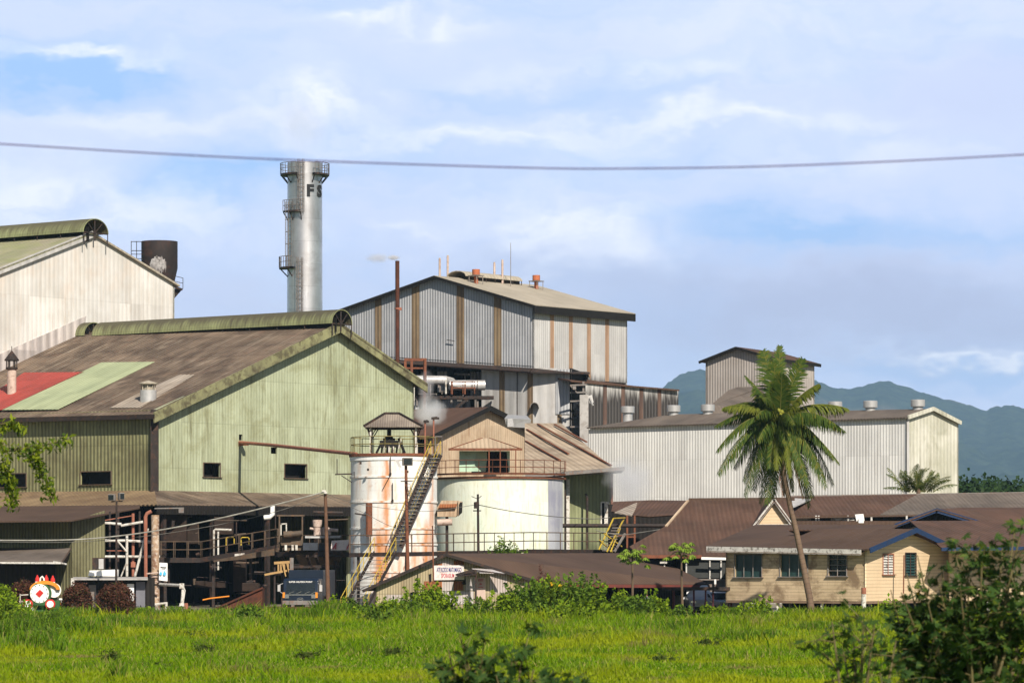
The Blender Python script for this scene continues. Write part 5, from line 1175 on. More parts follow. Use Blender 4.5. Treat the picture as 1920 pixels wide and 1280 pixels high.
# ------------------------------------------------------------ left: dark green shed, awning, porch, pipe rack, column
gs = thing('green_shed', 'low moss green corrugated shed with two brown awnings behind the ornamental engine', 'shed', G(70, 262).to_tuple())
K0 = G(134, 256); k1 = col(K0, dR, 197); kL = col(K0, dL, -120); zk = Z(977, K0.y)
MB().slab([A3(K0, 0), A3(kL, 0), A3(kL, zk), A3(K0, zk)], .1).build('front_wall', M['green_dark'], gs)
MB().slab([A3(K0, 0), A3(k1, Z(1068, k1.y)), A3(k1, Z(957, k1.y)), A3(K0, zk)], .1).build('end_wall', M['green_dark'], gs)
MB().slab([P(-120, 978, 255), P(133, 975, 253.5), P(262, 951, 262), P(262, 946, 266), P(-120, 950, 270)], .09, up=True).build('roof', M['roof_hut'], gs)
MB().slab([P(-90, 1052, 248), P(116, 1054, 248), P(134, 1027, 255.7), P(-90, 1027, 262)], .09, up=True).build('awning', M['roof_grey'], gs)
MB().slab([P(116, 1054, 248), P(134, 1027, 255.6), P(124, 1054, 254)], .06, face_to=Vector((1, -.2, 0))).build('awning_end', M['roof_hut'], gs)
m = MB(); m.bar(P(-90, 1054, 247.9), P(116, 1055, 247.9), .08, .12); m.bar(P(100, 1052, 248.2), P(125, 1057, 248), .1); m.build('gutter', M['fascia'], gs)
MB().slab([P(-90, 1165, 252.5), P(104, 1165, 252.5), P(104, 1050, 252.5), P(-90, 1050, 252.5)], .1).build('porch_wall', M['dark_wall'], gs)
m = thing('low_block', 'low dark grey block with flat slab roof and white jamb, behind the bronze bush', 'outbuilding', G(210, 246).to_tuple())
jp = Plane(G(137, 246), G(290, 246), G(137, 246, 3))
MB().slab([G(137, 246), G(290, 246), P(290, 1083, 246), P(137, 1083, 246)], .12).build('front_wall', M['dark_wall'], m)
MB().slab([P(255, 1140, 245.8), P(272, 1140, 245.8), P(272, 1090, 245.8), P(255, 1090, 245.8)], .05).build('shutter', plain('grey_shutter', (.16,.16,.18), (.12,.12,.14)), m)
MB().slab([P(137, 1084, 245), P(277, 1084, 245), P(277, 1081, 248.5), P(137, 1081, 248.5)], .1, up=True).build('roof_slab', M['concrete'], m)
MB().slab([P(238, 1126, 245.6), P(251, 1126, 245.6), P(251, 1094, 245.6), P(238, 1094, 245.6)], .15).build('jamb', M['clean_white'], m)
MB().slab([P(166, 1150, 245.9), P(180, 1150, 245.9), P(180, 1096, 245.9), P(166, 1096, 245.9)], .05).build('door', M['mid_steel'], m)
MB().slab([P(139, 1083, 244.9), P(139, 1165, 244.9), P(133, 1165, 244.9), P(133, 1083, 244.9)], .25).build('corner_post', M['fascia'], m)
m = thing('roof_clutter', 'white painted trough and grey box lying on the slab roof of the low block', 'trough', P(190, 1080, 246).to_tuple())
g = MB(); g.slab([P(165, 1079, 246), P(220, 1080, 246), P(221, 1067, 246), P(168, 1069, 246)], .7); g.build('trough', M['clean_white'], m)
g = MB(); g.slab([P(173, 1067, 246.5), P(196, 1067, 246.5), P(196, 1045, 246.5), P(173, 1045, 246.5)], .5); g.build('box_frame', M['dark_steel'], m); MB().slab([P(185, 1066, 246.3), P(194, 1066, 246.3), P(194, 1047, 246.3), P(185, 1047, 246.3)], .1).build('grey_panel', M['zinc_panel'], m)
pr = thing('pipe_rack', 'open steel pipe rack of white rails and rusty uprights right of the moss green shed', 'pipework', G(240, 252).to_tuple())
g = MB()
for y0, y1_, xa, xb in ((980, 982, 197, 228), (985, 978, 227, 268), (1013, 1013, 197, 232), (1013, 1016, 232, 296), (1043, 1043, 197, 300)): g.tube([P(xa, y0, 252), P(xb, y1_, 252)], .09, 8)
g.tube([P(238, 1003, 251.8), P(238, 1080, 251.8)], .09, 8); g.tube([P(221, 1014, 251.7), P(238, 1034, 251.7)], .06, 6); g.tube([P(237, 1055, 251.7), P(227, 1080, 251.7)], .05, 6); g.tube([P(277, 990, 251.7), P(270, 1015, 251.7), P(253, 1080, 251.7)], .09, 8)
g.build('rail', M['white_paint'], pr, smooth=True)
g = MB(); g.tube([P(249.5, 962, 252.3), P(249.5, 1080, 252.3)], .1, 8); g.tube([P(284, 958, 251), P(276, 962, 251), P(273, 968, 251), P(274, 1140, 251)], .13, 8); g.tube([P(287, 1000, 251), P(285, 1140, 251)], .07, 8); g.box(P(250, 1058, 252.2), .3, .3, .35)
g.tube([P(197, 975, 253), P(250, 966, 253)], .04, 6); g.tube([P(200, 1032, 253), P(240, 1032, 253)], .04, 6); g.build('upright', M['pink_rust'], pr, smooth=True)
g = MB()
for px in (206, 222, 262): MB().bar(G(px, 254), P(px, 958, 254), .12).build('column', M['dark_steel'], pr)
m = thing('mottled_column', 'thick mottled tan and rust column with pipes wrapped round its foot, beside the drop sign', 'column', G(290, 250).to_tuple())
g = MB().lathe(G(291, 250), [(.30, 0), (.30, Z(1075, 250)), (.27, Z(1070, 250)), (.27, Z(965, 250))], 20); g.build('shaft', plain('mottled_column_paint', (.42,.30,.20), (.17,.09,.055), scale=1.6, amt=1, dirt=(.55,.50,.44), da=.6), m, smooth=True)
g = MB(); g.lathe(G(291, 250), [(.38, Z(1082, 250)), (.38, Z(1078, 250))], 18); g.tube([P(275, 1075, 249.5), P(300, 1073, 249.5)], .06, 6); g.tube([P(278, 1092, 249.5), P(302, 1090, 249.5)], .06, 6); g.tube([P(276, 1110, 249.5), P(296, 1112, 249.5)], .07, 6); g.build('pipe_collar', M['pink_pipe'], m)
g = MB(); g.tube([P(276, 1092, 249.5), P(275, 1140, 249.5)], .09, 8); g.tube([P(283, 1140, 249), P(283, 1134, 249), P(312, 1130, 249), P(310, 1165, 249)], .12, 8); g.tube([P(292, 1150, 249), P(294, 1130, 249)], .1, 8); g.build('white_pipe', M['white_paint'], m)
m = thing('drop_sign', 'white sign board with two blue water drops hung on the mottled column', 'sign', P(307, 1088, 249).to_tuple())
MB().slab([P(298, 1087, 249.2), P(314, 1089, 249.2), P(314, 1055, 249.2), P(299, 1054, 249.2)], .05).build('board', M['clean_white'], m)
g = MB()
for px, rr3 in ((301.5, .085), (308.5, .10)):
    c0 = P(px, 1075, 249.1); vs_ = [c0+Vector((math.sin(a)*rr3*(1 if a > -9 else 1), 0, -math.cos(a)*rr3*1.2)) for a in [R(t) for t in range(-140, 141, 20)]]+[c0+UP*rr3*2.3]
    g.slab(vs_, .03)
g.build('drop', M['drop_blue'], m)
g = MB(); g.bar(P(301, 1062, 249.15), P(312, 1063, 249.15), .03); g.bar(P(303, 1065, 249.15), P(310, 1065.5, 249.15), .02); g.build('print_line', M['letter_black'], m)
m = thing('hydrant', 'white hydrant arm with a hose and elbow standing by the dark opening', 'pipe', G(341, 243).to_tuple())
g = MB(); g.tube([P(300, 1095, 246), P(339, 1097, 243), P(343, 1101, 243), P(342, 1122, 243), P(339, 1150, 243), G(339, 243)], .1, 8); g.tube([P(344, 1099, 243), P(347, 1106, 243), P(343, 1134, 243)], .035, 6); g.box(P(341, 1098, 243), .3, .3, .35); g.box(P(341, 1133, 243), .3, .25, .2); g.build('arm', M['white_paint'], m, smooth=True)
MB().bar(G(350, 243.4), P(349, 1130, 243.4), .22).build('stub_post', M['pink_rust'], m)
MB().tube([P(380, 1124, 256), P(395, 1121, 256), P(430, 1117, 256)], .05, 6).build('hose', M['orange_paint'], m)

# ------------------------------------------------------------ sign hut with long brown roof
HT = thing('sign_hut', 'long low brown-roofed hut with a white name board on its corrugated gable', 'hut', G(900, 216).to_tuple())
hp_ = Plane(G(706, 212), G(1032, 217), G(706, 212, 3))
hx = lambda px, py, off=0: hp_.p(px, py, off)
hole = [hp_.rect(769, 788, 1110, 1140)]
MB().slab([A3(hx(706, 1100), 0), A3(hx(1060, 1100), 0), hx(1060, 1098), hx(1028, 1090), hx(836, 1042), hx(706, 1099)], .08, hole).build('gable_wall', M['hut_wall'], HT)
MB().slab([q-hp_.n*.15 for q in hole[0]], .03).build('doorway', M['blue_grey'], HT)
for a, b, t0, t1_, mt in ((795, 829, 1089, 1107, 'rust_sheet'), (851, 868, 1089, 1106, 'rust_sheet'), (829, 850, 1089, 1107, 'bare_sheet'), (829, 888, 1108, 1132, 'bare_sheet'), (816, 829, 1056, 1066, 'rust_sheet'), (851, 870, 1050, 1060, 'rust_sheet'), (873, 890, 1080, 1106, 'bare_sheet')):
    MB().slab([hx(a, t1_, .03), hx(b, t1_, .03), hx(b, t0, .03), hx(a, t0, .03)], .02).build('wall_sheet', M[mt], HT)
for pts in (((804, 1076), (809, 1075), (809, 1090), (805, 1092)), ((866, 1092), (873, 1084), (874, 1095), (868, 1096))):
    MB().slab([hx(a, b, .035) for a, b in pts], .02).build('torn_hole_shade', M['black'], HT)  # black patches laid on the wall, standing in for dark holes
# roof
rt0 = hx(836, 1037, .4); rg0 = P(1215, 1036, 246); el0 = hx(680, 1105, .4); er0 = hx(1030, 1094, .4); er1 = P(1335, 1095, 232)
MB().slab([rt0, er0, P(1330, 1095, 228), rg0], .09, up=True).build('roof', M['roof_hut'], HT)
MB().slab([rt0, el0, el0+Vector((6, 30, 0)), rg0], .09, up=True).build('roof', M['roof_hut'], HT)
m = MB(); m.bar(rt0-UP*.08, el0-UP*.08, .1, .16); m.bar(rt0-UP*.08, er0-UP*.08, .1, .16); m.build('barge_board', M['dark_steel'], HT)
m = MB(); m.bar(er0-UP*.1, P(1330, 1096, 228)-UP*.1, .08, .18); m.build('fascia', plain('dull_red_fascia', (.16,.045,.035), (.09,.035,.03)), HT)
MB().slab([A3(er0, 0)+Vector((1, 5, 0)), G(1262, 232), P(1262, 1098, 232), P(1034, 1094, 222)], .1).build('side_wall', M['dark_wall'], HT)
for px in (1062, 1110, 1160, 1212, 1262): yy = np.interp(px, [1030, 1330], [217, 228]); MB().bar(G(px, yy), P(px, 1096, yy), .12).build('veranda_post', M['rust_steel'], HT)
# name board
sb = MB().slab([hx(813.5, 1087, .12), hx(870, 1086, .12), hx(869.5, 1059, .12), hx(813.5, 1059.5, .12)], .05); sbo = sb.build('name_board', M['sign_white'], HT)
xd = (hx(869, 1070)-hx(814, 1070)).normalized(); 
MB().mesh(text_on('ATE KODO MATUMAGO', hx(842, 1067.5, .13), xd, .27, 1.58, .0, .008, .01)).build('lettering', M['sign_blue'], sbo)
MB().mesh(text_on('SPORASIUM', hx(839.5, 1078.5, .13), xd, .26, .82, .0, .008, .01)).build('lettering', M['sign_red'], sbo)
MB().slab([hx(813.5, 1088.5, .1), hx(870, 1088, .1), hx(870, 1086.5, .1), hx(840, 1084.5, .1), hx(813.5, 1087, .1)], .03).build('torn_edge', M['dark_steel'], sbo)
# porch roof and notice door
m = MB(); m.slab([hx(884, 1065, .3), hx(918, 1065.5, .3), hx(946, 1074, 1.2), hx(900, 1073, 1.3)], .04, up=True); m.build('porch_roof', M['bare_sheet'], HT)
m = MB(); m.slab([hx(886, 1066, .25), hx(893, 1076, 1.4), hx(858, 1079, 1.4), hx(855, 1076, .3)], .05, up=True); m.bar(hx(855, 1077, 1.3), hx(886, 1068, 1.2), .1); m.bar(hx(888, 1068, 1.2), hx(946, 1076, 1.2), .08); m.bar(A3(hx(892, 1100, 1.2), 0), hx(892, 1070, 1.2), .12); m.build('porch_frame', M['dark_steel'], HT)
MB().slab([hx(893, 1140, .1), hx(910, 1140, .1), hx(910, 1082, .1), hx(893, 1082, .1)], .04).build('door', plain('faded_pink_door', (.50,.38,.32), (.40,.29,.25), scale=2), HT)
g = MB()
for py, w__ in ((1085.5, .34), (1088, .30), (1093.5, .12), (1095, .14), (1100, .30)): g.bar(hx(901.5, py, .13)-xd*w__/2, hx(901.5, py, .13)+xd*w__/2, .035)
g.build('door_print', M['sign_red'], HT)

# carport at the right end with cars
cpt = thing('carport', 'flat dark carport roof with a red fascia on thin dark red posts, sheltering pale cars', 'carport', G(1330, 226).to_tuple())
m = MB(); m.slab([P(1240, 1101, 222), P(1428, 1104, 222), P(1430, 1102, 225.5), P(1240, 1101, 225.5)], .1, up=True); m.build('roof', M['roof_hut'], cpt)
m = MB(); m.bar(P(1242, 1103, 221.9), P(1372, 1103, 221.9), .08, .2); m.build('fascia', M['dark_steel'], cpt)
m = MB(); m.bar(P(1372, 1102.5, 221.9), P(1430, 1104.5, 221.9), .08, .22); m.build('fascia', plain('red_fascia_paint', (.22,.04,.03), (.13,.035,.03)), cpt)
drp = plain('dark_red_post', (.09,.025,.03), (.06,.02,.02))
for px in (1264, 1301, 1323, 1337, 1366, 1371, 1405): MB().bar(G(px, 222.2), P(px, 1103, 222.2), .10).build('post', drp, cpt)
MB().bar(P(1150, 1137, 221), P(1235, 1128, 221), .1).build('rail', M['red_paint'], cpt)
tag(MB().slab([G(1209, 223), G(1221, 223), P(1221, 1117, 223), P(1209, 1117, 223)], .3).build('meter_box', M['clean_white']), 'small white box with a grille standing in the shade left of the carport', 'box')
# ------------------------------------------------------------ right hand roofs
bb = thing('brown_roofed_hall', 'hipped brown-roofed hall with a boarded gablet and open veranda beside the cream house', 'building', G(1290, 240).to_tuple())
a0, a1, a2_, a3_ = P(1186, 1026, 236), P(1372, 1043, 236), P(1416, 983, 243), P(1442, 935, 250)
a4, a5, a6 = P(1290, 937, 250), P(1248, 987, 244), P(1200, 1041, 236)
MB().slab([P(1200, 1041, 236), P(1390, 1042, 236), P(1480, 984, 244.3), P(1482, 936, 250.5), P(1292, 937, 250.5), P(1249, 985, 244.3), P(1180, 1024, 238.4)], .1, up=True).build('roof', M['roof_brown'], bb)
MB().bar(P(1291, 936.5, 250.4), P(1490, 935, 250.4), .14, .22).build('ridge_cap', M['roof_hut'], bb)
MB().bar(P(1290, 938, 250.2), P(1249, 986, 244), .16, .08).build('hip_cap', M['tan_wall'], bb)
m = MB(); m.bar(P(1200, 1043, 235.9), P(1316, 1043, 235.9), .1, .2); m.build('gutter', M['rust_steel'], bb)
MB().bar(P(1315, 1046, 235.5), P(1362, 1047, 235.5), .1, .16).build('white_fascia', M['clean_white'], bb)
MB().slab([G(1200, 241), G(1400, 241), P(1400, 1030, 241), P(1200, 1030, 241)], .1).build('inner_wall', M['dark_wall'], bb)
for px in (1246, 1287, 1331, 1352): MB().bar(G(px, 236.3), P(px, 1043, 236.3), .09).build('post', M['fascia'], bb)
MB().box(P(1244, 1054, 236.2), .45, .2, .12).build('meter_tray', M['fascia'], bb)
MB().slab([P(1289, 1083, 236.4), P(1360, 1083, 236.4), P(1360, 1048, 236.4), P(1289, 1048, 236.4)], .05).build('screen_panel', plain('grey_screen', (.045,.047,.045), (.03,.032,.03)), bb)
m = MB(); m.bar(P(1280, 1085.5, 235.8), P(1362, 1086, 235.8), .2, .07); m.slab([P(1280, 1085, 236), P(1362, 1085.5, 236), P(1362, 1120, 236), P(1290, 1120, 236)], .05); m.build('balustrade', M['mid_steel'], bb)
MB().box(P(1341, 1090, 235.7), .12, .15, .3).build('lamp', M['clean_white'], bb)
# gablet
gp = Plane(G(1416, 241), G(1485, 241), G(1416, 241, 3))
MB().slab([gp.p(1418, 984), gp.p(1486, 984), gp.p(1452, 941)], .15).build('gablet', M['siding'], bb)
m = MB(); m.bar(gp.p(1452, 936, .3), gp.p(1414, 986, .3), .12, .2); m.bar(gp.p(1451, 936, .3), gp.p(1488, 988, .3), .12, .2); m.bar(gp.p(1420, 984, .2), gp.p(1486, 984, .2), .12); m.build('gablet_barge', M['fascia'], bb)
m = MB(); q0, q1_, q2 = gp.p(1452, 937, .4), gp.p(1416, 984, .4), gp.p(1488, 985, .4); bk = Vector((0, 8, 0))
m.slab([q0, q1_, q1_+bk, q0+bk], .06, up=True); m.slab([q0, q2, q2+bk, q0+bk], .06, up=True); m.build('gablet_roof', M['roof_brown'], bb)

op = thing('open_lean_to', 'sagging brown lean-to roof over a dark gap, with steam behind, right of the annexe doorway', 'shed', G(1200, 256).to_tuple())
MB().slab([P(1146, 958, 253), P(1190, 966, 252), P(1218, 968.5, 251.6), P(1264, 965, 251), P(1294, 938, 258), P(1222, 937, 259), P(1150, 940, 259)], .1, up=True).build('roof', M['roof_brown'], op)
MB().slab([P(1152, 960, 252.6), P(1185, 966, 251.9), P(1199, 940, 258.6), P(1196, 940, 258.8)], .05, up=True).build('bleached_sheet', M['pale_sheet'], op)
MB().slab([G(1140, 262), G(1300, 262), P(1300, 945, 262), P(1140, 945, 262)], .1).build('inner_wall', M['dark_wall'], op)
for px in (1176, 1190): MB().bar(G(px, 252), P(px, 966, 252), .12).build('post', M['rust_steel'], op)
m = MB(); m.bar(P(1155, 1004, 252), P(1192, 1000, 252), .1); m.bar(P(1175, 1006, 252), P(1192, 1006, 252), .1); m.build('tie_rail', M['rust_steel'], op)
m = MB(); m.tube([P(1055, 985, 250), P(1250, 985, 250)], .14, 10); m.build('overhead_pipe', M['dark_steel'], op, smooth=True)
ys_ = thing('yellow_steps', 'yellow railed steps leaning under the dark lean-to, right of the green annexe', 'stairs', P(1140, 1036, 248).to_tuple())
m = MB()
for xa, ya, xb, yb3 in ((1123, 1030, 1150, 972), (1138, 1034, 1170, 972), (1150, 971, 1172, 970), (1133, 1000, 1166, 1024), (1124, 1012, 1148, 1034), (1145, 1034, 1163, 990)): m.bar(P(xa, ya, 248), P(xb, yb3, 250), .07)
m.build('handrail', M['yellow'], ys_); m = MB()
for t in np.linspace(.05, .9, 9): m.bar(P(1128+22*t, 1034-50*t, 249), P(1150+16*t, 1034-50*t, 249), .12, .05)
m.bar(P(1152, 1034, 248.5), P(1172, 1000, 249.5), .12); m.build('tread', M['mid_steel'], ys_)

lr = thing('long_back_shed', 'long brown and grey roofed shed with a dark slot under its eave', 'shed', G(1700, 255).to_tuple())
MB().slab([P(1482, 967, 250), P(1650, 964, 251), P(1720, 926, 258), P(1480, 931, 256.5)], .1, up=True).build('roof', M['roof_brown'], lr)
MB().slab([P(1650, 964, 251), P(1990, 960, 253), P(1990, 922, 260), P(1720, 926, 258)], .1, up=True).build('roof', M['roof_grey'], lr)
MB().slab([P(1484, 951, 249.8), P(1520, 935, 255), P(1482, 933, 256)], .08, up=True).build('roof_patch', M['zinc_panel'], lr)
MB().bar(P(1480, 930.5, 257), P(1990, 922.5, 260), .16, .14).build('ridge_cap', M['mid_steel'], lr)
MB().slab([G(1480, 255), G(1990, 257), P(1990, 945, 257), P(1480, 945, 255)], .1).build('inner_wall', M['dark_wall'], lr)
m = MB()
for px in (1530, 1535, 1590, 1634, 1700): MB().bar(G(px, 250.3), P(px, 966, 250.3), .12).build('eave_post', M['fascia'], lr)
for a, b in ((1486, 1520), (1558, 1602)): MB().slab([P(a, 975, 251), P(b, 975, 251), P(b, 970.5, 251), P(a, 970.5, 251)], .05).build('eave_panel', M['fascia'], lr)
m = MB(); m.bar(P(1482, 970, 249.9), P(1720, 966, 250.5), .1, .1); m.slab([P(1482, 992, 249), P(1700, 990, 249), P(1700, 976, 249), P(1482, 976, 249)], .1); m.build('valley_sheet', M['roof_hut'], lr)
m = MB(); m.slab([P(1606, 977, 246), P(1621, 976, 246), P(1619, 963, 246), P(1603, 964, 246)], .4); m.box(P(1614, 976, 246), .35, .5, .3); tag(m.build('air_unit', M['clean_white'], base=P(1612, 978, 246).to_tuple(), bevel=.02), 'small white tilted air unit perched behind the ridge of the cream house', 'air unit')
m = thing('blue_barge_wing', 'rear wing with blue barge boards over a dark open gable, behind the cream house ridge', 'building', G(1760, 236).to_tuple())
bw = Plane(G(1660, 238), G(1900, 238), G(1660, 238, 3))
MB().slab([bw.p(1665, 1010), bw.p(1905, 1010), bw.p(1898, 998), bw.p(1758, 958), bw.p(1680, 985)], .1).build('gable_wall', M['dark_wall'], m)
g = MB(); g.bar(bw.p(1757, 956, .5), bw.p(1678, 985, .5), .1, .26); g.bar(bw.p(1755, 956, .5), bw.p(1902, 999, .5), .1, .30); g.build('barge_board', M['blue_paint'], m)
MB().slab([bw.p(1757, 954, .6), bw.p(1905, 998, .6), P(2010, 986, 240), P(1990, 951, 252), P(1800, 951, 252)], .08, up=True).build('roof', M['roof_brown'], m)
MB().slab([bw.p(1757, 954, .6), bw.p(1676, 985, .6), P(1700, 984, 248), P(1800, 951, 252)], .08, up=True).build('roof', M['roof_brown'], m)

# ------------------------------------------------------------ cream weatherboard house on stilts
HC = G(1623, 216); hl, hr, ha = col(HC, dL, 1361), col(HC, dR, 1788), col(HC, dR, 1698)
fw_, gw_ = wallp(HC, dL), wallp(HC, dR)
hs = thing('cream_house', 'cream weatherboard house on short white stilts with brown roof and blue barge boards', 'house', HC.lerp(hl, .5).to_tuple())
zf = Z(1128, HC.y); ze, zp, zre = Z(1031, HC.y), Z(997, ha.y), Z(1031, hr.y)
w3 = [(1378, 1429, 1039, 1082), (1463, 1515, 1039, 1081), (1553, 1588, 1037, 1080)]; w4 = [(1655, 1675, 1038, 1077), (1697, 1717, 1036, 1079)]
MB().slab([A3(HC, zf), A3(hl, zf+.05), A3(hl, ze), A3(HC, ze)], .12, [fw_.rect(*q) for q in w3]).build('front_wall', M['siding_worn'], hs)
MB().slab([A3(HC, zf), A3(hr, zf), A3(hr, zre), A3(ha, zp), A3(HC, ze)], .12, [gw_.rect(*q) for q in w4]).build('gable_wall', M['siding'], hs)
window(hs, fw_, *w3[0], M['glass_green'], M['mid_steel'], mull=2, fw=.05); window(hs, fw_, *w3[1], M['glass_green'], M['mid_steel'], mull=2, fw=.05)
window(hs, fw_, *w3[2], M['glass'], M['mid_steel'], mull=1, transom=3, fw=.06)
window(hs, gw_, *w4[0], M['fascia'], M['pink_rust'], mull=1, louvre=8, fw=.05); window(hs, gw_, *w4[1], M['glass_green'], M['dark_steel'], mull=1, louvre=8, fw=.06)
MB().bar(A3(HC, zf)+(-dL-dR)*.01, A3(HC, ze)+(-dL-dR)*.01, .1).build('corner_board', M['siding'], hs)
# roof of the long wing
ev = .75
rc = A3(HC, Z(1029, HC.y))-dR*ev*.8-dL*.05; rlft = A3(hl, Z(1023, hl.y))-dR*ev*.8+dL*1.0
top1, top0 = P(1684, 983, 226), P(1416, 983, 236)
MB().slab([rc, rlft, top0, top1], .08, up=True).build('roof', M['roof_hut'], hs)
MB().slab([rc-UP*.02, rlft-UP*.02, rlft-UP*.36, rc-UP*.34], .06, face_to=-dR).build('fascia', M['fascia'], hs)
MB().slab([A3(HC, ze), A3(hl, ze), rlft-UP*.34, rc-UP*.32], .04, face_to=-UP).build('soffit', M['hub_wood'], hs)
# gable wing roof
gA = A3(ha, Z(991, ha.y))-dL*.75; gL = rc+(-dL)*.6+dR*.05; gR = A3(hr, Z(1031, hr.y))-dL*.75+dR*1.4-UP*.45
MB().slab([gA, gL, gL+dL*7, gA+dL*7+UP*.05], .08, up=True).build('roof', M['roof_hut'], hs)
MB().slab([gA, gR, gR+dL*9, gA+dL*9], .08, up=True).build('roof', M['roof_brown'], hs)
g = MB(); g.bar(gA-UP*.08, gL-UP*.08, .06, .30); g.bar(gA-UP*.08, gR-UP*.08, .06, .30); g.build('barge_board', M['blue_paint'], hs)
# right rear wing
MB().slab([P(1765, 1026, 219), P(1960, 1024, 221), P(1880, 975, 232), P(1706, 976, 230)], .08, up=True).build('roof', M['roof_brown'], hs)
MB().bar(P(1765, 1029, 218.9), P(1960, 1027, 220.9), .08, .2).build('fascia', M['blue_paint'], hs)
MB().slab([G(1780, 222, zf), G(1960, 224, zf), P(1960, 1024, 224), P(1780, 1026, 222)], .1).build('rear_wall', M['siding'], hs)
MB().slab([A3(hl, zf), A3(hl, zf)+dR*8, A3(hl, ze)+dR*8, A3(hl, ze)], .1, face_to=dL).build('rear_wall', M['siding'], hs)
MB().slab([A3(hr, zf), A3(hr, zf)+dL*9, A3(hr, zre)+dL*9, A3(hr, zre)], .1, face_to=dR).build('rear_wall', M['siding'], hs)
MB().slab([A3(hl, zf)+dR*8, A3(hr, zf)+dL*9, A3(hr, ze)+dL*9, A3(hl, ze)+dR*8], .1, face_to=UP+Vector((0, 1, 0))).build('rear_wall', M['siding'], hs)
MB().slab([A3(HC, zf+.05), A3(hr, zf+.05), A3(hr, zf+.05)+dL*9, A3(hl, zf+.05)+dR*8, A3(hl, zf+.05)], .15, up=True).build('floor', M['hub_wood'], hs)
def stilt(p): 
    g = MB(); g.box((p.x, p.y, zf/2), .18, .18, zf); g.build('stilt', M['white_paint'], hs)
for px in (1400, 1455, 1538, 1590): stilt(col(HC, dL, px)+dR*.2)
for px in (1663, 1699, 1737): stilt(col(HC, dR, px)+dL*.2)
for px in (1420, 1500, 1570): stilt(col(HC, dL, px)+dR*3.5)
for px in (1853, 1910): stilt(G(px, 222.3))
for i in range(2): MB().slab([A3(hl, 0)+dR*(6-i*.1), A3(hr, 0)+dL*5, A3(hr, zf)+dL*5, A3(hl, zf)+dR*6], .08).build('underfloor_shade', M['black'], hs) if i == 0 else None  # black sheet standing in for the shade beneath the floor
MB().bar(P(1695, 1040, 217), P(1694, 1112, 217), .07).build('downpipe', M['rust_steel'], hs)
mp = thing('marker_post', 'white post with a red band at its top by the cream house corner', 'post', G(1619.5, 210).to_tuple())
MB().lathe(G(1619.5, 210), [(.13, 0), (.13, Z(1113, 210))], 12).build('post', M['white_paint'], mp); MB().lathe(G(1619.5, 210), [(.14, Z(1113, 210)), (.14, Z(1101, 210)), (0, Z(1101, 210))], 12).build('red_band', M['pink_rust'], mp)

# ------------------------------------------------------------ parked cars
def car(label, px, Y, rz, kind, col_, group='pale cars parked behind the carport'):
    c = G(px, Y); o = thing('parked_car', label, 'car', c.to_tuple(), group); Ln, Wd = (4.4, 1.72)
    def W(x, y, z): a = R(rz); return c+Vector((x*math.cos(a)-y*math.sin(a), x*math.sin(a)+y*math.cos(a), z))
    if kind == 'van': side = [(-2.1,.35),(2.05,.35),(2.12,.75),(1.95,1.0),(1.25,1.15),(.55,1.85),(-1.9,1.9),(-2.15,1.1)]; glass = [(1.2,1.2),(.52,1.80),(-1.8,1.82),(-1.95,1.2)]
    else: side = [(-2.15,.32),(2.15,.32),(2.2,.62),(2.0,.86),(1.1,.98),(.4,1.42),(-1.1,1.45),(-1.75,1.0),(-2.2,.95)]; glass = [(1.0,1.0),(.38,1.38),(-1.08,1.40),(-1.62,1.02)]
    def prism(pr, w0, w1):
        m = MB(); n = len(pr); i = 0
        zs_ = [p[1] for p in pr]; zm = min(zs_); zM = max(zs_)
        for s in (-1, 1):
            for x, z in pr: m.v.append(W(x, s*(w0+(w1-w0)*max(0, (z-.9))/(max(zM-.9, .01))), z))
        m.f.append(tuple(range(n))); m.f.append(tuple(range(2*n-1, n-1, -1)))
        for j in range(n): m.f.append((j, n+j, n+(j+1) % n, (j+1) % n))
        return m
    prism(side, Wd/2, Wd/2-.18).build('body', col_, o, bevel=.05)
    prism(glass, Wd/2+.012-.0, Wd/2-.165).build('side_glass', M['glass'], o)
    gx = [p for p in side if p[1] > .97 and p[0] > .3]
    a, b = (1.18, 1.12), (.56, 1.80)
    if kind != 'van': a, b = (1.06, .99), (.43, 1.38)
    MB().slab([W(a[0]+.04, -.72, a[1]+.03), W(a[0]+.04, .72, a[1]+.03), W(b[0]+.04, .62, b[1]), W(b[0]+.04, -.62, b[1])], .02, face_to=W(9, 0, 3)-W(0, 0, 0)).build('windscreen', M['glass'], o)
    for x in (-1.35, 1.35):
        for s in (-1, 1):
            wq = MB(); wq.tube([W(x, s*(Wd/2-.18), .32), W(x, s*(Wd/2+.02), .32)], .32, 18); t = wq.build('wheel', M['rubber'], o)
            MB().tube([W(x, s*(Wd/2-.1), .32), W(x, s*(Wd/2+.03), .32)], .19, 12).build('rim', M['chrome'], t)
    for s in (-1, 1):
        MB().box(W(2.08 if kind != 'van' else 2.0, s*.6, .72 if kind != 'van' else .85), .18, .34, .16, (math.cos(R(rz)), math.sin(R(rz)), 0)).build('headlight', M['chrome'], o)
        MB().box(W(.85, s*.95, 1.05), .12, .2, .14, (math.cos(R(rz)), math.sin(R(rz)), 0)).build('mirror', col_, o)
    MB().box(W(2.18, 0, .48), .08, 1.2, .16, (math.cos(R(rz)), math.sin(R(rz)), 0)).build('grille', M['rubber'], o)
car('white van with sloping windscreen, standing behind the carport posts', 1302, 227.8, -78, 'van', M['car_white'])
car('silver-white saloon parked beside the white van behind the carport', 1341, 227.4, -62, 'saloon', M['car_white'])

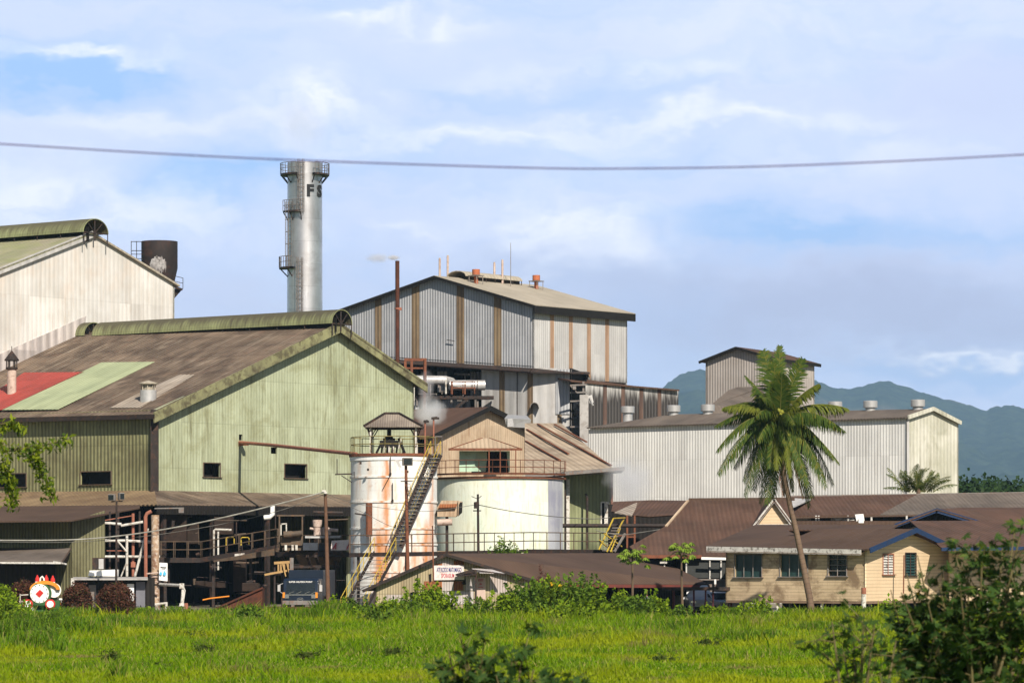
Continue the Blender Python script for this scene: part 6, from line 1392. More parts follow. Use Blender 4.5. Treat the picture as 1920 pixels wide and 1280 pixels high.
# ------------------------------------------------------------ blue truck
tk = thing('blue_truck', 'dark blue forward-control lorry with white lettering above its windscreen, parked in the opening', 'truck', G(563, 243).to_tuple())
kx = 243/F
def TW(px, py, dy=0): return P(px, py, 243+dy)
tx = X(563, 243); hw = 1.16; tyaw = R(-7)
def T(x, y, z): return Vector((tx+x*math.cos(tyaw)-y*math.sin(tyaw), 243+x*math.sin(tyaw)+y*math.cos(tyaw), z))
zt3, zb3 = Z(1084, 243), .55
prof_ = [(0, zb3), (0, Z(1117, 243)), (.22, Z(1088, 243)), (.5, zt3), (1.9, zt3), (1.9, zb3)]
m = MB(); n = len(prof_)
for s in (-1, 1):
    for y, z in prof_: m.v.append(T(s*hw, y, z))
m.f.append(tuple(range(n))); m.f.append(tuple(range(2*n-1, n-1, -1)))
for j in range(n): m.f.append((j, n+j, n+(j+1) % n, (j+1) % n))
m.build('cab', M['truck_blue'], tk, bevel=.06)
def on(x, z, o=.015):
    f = (z-prof_[1][1])/(prof_[2][1]-prof_[1][1]); return T(x, max(0, f)*.22-o, z)
zw0, zw1 = Z(1113, 243), Z(1094, 243)
MB().slab([on(-.98, zw0), on(.98, zw0), on(.92, zw1), on(-.92, zw1)], .01).build('windscreen', M['glass'], tk)
m = MB(); m.slab([on(-.95, Z(1092.5, 243), .03), on(.95, Z(1092.5, 243), .03), on(.92, Z(1088, 243), .03), on(-.92, Z(1088, 243), .03)], .02); vb = m.build('visor', M['glass'], tk)
g = MB(); g.mesh(text_on('SUPER HELPERS POINT', on(0, Z(1090.2, 243), .045), (math.cos(tyaw), math.sin(tyaw), 0), .11, 1.55, .0, .006, .012)); g.build('lettering', M['clean_white'], vb)
m = MB(); 
for xx in (-.75, -.25, .3, .75): m.bar(on(xx, zw0+.03, .05), on(xx+.32, zw0+.16, .05), .025)
m.bar(on(-1.0, zw0-.05, .04), on(1.0, zw0-.05, .04), .05, .07); m.build('wiper', M['chrome'], tk)
m = MB(); m.lathe((0, 0), [(0, 0)], 3) if False else None
rc_ = on(0, Z(1123, 243), .03); ring = [rc_+Vector((math.cos(R(a))*.19, 0, math.sin(R(a))*.10)) for a in range(0, 361, 30)]
m.tube(ring, .02, 5, caps=False); m.bar(rc_-Vector((.12, 0, 0)), rc_+Vector((.12, 0, 0)), .03); m.build('badge', M['chrome'], tk)
m = MB(); m.box(T(0, -.1, .62), 2.3, .25, .28, (math.cos(tyaw), math.sin(tyaw), 0)); bm_ = m.build('bumper', M['mid_steel'], tk, bevel=.03)
for s in (-1, 1):
    MB().box(T(s*.88, -.02, 1.02), .28, .1, .22, (math.cos(tyaw), math.sin(tyaw), 0)).build('headlight', M['chrome'], tk)
    MB().box(T(s*1.08, -.02, 1.12), .14, .1, .36, (math.cos(tyaw), math.sin(tyaw), 0)).build('indicator', M['orange_paint'], tk)
    g = MB(); g.box(T(s*1.38, -.1, Z(1102, 243)), .18, .08, .42, (math.cos(tyaw), math.sin(tyaw), 0)); g.bar(T(s*1.16, .1, Z(1093, 243)), T(s*1.38, -.1, Z(1096, 243)), .03); g.bar(T(s*1.16, .1, Z(1112, 243)), T(s*1.38, -.1, Z(1108, 243)), .03); g.build('mirror', M['zinc_panel'], tk)
    g = MB(); g.slab([T(s*1.165, .35, zw0), T(s*1.165, 1.5, zw0), T(s*1.165, 1.5, zw1), T(s*1.165, .5, zw1)], .01, face_to=T(s*9, 0, 0)-T(0, 0, 0)); g.build('side_window', M['glass'], tk)
    for y in (.9, 4.6, 6.0):
        wo = MB().tube([T(s*.85, y, .5), T(s*1.13, y, .5)], .5, 20).build('wheel', M['rubber'], tk); MB().tube([T(s*1.0, y, .5), T(s*1.14, y, .5)], .26, 12).build('rim', M['mid_steel'], wo)
m = MB(); m.box(T(0, 4.4, 1.9), 2.3, 4.6, 1.7, (math.cos(tyaw), math.sin(tyaw), 0)); m.box(T(0, 4.0, .85), .8, 6.5, .3, (math.cos(tyaw), math.sin(tyaw), 0)); m.build('cargo_body', M['truck_blue'], tk)
m = MB(); m.tube([P(590, 1086, 243.4), P(599, 1086, 243.6), P(601, 1092, 243.6), P(599, 1108, 243.4), P(590, 1112, 243.4)], .035, 6); m.build('mirror_frame', M['mid_steel'], tk)

# ------------------------------------------------------------ ornamental engine by the hedge
en = thing('ornamental_engine', 'brightly painted small steam engine, its white round front bearing a red diamond', 'locomotive', G(84, 206).to_tuple())
yE = 206
def E(px, py, dy=0): return P(px, py, yE+dy)
def ydisc(px, py, rad, y0, y1, mat, name, par, n=28, r1=None):
    c0, c1_ = E(px, py, y0), E(px, py, y1)+Vector((.10*(y1-y0), 0, 0)); m = MB(); m.tube([c0, c1_], [rad, r1 or rad], n); return m.build(name, M[mat], par, smooth=True)
bo = ydisc(76, 1112, .60, 0, 3.6, 'dgreen_paint', 'boiler', en)
ydisc(74, 1112, .52, -.12, .02, 'clean_white', 'smokebox_door', bo)
g = MB(); c0 = E(74, 1112, -.15); g.slab([c0+Vector((-.22, 0, -.02)), c0+Vector((.02, 0, .22)), c0+Vector((.22, 0, .04)), c0+Vector((.0, 0, -.22))], .03); 
g.build('diamond', M['red_paint'], bo)
g = MB()
for a in range(0, 360, 30): q = c0+Vector((math.cos(R(a))*.46, .02, math.sin(R(a))*.46)); g.box(q, .045, .05, .045)
g.build('door_stud', M['dgreen_paint'], bo)
g = MB(); g.lathe((X(78, yE+1.2), yE+1.2), [(0, 0)], 3) if False else None
pts_ = [E(57+ i*5.2, 1099-9*math.sin(math.pi*i/10)-1, .0) for i in range(11)]
g.vault(E(84, 1103, .0)+UP*0, E(84, 1103, 2.6), Vector((1, 0, 0)), .84, .50, -.05, 14, .2); g.build('mudguard_arch', M['orange_paint'], en, smooth=True)
ydisc(101, 1106, .40, .2, 1.3, 'clean_white', 'side_dome', en, r1=.30)
for px in (70, 87, 99):
    q = G(px, yE+.7+(px-70)*.02); z0 = Z(1094 if px < 90 else 1095, yE); g = MB().lathe(q, [(.13, z0-.25), (.13, z0+.12), (.10, z0+.14)], 14); cb_ = g.build('dome_base', M['clean_white'], en, smooth=True)
    g = MB().lathe(q, [(.125, z0+.13), (.12, z0+.30), (.07, z0+.38), (.03, z0+.48), (0, z0+.5)], 14); g.build('dome_cap', M['red_paint'], cb_, smooth=True)
g = MB(); g.tube([E(75, 1091, .6), E(76, 1083, .6), E(79, 1080, .6), E(82, 1084, .6), E(83, 1091, .6)], .05, 8); g.build('bell_arch', M['clean_white'], en, smooth=True)
for px in (52, 94):
    w_o = ydisc(px, 1132, .27, -.35, .1, 'red_paint', 'buffer', en); ydisc(px, 1132, .19, -.42, -.3, 'clean_white', 'buffer_face', w_o)
g = MB(); g.slab([E(40, 1125, -.1), E(112, 1125, -.1), E(112, 1146, -.1), E(40, 1146, -.1)], .3); g.build('buffer_beam', M['dgreen_paint'], en)
g = MB(); g.bar(E(36, 1127, -.1), E(50, 1126, -.1), .08); g.bar(E(38, 1115, -.1), E(53, 1114, -.1), .05); g.bar(E(38, 1130, -.1), E(38, 1113, -.1), .05); g.tube([E(60, 1141, -.3), E(62, 1143, -.4)], .12, 8); g.build('coupling', M['white_paint'], en)
g = MB(); g.slab([E(109, 1143, .8), E(130, 1143, .8), E(130, 1124, .8), E(109, 1123, .8)], 1.2); tr_ = g.build('tender', M['orange_paint'], en, bevel=.03)
g = MB(); g.bar(E(107, 1122, .7), E(133, 1124, .7), .1); g.bar(E(108, 1143, .7), E(134, 1143, .7), .08); g.slab([E(117, 1141, .7), E(120, 1142, .7), E(119.5, 1126, .7), E(114, 1125, .7)], .05); g.build('tender_trim', M['clean_white'], tr_)
for px, dy in ((66, .8), (66, 2.4)):
    for sx_ in (-.55, .75):
        c0 = G(76, yE+dy)+Vector((sx_, 0, .35)); wo = MB().tube([c0, c0+Vector((.12, 0, 0))], .35, 20).build('wheel', M['red_paint'], en); MB().tube([c0-Vector((.02, 0, 0)), c0+Vector((.14, 0, 0))], .1, 12).build('wheel_hub', M['clean_white'], wo)
g = MB().box(G(80, yE+1.6)+UP*.75, 1.3, 3.4, .25); g.build('frame', M['dgreen_paint'], en)

# ------------------------------------------------------------ poles, lamps, wires
def pole(name, label, cat, px, Y, ytop, r0, r1, mat='pole_wood', xtop=None):
    o = thing(name, label, cat, G(px, Y).to_tuple()); MB().tube([G(px, Y), P(xtop or px, ytop, Y)], [r0, r1], 10).build('pole', M[mat], o, smooth=True); return o
fl = pole('floodlight_pole', 'slim dark pole with two square floodlights in front of the rust ribbed canopy', 'lamp post', 217.5, 240, 940, .085, .06, 'dark_steel', 218.5)
def flood(parent, c, w_, h_, d_, yaw=0, mat='mid_steel'):
    d = Vector((math.cos(yaw), math.sin(yaw), 0)); g = MB(); g.box(c, w_, d_, h_, d); o = g.build('floodlight', M[mat], parent, bevel=.03)
    n = Vector((d.y, -d.x, 0)); g = MB(); g.box(c+n*(d_/2+.01), w_*.8, .03, h_*.75, d); g.build('lens', M['glass'] if mat == 'mid_steel' else M['zinc_panel'], o); return o
flood(fl, P(210, 932, 240), .45, .42, .3, -.3); flood(fl, P(227, 930, 240), .34, .46, .35, .5); MB().bar(P(208, 940, 240), P(230, 939, 240), .07).build('bracket', M['dark_steel'], fl)
up1 = pole('utility_pole', 'brown timber pole carrying sagging cables, standing left of the lower stair beside the truck', 'utility pole', 616, 233, 925, .15, .10, 'pole_wood', 610)
g = MB().tube([P(610, 925, 232.8), P(610, 921, 232.8)], .1, 8); g.box(P(607.5, 920, 232.8), .22, .14, .12); g.build('insulator', M['white_paint'], up1)
fp = pole('floodlight_pole', 'rusty pole with one big square floodlight, standing in front of the rusty tank', 'lamp post', 766, 226, 872, .13, .085, 'rust_steel', 761)
flood(fp, P(764, 865, 225.8), .62, .48, .35, .15, 'zinc'if False else 'mid_steel')
g = MB(); g.slab([P(741, 862, 225.8), P(746, 861, 225.8), P(753, 876, 225.8), P(747, 875, 225.8)], .2); g.build('lamp_hood', M['zinc_panel'], fp)
g = MB(); g.bar(P(751, 902, 225.8), P(774, 901, 225.8), .06); g.bar(P(762, 905, 225.7), P(768, 930, 225.7), .04)
for k_ in range(7): g.tube([P(763, 906+k_*7, 225.7), P(769, 907+k_*7, 225.7), P(769, 913+k_*7, 225.7)], .015, 4)
g.build('crossarm', M['dark_steel'], fp)
tp_ = pole('transformer_pole', 'dark pole with a small transformer can and crossarms in front of the pale green tank', 'utility pole', 898, 236, 926, .10, .07, 'dark_steel', 896)
g = MB(); g.lathe(G(893.5, 235.8), [(.17, Z(953, 236)), (.17, Z(941, 236)), (0, Z(940, 236))], 14); g.build('transformer', M['dark_steel'], tp_)
g = MB(); g.bar(P(887, 957, 236), P(902, 957, 236), .07); g.bar(P(884, 930, 236), P(896, 935, 236), .04); g.bar(P(903, 929, 236), P(896, 935, 236), .04); g.build('crossarm', M['dark_steel'], tp_)
tpo = pole('thin_pole', 'thin rusty rod-like pole left of the name board on the hut', 'pole', 814, 210.5, 985, .05, .04, 'rust_steel', 811)
for lab, px, y0, y1_, Y, w_ in (('thin rusty mast with a small floodlight head, taller of the two beside the tank shelter', 813, 783, 880, 262, 1.0), ('thin rusty mast with a tiny crossbar lamp, shorter of the two beside the tank shelter', 797, 789, 850, 262, .7)):
    o = thing('lamp_mast', lab, 'lamp post', P(px, y1_+20, Y).to_tuple()); MB().tube([G(px, Y, zt1*.2), P(px, y0+3, Y)], .06, 6).build('mast', M['pink_rust'], o)
    g = MB(); g.box(P(px+3*w_, y0+1, Y), .55*w_, .3, .14); g.bar(P(px-4*w_, y0, Y), P(px+7*w_, y0-1.5, Y), .08); g.build('lamp_head', M['dark_steel'], o)
def wire(name, label, pts, r, mat='wire', n=24, group=None):
    """sagging cable through pixel/depth stations"""
    w3_ = [P(*p) for p in pts]; out = []
    for i in range(len(w3_)-1):
        p0, p1, p2, p3 = w3_[max(i-1, 0)], w3_[i], w3_[i+1], w3_[min(i+2, len(w3_)-1)]
        for j in range(n):
            t = j/n; out.append(.5*((2*p1)+(p2-p0)*t+(2*p0-5*p1+4*p2-p3)*t*t+(3*p1-p0-3*p2+p3)*t**3))
    out.append(w3_[-1]); return tag(MB().tube(out, r, 6).build(name, M[mat], base=w3_[0].to_tuple(), smooth=True), label, 'cable', group)
wire('service_cable', 'thick pale cable sagging left from the timber pole across the dark opening', [(-60, 1012, 236), (110, 1012, 236), (215, 1005, 236), (330, 988, 235), (460, 960, 234), (608, 922, 233)], .045, 'wire_light')
wire('service_cable', 'thin dark cable sagging below the thick pale one left of the timber pole', [(-60, 1014, 236.5), (120, 1016, 236.5), (260, 1006, 236), (400, 985, 235), (520, 958, 234), (609, 926, 233)], .02)
wire('service_cable', 'cable running from the timber pole past the rusty tank to the transformer pole', [(612, 925, 233), (660, 942, 234), (720, 952, 235), (800, 958, 236), (890, 946, 236)], .018)
wire('service_cable', 'dark cable running right from the transformer pole across the pale green tank to the annexe', [(897, 946, 236), (960, 958, 240), (1040, 968, 246), (1120, 972, 252), (1190, 962, 256)], .028)
wire('service_cable', 'lower thin cable hanging from the timber pole to the floodlight pole', [(612, 930, 233), (680, 960, 231), (730, 985, 229), (764, 992, 226)], .014)
wire('service_cable', 'pinkish cable pair drooping between the annexe wall and the brown hall roof', [(1118, 994, 250), (1160, 1002, 248), (1200, 998, 246), (1250, 990, 244)], .03, 'wire_light')
wire('overhead_cable', 'long purple overhead cable crossing the whole sky close to the camera', [(-900, 210, 23), (-400, 245, 23), (0, 270, 23), (450, 296, 23), (960, 314, 23), (1200, 316, 23), (1500, 310, 23), (1920, 290, 23), (2300, 265, 23), (2800, 225, 23)], .0048, 'purple_cable', 30)

# ------------------------------------------------------------ palms
def frond(rng, c, tip, up, nleaf, ll, mat_ix, buckets, droop=.55, width_rng=1.0):
    c = np.array(c); tip = np.array(tip); L = np.linalg.norm(tip-c); ctrl = c+(tip-c)*.45+np.array([0, 0, up*L])
    T_ = np.linspace(0, 1, 16); q = ((1-T_)**2)[:, None]*c+(2*T_*(1-T_))[:, None]*ctrl+(T_**2)[:, None]*tip
    ts_ = np.linspace(.10, .995, nleaf); p = ((1-ts_)**2)[:, None]*c+(2*ts_*(1-ts_))[:, None]*ctrl+(ts_**2)[:, None]*tip
    d = 2*(1-ts_)[:, None]*(ctrl-c)+2*ts_[:, None]*(tip-ctrl); d /= np.linalg.norm(d, axis=1, keepdims=True)
    ref = np.array([0, 0, 1.0]) if abs(d[0][2]) < .9 else np.array([0, 1.0, 0])
    side = np.cross(d, ref); side /= np.linalg.norm(side, axis=1, keepdims=True); 
    roll = rng.uniform(-.6, .6); upv = np.cross(side, d)
    side2 = side*math.cos(roll)+upv*math.sin(roll); upv = np.cross(side2, d)
    V_, F_ = [], []
    env = np.sin(np.clip(.06+ts_*.93, 0, 1)*math.pi)**.40*(.72+.28*(1-ts_))
    for sg in (-1, 1):
        l = ll*env*rng.uniform(.7, 1.12, nleaf); fd = rng.uniform(.45, .95, nleaf)
        hang = np.array([0, 0, -1.0])*(droop*1.5*(1-np.abs(d[:, 2:3])*.6)*rng.uniform(.6, 1.2, (nleaf, 1)))
        dirn = side2*sg*.8+d*fd[:, None]+hang; dirn /= np.linalg.norm(dirn, axis=1, keepdims=True)
        mid = p+dirn*l[:, None]*.5; end = mid+(dirn*(1-droop*.5)+np.array([0, 0, -droop]))*l[:, None]*.55
        w_ = d*(.040*width_rng); 
        a = np.stack([p-w_*.6, p+w_*.6, mid+w_, mid-w_], 1); b = np.stack([mid-w_, mid+w_, end+w_*.2, end-w_*.2], 1)
        V_.append(a.reshape(-1, 3)); V_.append(b.reshape(-1, 3))
    buckets.setdefault(mat_ix, []).append((np.concatenate(V_), q))
def build_palm(o, buckets):
    for k_, lst in buckets.items():
        for v, q in lst:
            f = np.arange(len(v)).reshape(-1, 4); fr = np_mesh('frond', v, f, 4, M[k_], parent=o)
            MB().tube([Vector(a) for a in q.tolist()], [.032*(1-i/len(q))+.008 for i in range(len(q))], 5).build('frond_rib', M['palm_rib'], fr)
rng = np.random.default_rng(21)
YP = 208
cp_ = thing('coconut_palm', 'tall leaning coconut palm with yellow-green nuts, in front of the cream house', 'palm tree', G(1522, YP).to_tuple())
tr = [(1523, 1162), (1518, 1120), (1506, 1060), (1494, 1000), (1482, 950), (1471, 895), (1464, 840), (1462, 796)]
MB().tube([P(x, y, YP) for x, y in tr], [.23, .19, .175, .16, .145, .135, .135, .13], 12).build('trunk', M['palm_trunk'], cp_, smooth=True)
cx, cy = 1462, 788
B = {}
FR = [ # tip px, py, depth offset, up bulge, leaflet len, material
 (1428, 662, 1.0, .10, .85, 0), (1466, 652, .6, .04, .7, 0), (1447, 680, -.8, .06, .8, 0), (1402, 700, -.5, .12, .7, 0), (1508, 676, -.6, .06, .75, 0), (1488, 700, 1.6, .05, .8, 0), (1532, 724, -.8, .22, .8, 1), (1420, 730, 1.5, .1, .8, 0),
 (1592, 762, .5, .20, .85, 1), (1361, 768, .2, .26, .75, 1), (1385, 752, 2.0, .2, .7, 0), (1340, 842, -.3, .34, .9, 0), (1348, 888, -1.2, .30, .95, 0), (1402, 928, -1.0, .34, 1.0, 0), (1425, 938, .8, .30, 1.0, 0), (1452, 936, 1.5, .2, .9, 0),
 (1558, 858, -.6, .34, .95, 1), (1562, 905, .5, .36, .95, 0), (1547, 915, -1.4, .30, .9, 0), (1526, 928, .9, .26, .9, 0), (1478, 892, -2.4, .26, .75, 1), (1454, 880, -2.6, .2, .7, 1), (1500, 940, -.6, .2, .55, 2), (1490, 925, .4, .15, .5, 1), (1466, 925, .2, .1, .5, 2), (1512, 905, -1.6, .24, .8, 0), (1388, 905, -.2, .32, .95, 0), (1440, 948, -.4, .22, .9, 0), (1415, 915, 1.8, .3, .9, 0), (1540, 885, 1.6, .3, .9, 0), (1512, 948, .3, .2, .8, 0), (1372, 862, 1.2, .3, .85, 0), (1470, 700, -1.2, .05, .75, 0), (1575, 800, 1.4, .25, .8, 0), (1440, 880, -1.8, .2, .8, 0)]
for tx_, ty_, dy, upb, ll, mi in FR:
    frond(rng, P(cx+rng.uniform(-5, 5), cy+rng.uniform(-4, 6), YP), P(tx_+rng.uniform(-6, 6), ty_+rng.uniform(-5, 5), YP+dy), upb*(1.25 if ty_ > 740 else .8), 84, ll*1.32, ['leaf_palm', 'leaf_palm_y', 'leaf_dead'][mi], B, droop=.62 if ty_ > 720 else .2)
for i in range(15):
    a_ = rng.uniform(0, 2*math.pi); e_ = rng.uniform(-1.1, .45); q0 = np.array(P(cx, cy, YP)); L0 = rng.uniform(3.3, 4.4)
    frond(rng, q0, q0+np.array([math.cos(a_)*math.cos(e_), math.sin(a_)*math.cos(e_)*.8, math.sin(e_)])*L0, .30, 70, rng.uniform(.8, 1.1), 'leaf_palm', B, droop=.62)
build_palm(cp_, B)
random.seed(5)
m = MB()
for px, py in ((1452, 775), (1458, 781), (1463, 778), (1468, 784), (1460, 770), (1450, 812), (1456, 818), (1449, 822), (1478, 805), (1484, 812), (1480, 816), (1466, 772), (1455, 789)):
    c0 = P(px, py, YP-random.uniform(.3, .6)); r_ = random.uniform(.11, .15); MB().lathe(c0, [(0.01, c0.z-r_*1.2), (r_*.75, c0.z-r_*.75), (r_, c0.z), (r_*.7, c0.z+r_*.8), (.01, c0.z+r_*1.1)], 10).build('coconut', M['coconut'], cp_, smooth=True)
m = MB()
for i in range(9):
    a = random.uniform(0, 6.28); m.tube([P(cx, cy, YP), P(cx+math.cos(a)*11, cy-4+random.uniform(-14, 10), YP-.5), P(cx+math.cos(a)*22, cy+random.uniform(-24, 22), YP-.6)], .025, 4)
m.build('flower_stalk', M['coconut'], cp_)
sp_ = thing('small_palm', 'small bushy palm top showing above the brown roofs before the white store', 'palm tree', G(1722, 266).to_tuple())
MB().tube([G(1722, 266), P(1722, 915, 266)], [.2, .15], 10).build('trunk', M['palm_trunk'], sp_, smooth=True)
B = {}
for i in range(34):
    a = rng.uniform(0, 2*math.pi); e_l = rng.uniform(.25, 1.45); ln_ = rng.uniform(1.6, 2.7)
    c0 = np.array(P(1722+rng.uniform(-30, 30), 922, 266)); tip = c0+np.array([math.cos(a)*math.cos(e_l)*ln_, math.sin(a)*.8*math.cos(e_l)*ln_, math.sin(e_l)*ln_*.85-.1]); frond(rng, c0, tip, .22, 26, .42, 'leaf_palm', B, .5, .5)
build_palm(sp_, B)

# ------------------------------------------------------------ shrubs and plants
def shrub(name, label, cat, px, Y, w_, h_, n, ls, mat, seed, group=None, z0=0.0, d_=None, lumps=10, flowers=None, shell=.6, narrow=.5, twigs=True, round_=False):
    r = np.random.default_rng(seed); o = thing(name, label, cat, G(px, Y).to_tuple(), group); d_ = d_ or w_*.7
    c = G(px, Y); bl = []
    if round_:
        bl = [((c.x, c.y, z0+(h_-z0)*.48), (w_*.46, d_*.46, (h_-z0)*.47))]
        for i in range(9):
            a = r.uniform(0, 6.28); e_ = r.uniform(.1, 1.3); q = w_*.30; bl.append(((c.x+math.cos(a)*math.cos(e_)*q, c.y+math.sin(a)*math.cos(e_)*q, z0+(h_-z0)*.5+math.sin(e_)*(h_-z0)*.30), (w_*.2, w_*.2, w_*.19)))
    else:
        for i in range(lumps):
            a = r.uniform(0, 6.28); q = r.uniform(0, 1)**.6; x, y = math.cos(a)*q*w_*.36, math.sin(a)*q*d_*.36
            top = z0+(h_-z0)*(1-.55*q*q)*r.uniform(.7, 1.0); rz_ = r.uniform(.22, .36)*min(h_-z0, w_)*.8
            for zc in np.arange(top-rz_, z0+.1, -rz_*1.1): bl.append(((c.x+x, c.y+y, zc), (rz_*1.15, rz_*1.1, rz_)))
        if not bl: bl = [((c.x, c.y, h_*.5), (w_*.4, d_*.4, h_*.4))]
    p = blob_points(bl, n, r, shell); p = p[(p[:, 2] > .03)]
    # a few shoots breaking the outline
    if not round_:
        sh = []
        for i in range(int(6+w_*3)):
            x = c.x+r.uniform(-.48, .48)*w_; y = c.y+r.uniform(-.4, .4)*d_; zt = h_*(1-.5*((x-c.x)/(w_*.5))**2)*r.uniform(.85, 1.15)
            k_ = 22; tt_ = r.uniform(0, 1, (k_, 1)); sh.append(np.array([[x, y, zt-.6]])+tt_*np.array([[r.normal()*.15, 0, .65]])+r.normal(size=(k_, 3))*.06)
        p = np.concatenate([p]+sh)
    v, f = leaf_quads(p, ls, r, narrow); np_mesh('foliage', v, f, 4, M[mat], parent=o)
    if twigs:
        m = MB()
        for b in bl[:14]: m.tube([c+Vector((r.normal()*.1, r.normal()*.1, 0)), Vector(b[0])*.5+c*.5+UP*.1, Vector(b[0])], [.035, .025, .012], 5)
        m.build('stem', M['twig'], o)
    if flowers:
        fm, cnt, fs_ = flowers; idx = r.choice(len(p), cnt); front = p[idx]; front[:, 1] -= .15
        cen = np.repeat(front, 5, 0)+r.normal(size=(cnt*5, 3))*fs_*.25; v, f = leaf_quads(cen, fs_, r, .9, 0, .2); np_mesh('flower', v, f, 4, M[fm], parent=o)
    return o
gh = 'shrubs along the far edge of the field'
S = [ # px, Y, w, h, mat, flowers, label
 (668, 203, 3.0, 1.15, 'leaf_mid', ('flower_orange', 3, .13), 'low mid-green shrub at the foot of the lower stair with an orange bloom'),
 (730, 200, 3.2, 1.2, 'leaf_lime', None, 'low lime shrub between the lower stair and the hut doorway'),
 (800, 201, 2.4, 2.35, 'leaf_lime', None, 'tall lime shrub reaching up below the left end of the name board'),
 (775, 198, 2.2, 1.2, 'leaf_mid', None, 'small leafy shrub in front of the hut doorway'),
 (845, 199, 2.6, 1.45, 'leaf_lime', None, 'bright rounded shrub directly below the name board'),
 (890, 198, 2.2, 1.15, 'leaf_mid', ('flower_yellow', 2, .13), 'low shrub with a yellow flower below the pink hut door'),
 (945, 200, 2.6, 1.7, 'leaf_lime', ('flower_yellow', 2, .12), 'shrub with small yellow flowers right of the pink hut door'),
 (985, 201, 2.6, 2.35, 'leaf_mid', None, 'tall loose shrub below the lower edge of the hut roof'),
 (1040, 202, 2.8, 2.45, 'leaf_lime', ('flower_yellow', 3, .13), 'tallest leafy shrub in front of the bare brown bush'),
 (1092, 201, 2.8, 2.5, 'leaf_mid', ('flower_yellow', 2, .12), 'big shrub left of the first papaya with yellow flowers'),
 (1140, 200, 2.6, 2.0, 'leaf_lime', None, 'dense shrub under the hut eave just left of the first papaya'),
 (1185, 199, 2.4, 1.6, 'leaf_mid', None, 'shrub wrapped round the foot of the first papaya'),
 (1222, 201, 1.8, 1.5, 'leaf_lime', ('flower_orange', 2, .1), 'small reddish-flowered shrub beside the carport'),
 (700, 190, 1.8, .95, 'leaf_mid', None, 'dark low tussocky shrub nearest the camera in the left part of the row'),
 (1070, 192, 2.2, 1.2, 'leaf_lime', None, 'low front shrub in the middle of the row below the brown bush'),
 (1425, 201, 2.0, 1.25, 'leaf_lime', ('flower_yellow', 3, .1), 'isolated lime shrub left of the coconut palm trunk'),
 (1450, 196, 1.4, .8, 'leaf_mid', None, 'little low shrub just right of the isolated lime shrub'),
 (465, 196, 1.6, 1.0, 'leaf_mid', None, 'small shrub at the field edge in front of the dark opening'),
 (1340, 203, 1.8, .9, 'leaf_lime', None, 'low light green shrub in front of the pale cars'),
 (1275, 203, 1.5, .8, 'leaf_mid', None, 'low shrub at the foot of the second papaya'),
 (15, 196, 2.6, 1.35, 'leaf_lime', None, 'lime weed thicket at the foot of the clipped bright green bush'),
 (175, 203, 1.6, .75, 'leaf_mid', None, 'low weedy shrub in front of the gap between the two bronze bushes'),
 (262, 204, 1.6, .8, 'leaf_lime', None, 'low lime shrub at the right foot of the wide bronze bush'),
 (355, 203, 1.5, .6, 'leaf_lime', None, 'very low lime weed shrub right of the hydrant arm'),
 (530, 202, 1.6, .8, 'leaf_lime', None, 'low lime shrub before the left wheel of the blue truck'),
 (632, 204, 2.2, 1.25, 'leaf_lime', ('flower_orange', 3, .13), 'lime shrub with an orange bloom at the foot of the timber pole'),
 (1500, 204, 1.3, .7, 'leaf_mid', None, 'low shrub touching the left side of the palm trunk foot'),
 (1575, 204, 1.8, .75, 'leaf_lime', None, 'low lime shrub before the stilts midway between palm and marker post'),
 (1665, 203, 1.6, 1.2, 'leaf_lime', None, 'shrub beside the stilts of the cream house right of the marker post'),
]
for i, (px, Y, w_, h_, mt, fl_, lab) in enumerate(S):
    shrub('shrub', lab, 'shrub', px, Y, w_*1.15, h_*1.02, int(2300*w_*h_/3), .21, mt, 100+i, gh, flowers=fl_, d_=2.2, lumps=12, shell=.35)
br = shrub('bare_bush', 'dry reddish brown leafless bush poking up in front of the hut roof', 'bush', 1015, 204, 1.9, 2.75, 2600, .22, 'dry_twig', 140, z0=1.2, narrow=.16, d_=1.4)
shrub('flowering_shrub', 'low spreading green shrub with cream blossom behind the hut ridge below the pale green tank', 'shrub', 945, 232, 4.9, Z(1015, 232), 6500, .17, 'leaf_mid', 141, z0=2.6, d_=2.5, lumps=14, flowers=('flower_cream', 55, .22))
sh_ = [(218, 203, 2.25, 2.1, 'wide clipped bronze-leaved round bush standing alone right of the engine'), (146, 206, 1.8, 2.1, 'clipped bronze-leaved bush touching the right side of the engine'), (45, 209, 1.9, 2.2, 'clipped bronze-leaved bush partly hidden behind the left side of the engine')]
for i, (px, Y, w_, h_, lab) in enumerate(sh_):
    o = shrub('clipped_bush', lab, 'bush', px, Y, w_, h_+.1, 9000, .12, 'leaf_brown', 150+i, 'clipped bronze bushes', z0=-.35, round_=True, shell=.8)
o = shrub('green_bush', 'clipped bright green bush at the extreme edge left of the engine', 'bush', 0, 204, 1.9, 2.0, 6000, .12, 'leaf_lime', 155, z0=.0, round_=True, shell=.75)
for i, (px, Y, w_, h_, lab) in enumerate(((30, 150, 3.2, 1.2, 'tall rough weed clump in the field at the left edge'), (110, 165, 3.0, 1.15, 'rough grassy weed clump below the ornamental engine'), (75, 140, 2.2, .85, 'dark leafy weed patch nearest the camera at the left edge'))):
    shrub('weed_clump', lab, 'weeds', px, Y, w_, h_, 3800, .2, 'leaf_mid', 160+i, 'weed clumps in the field', narrow=.16, d_=2)
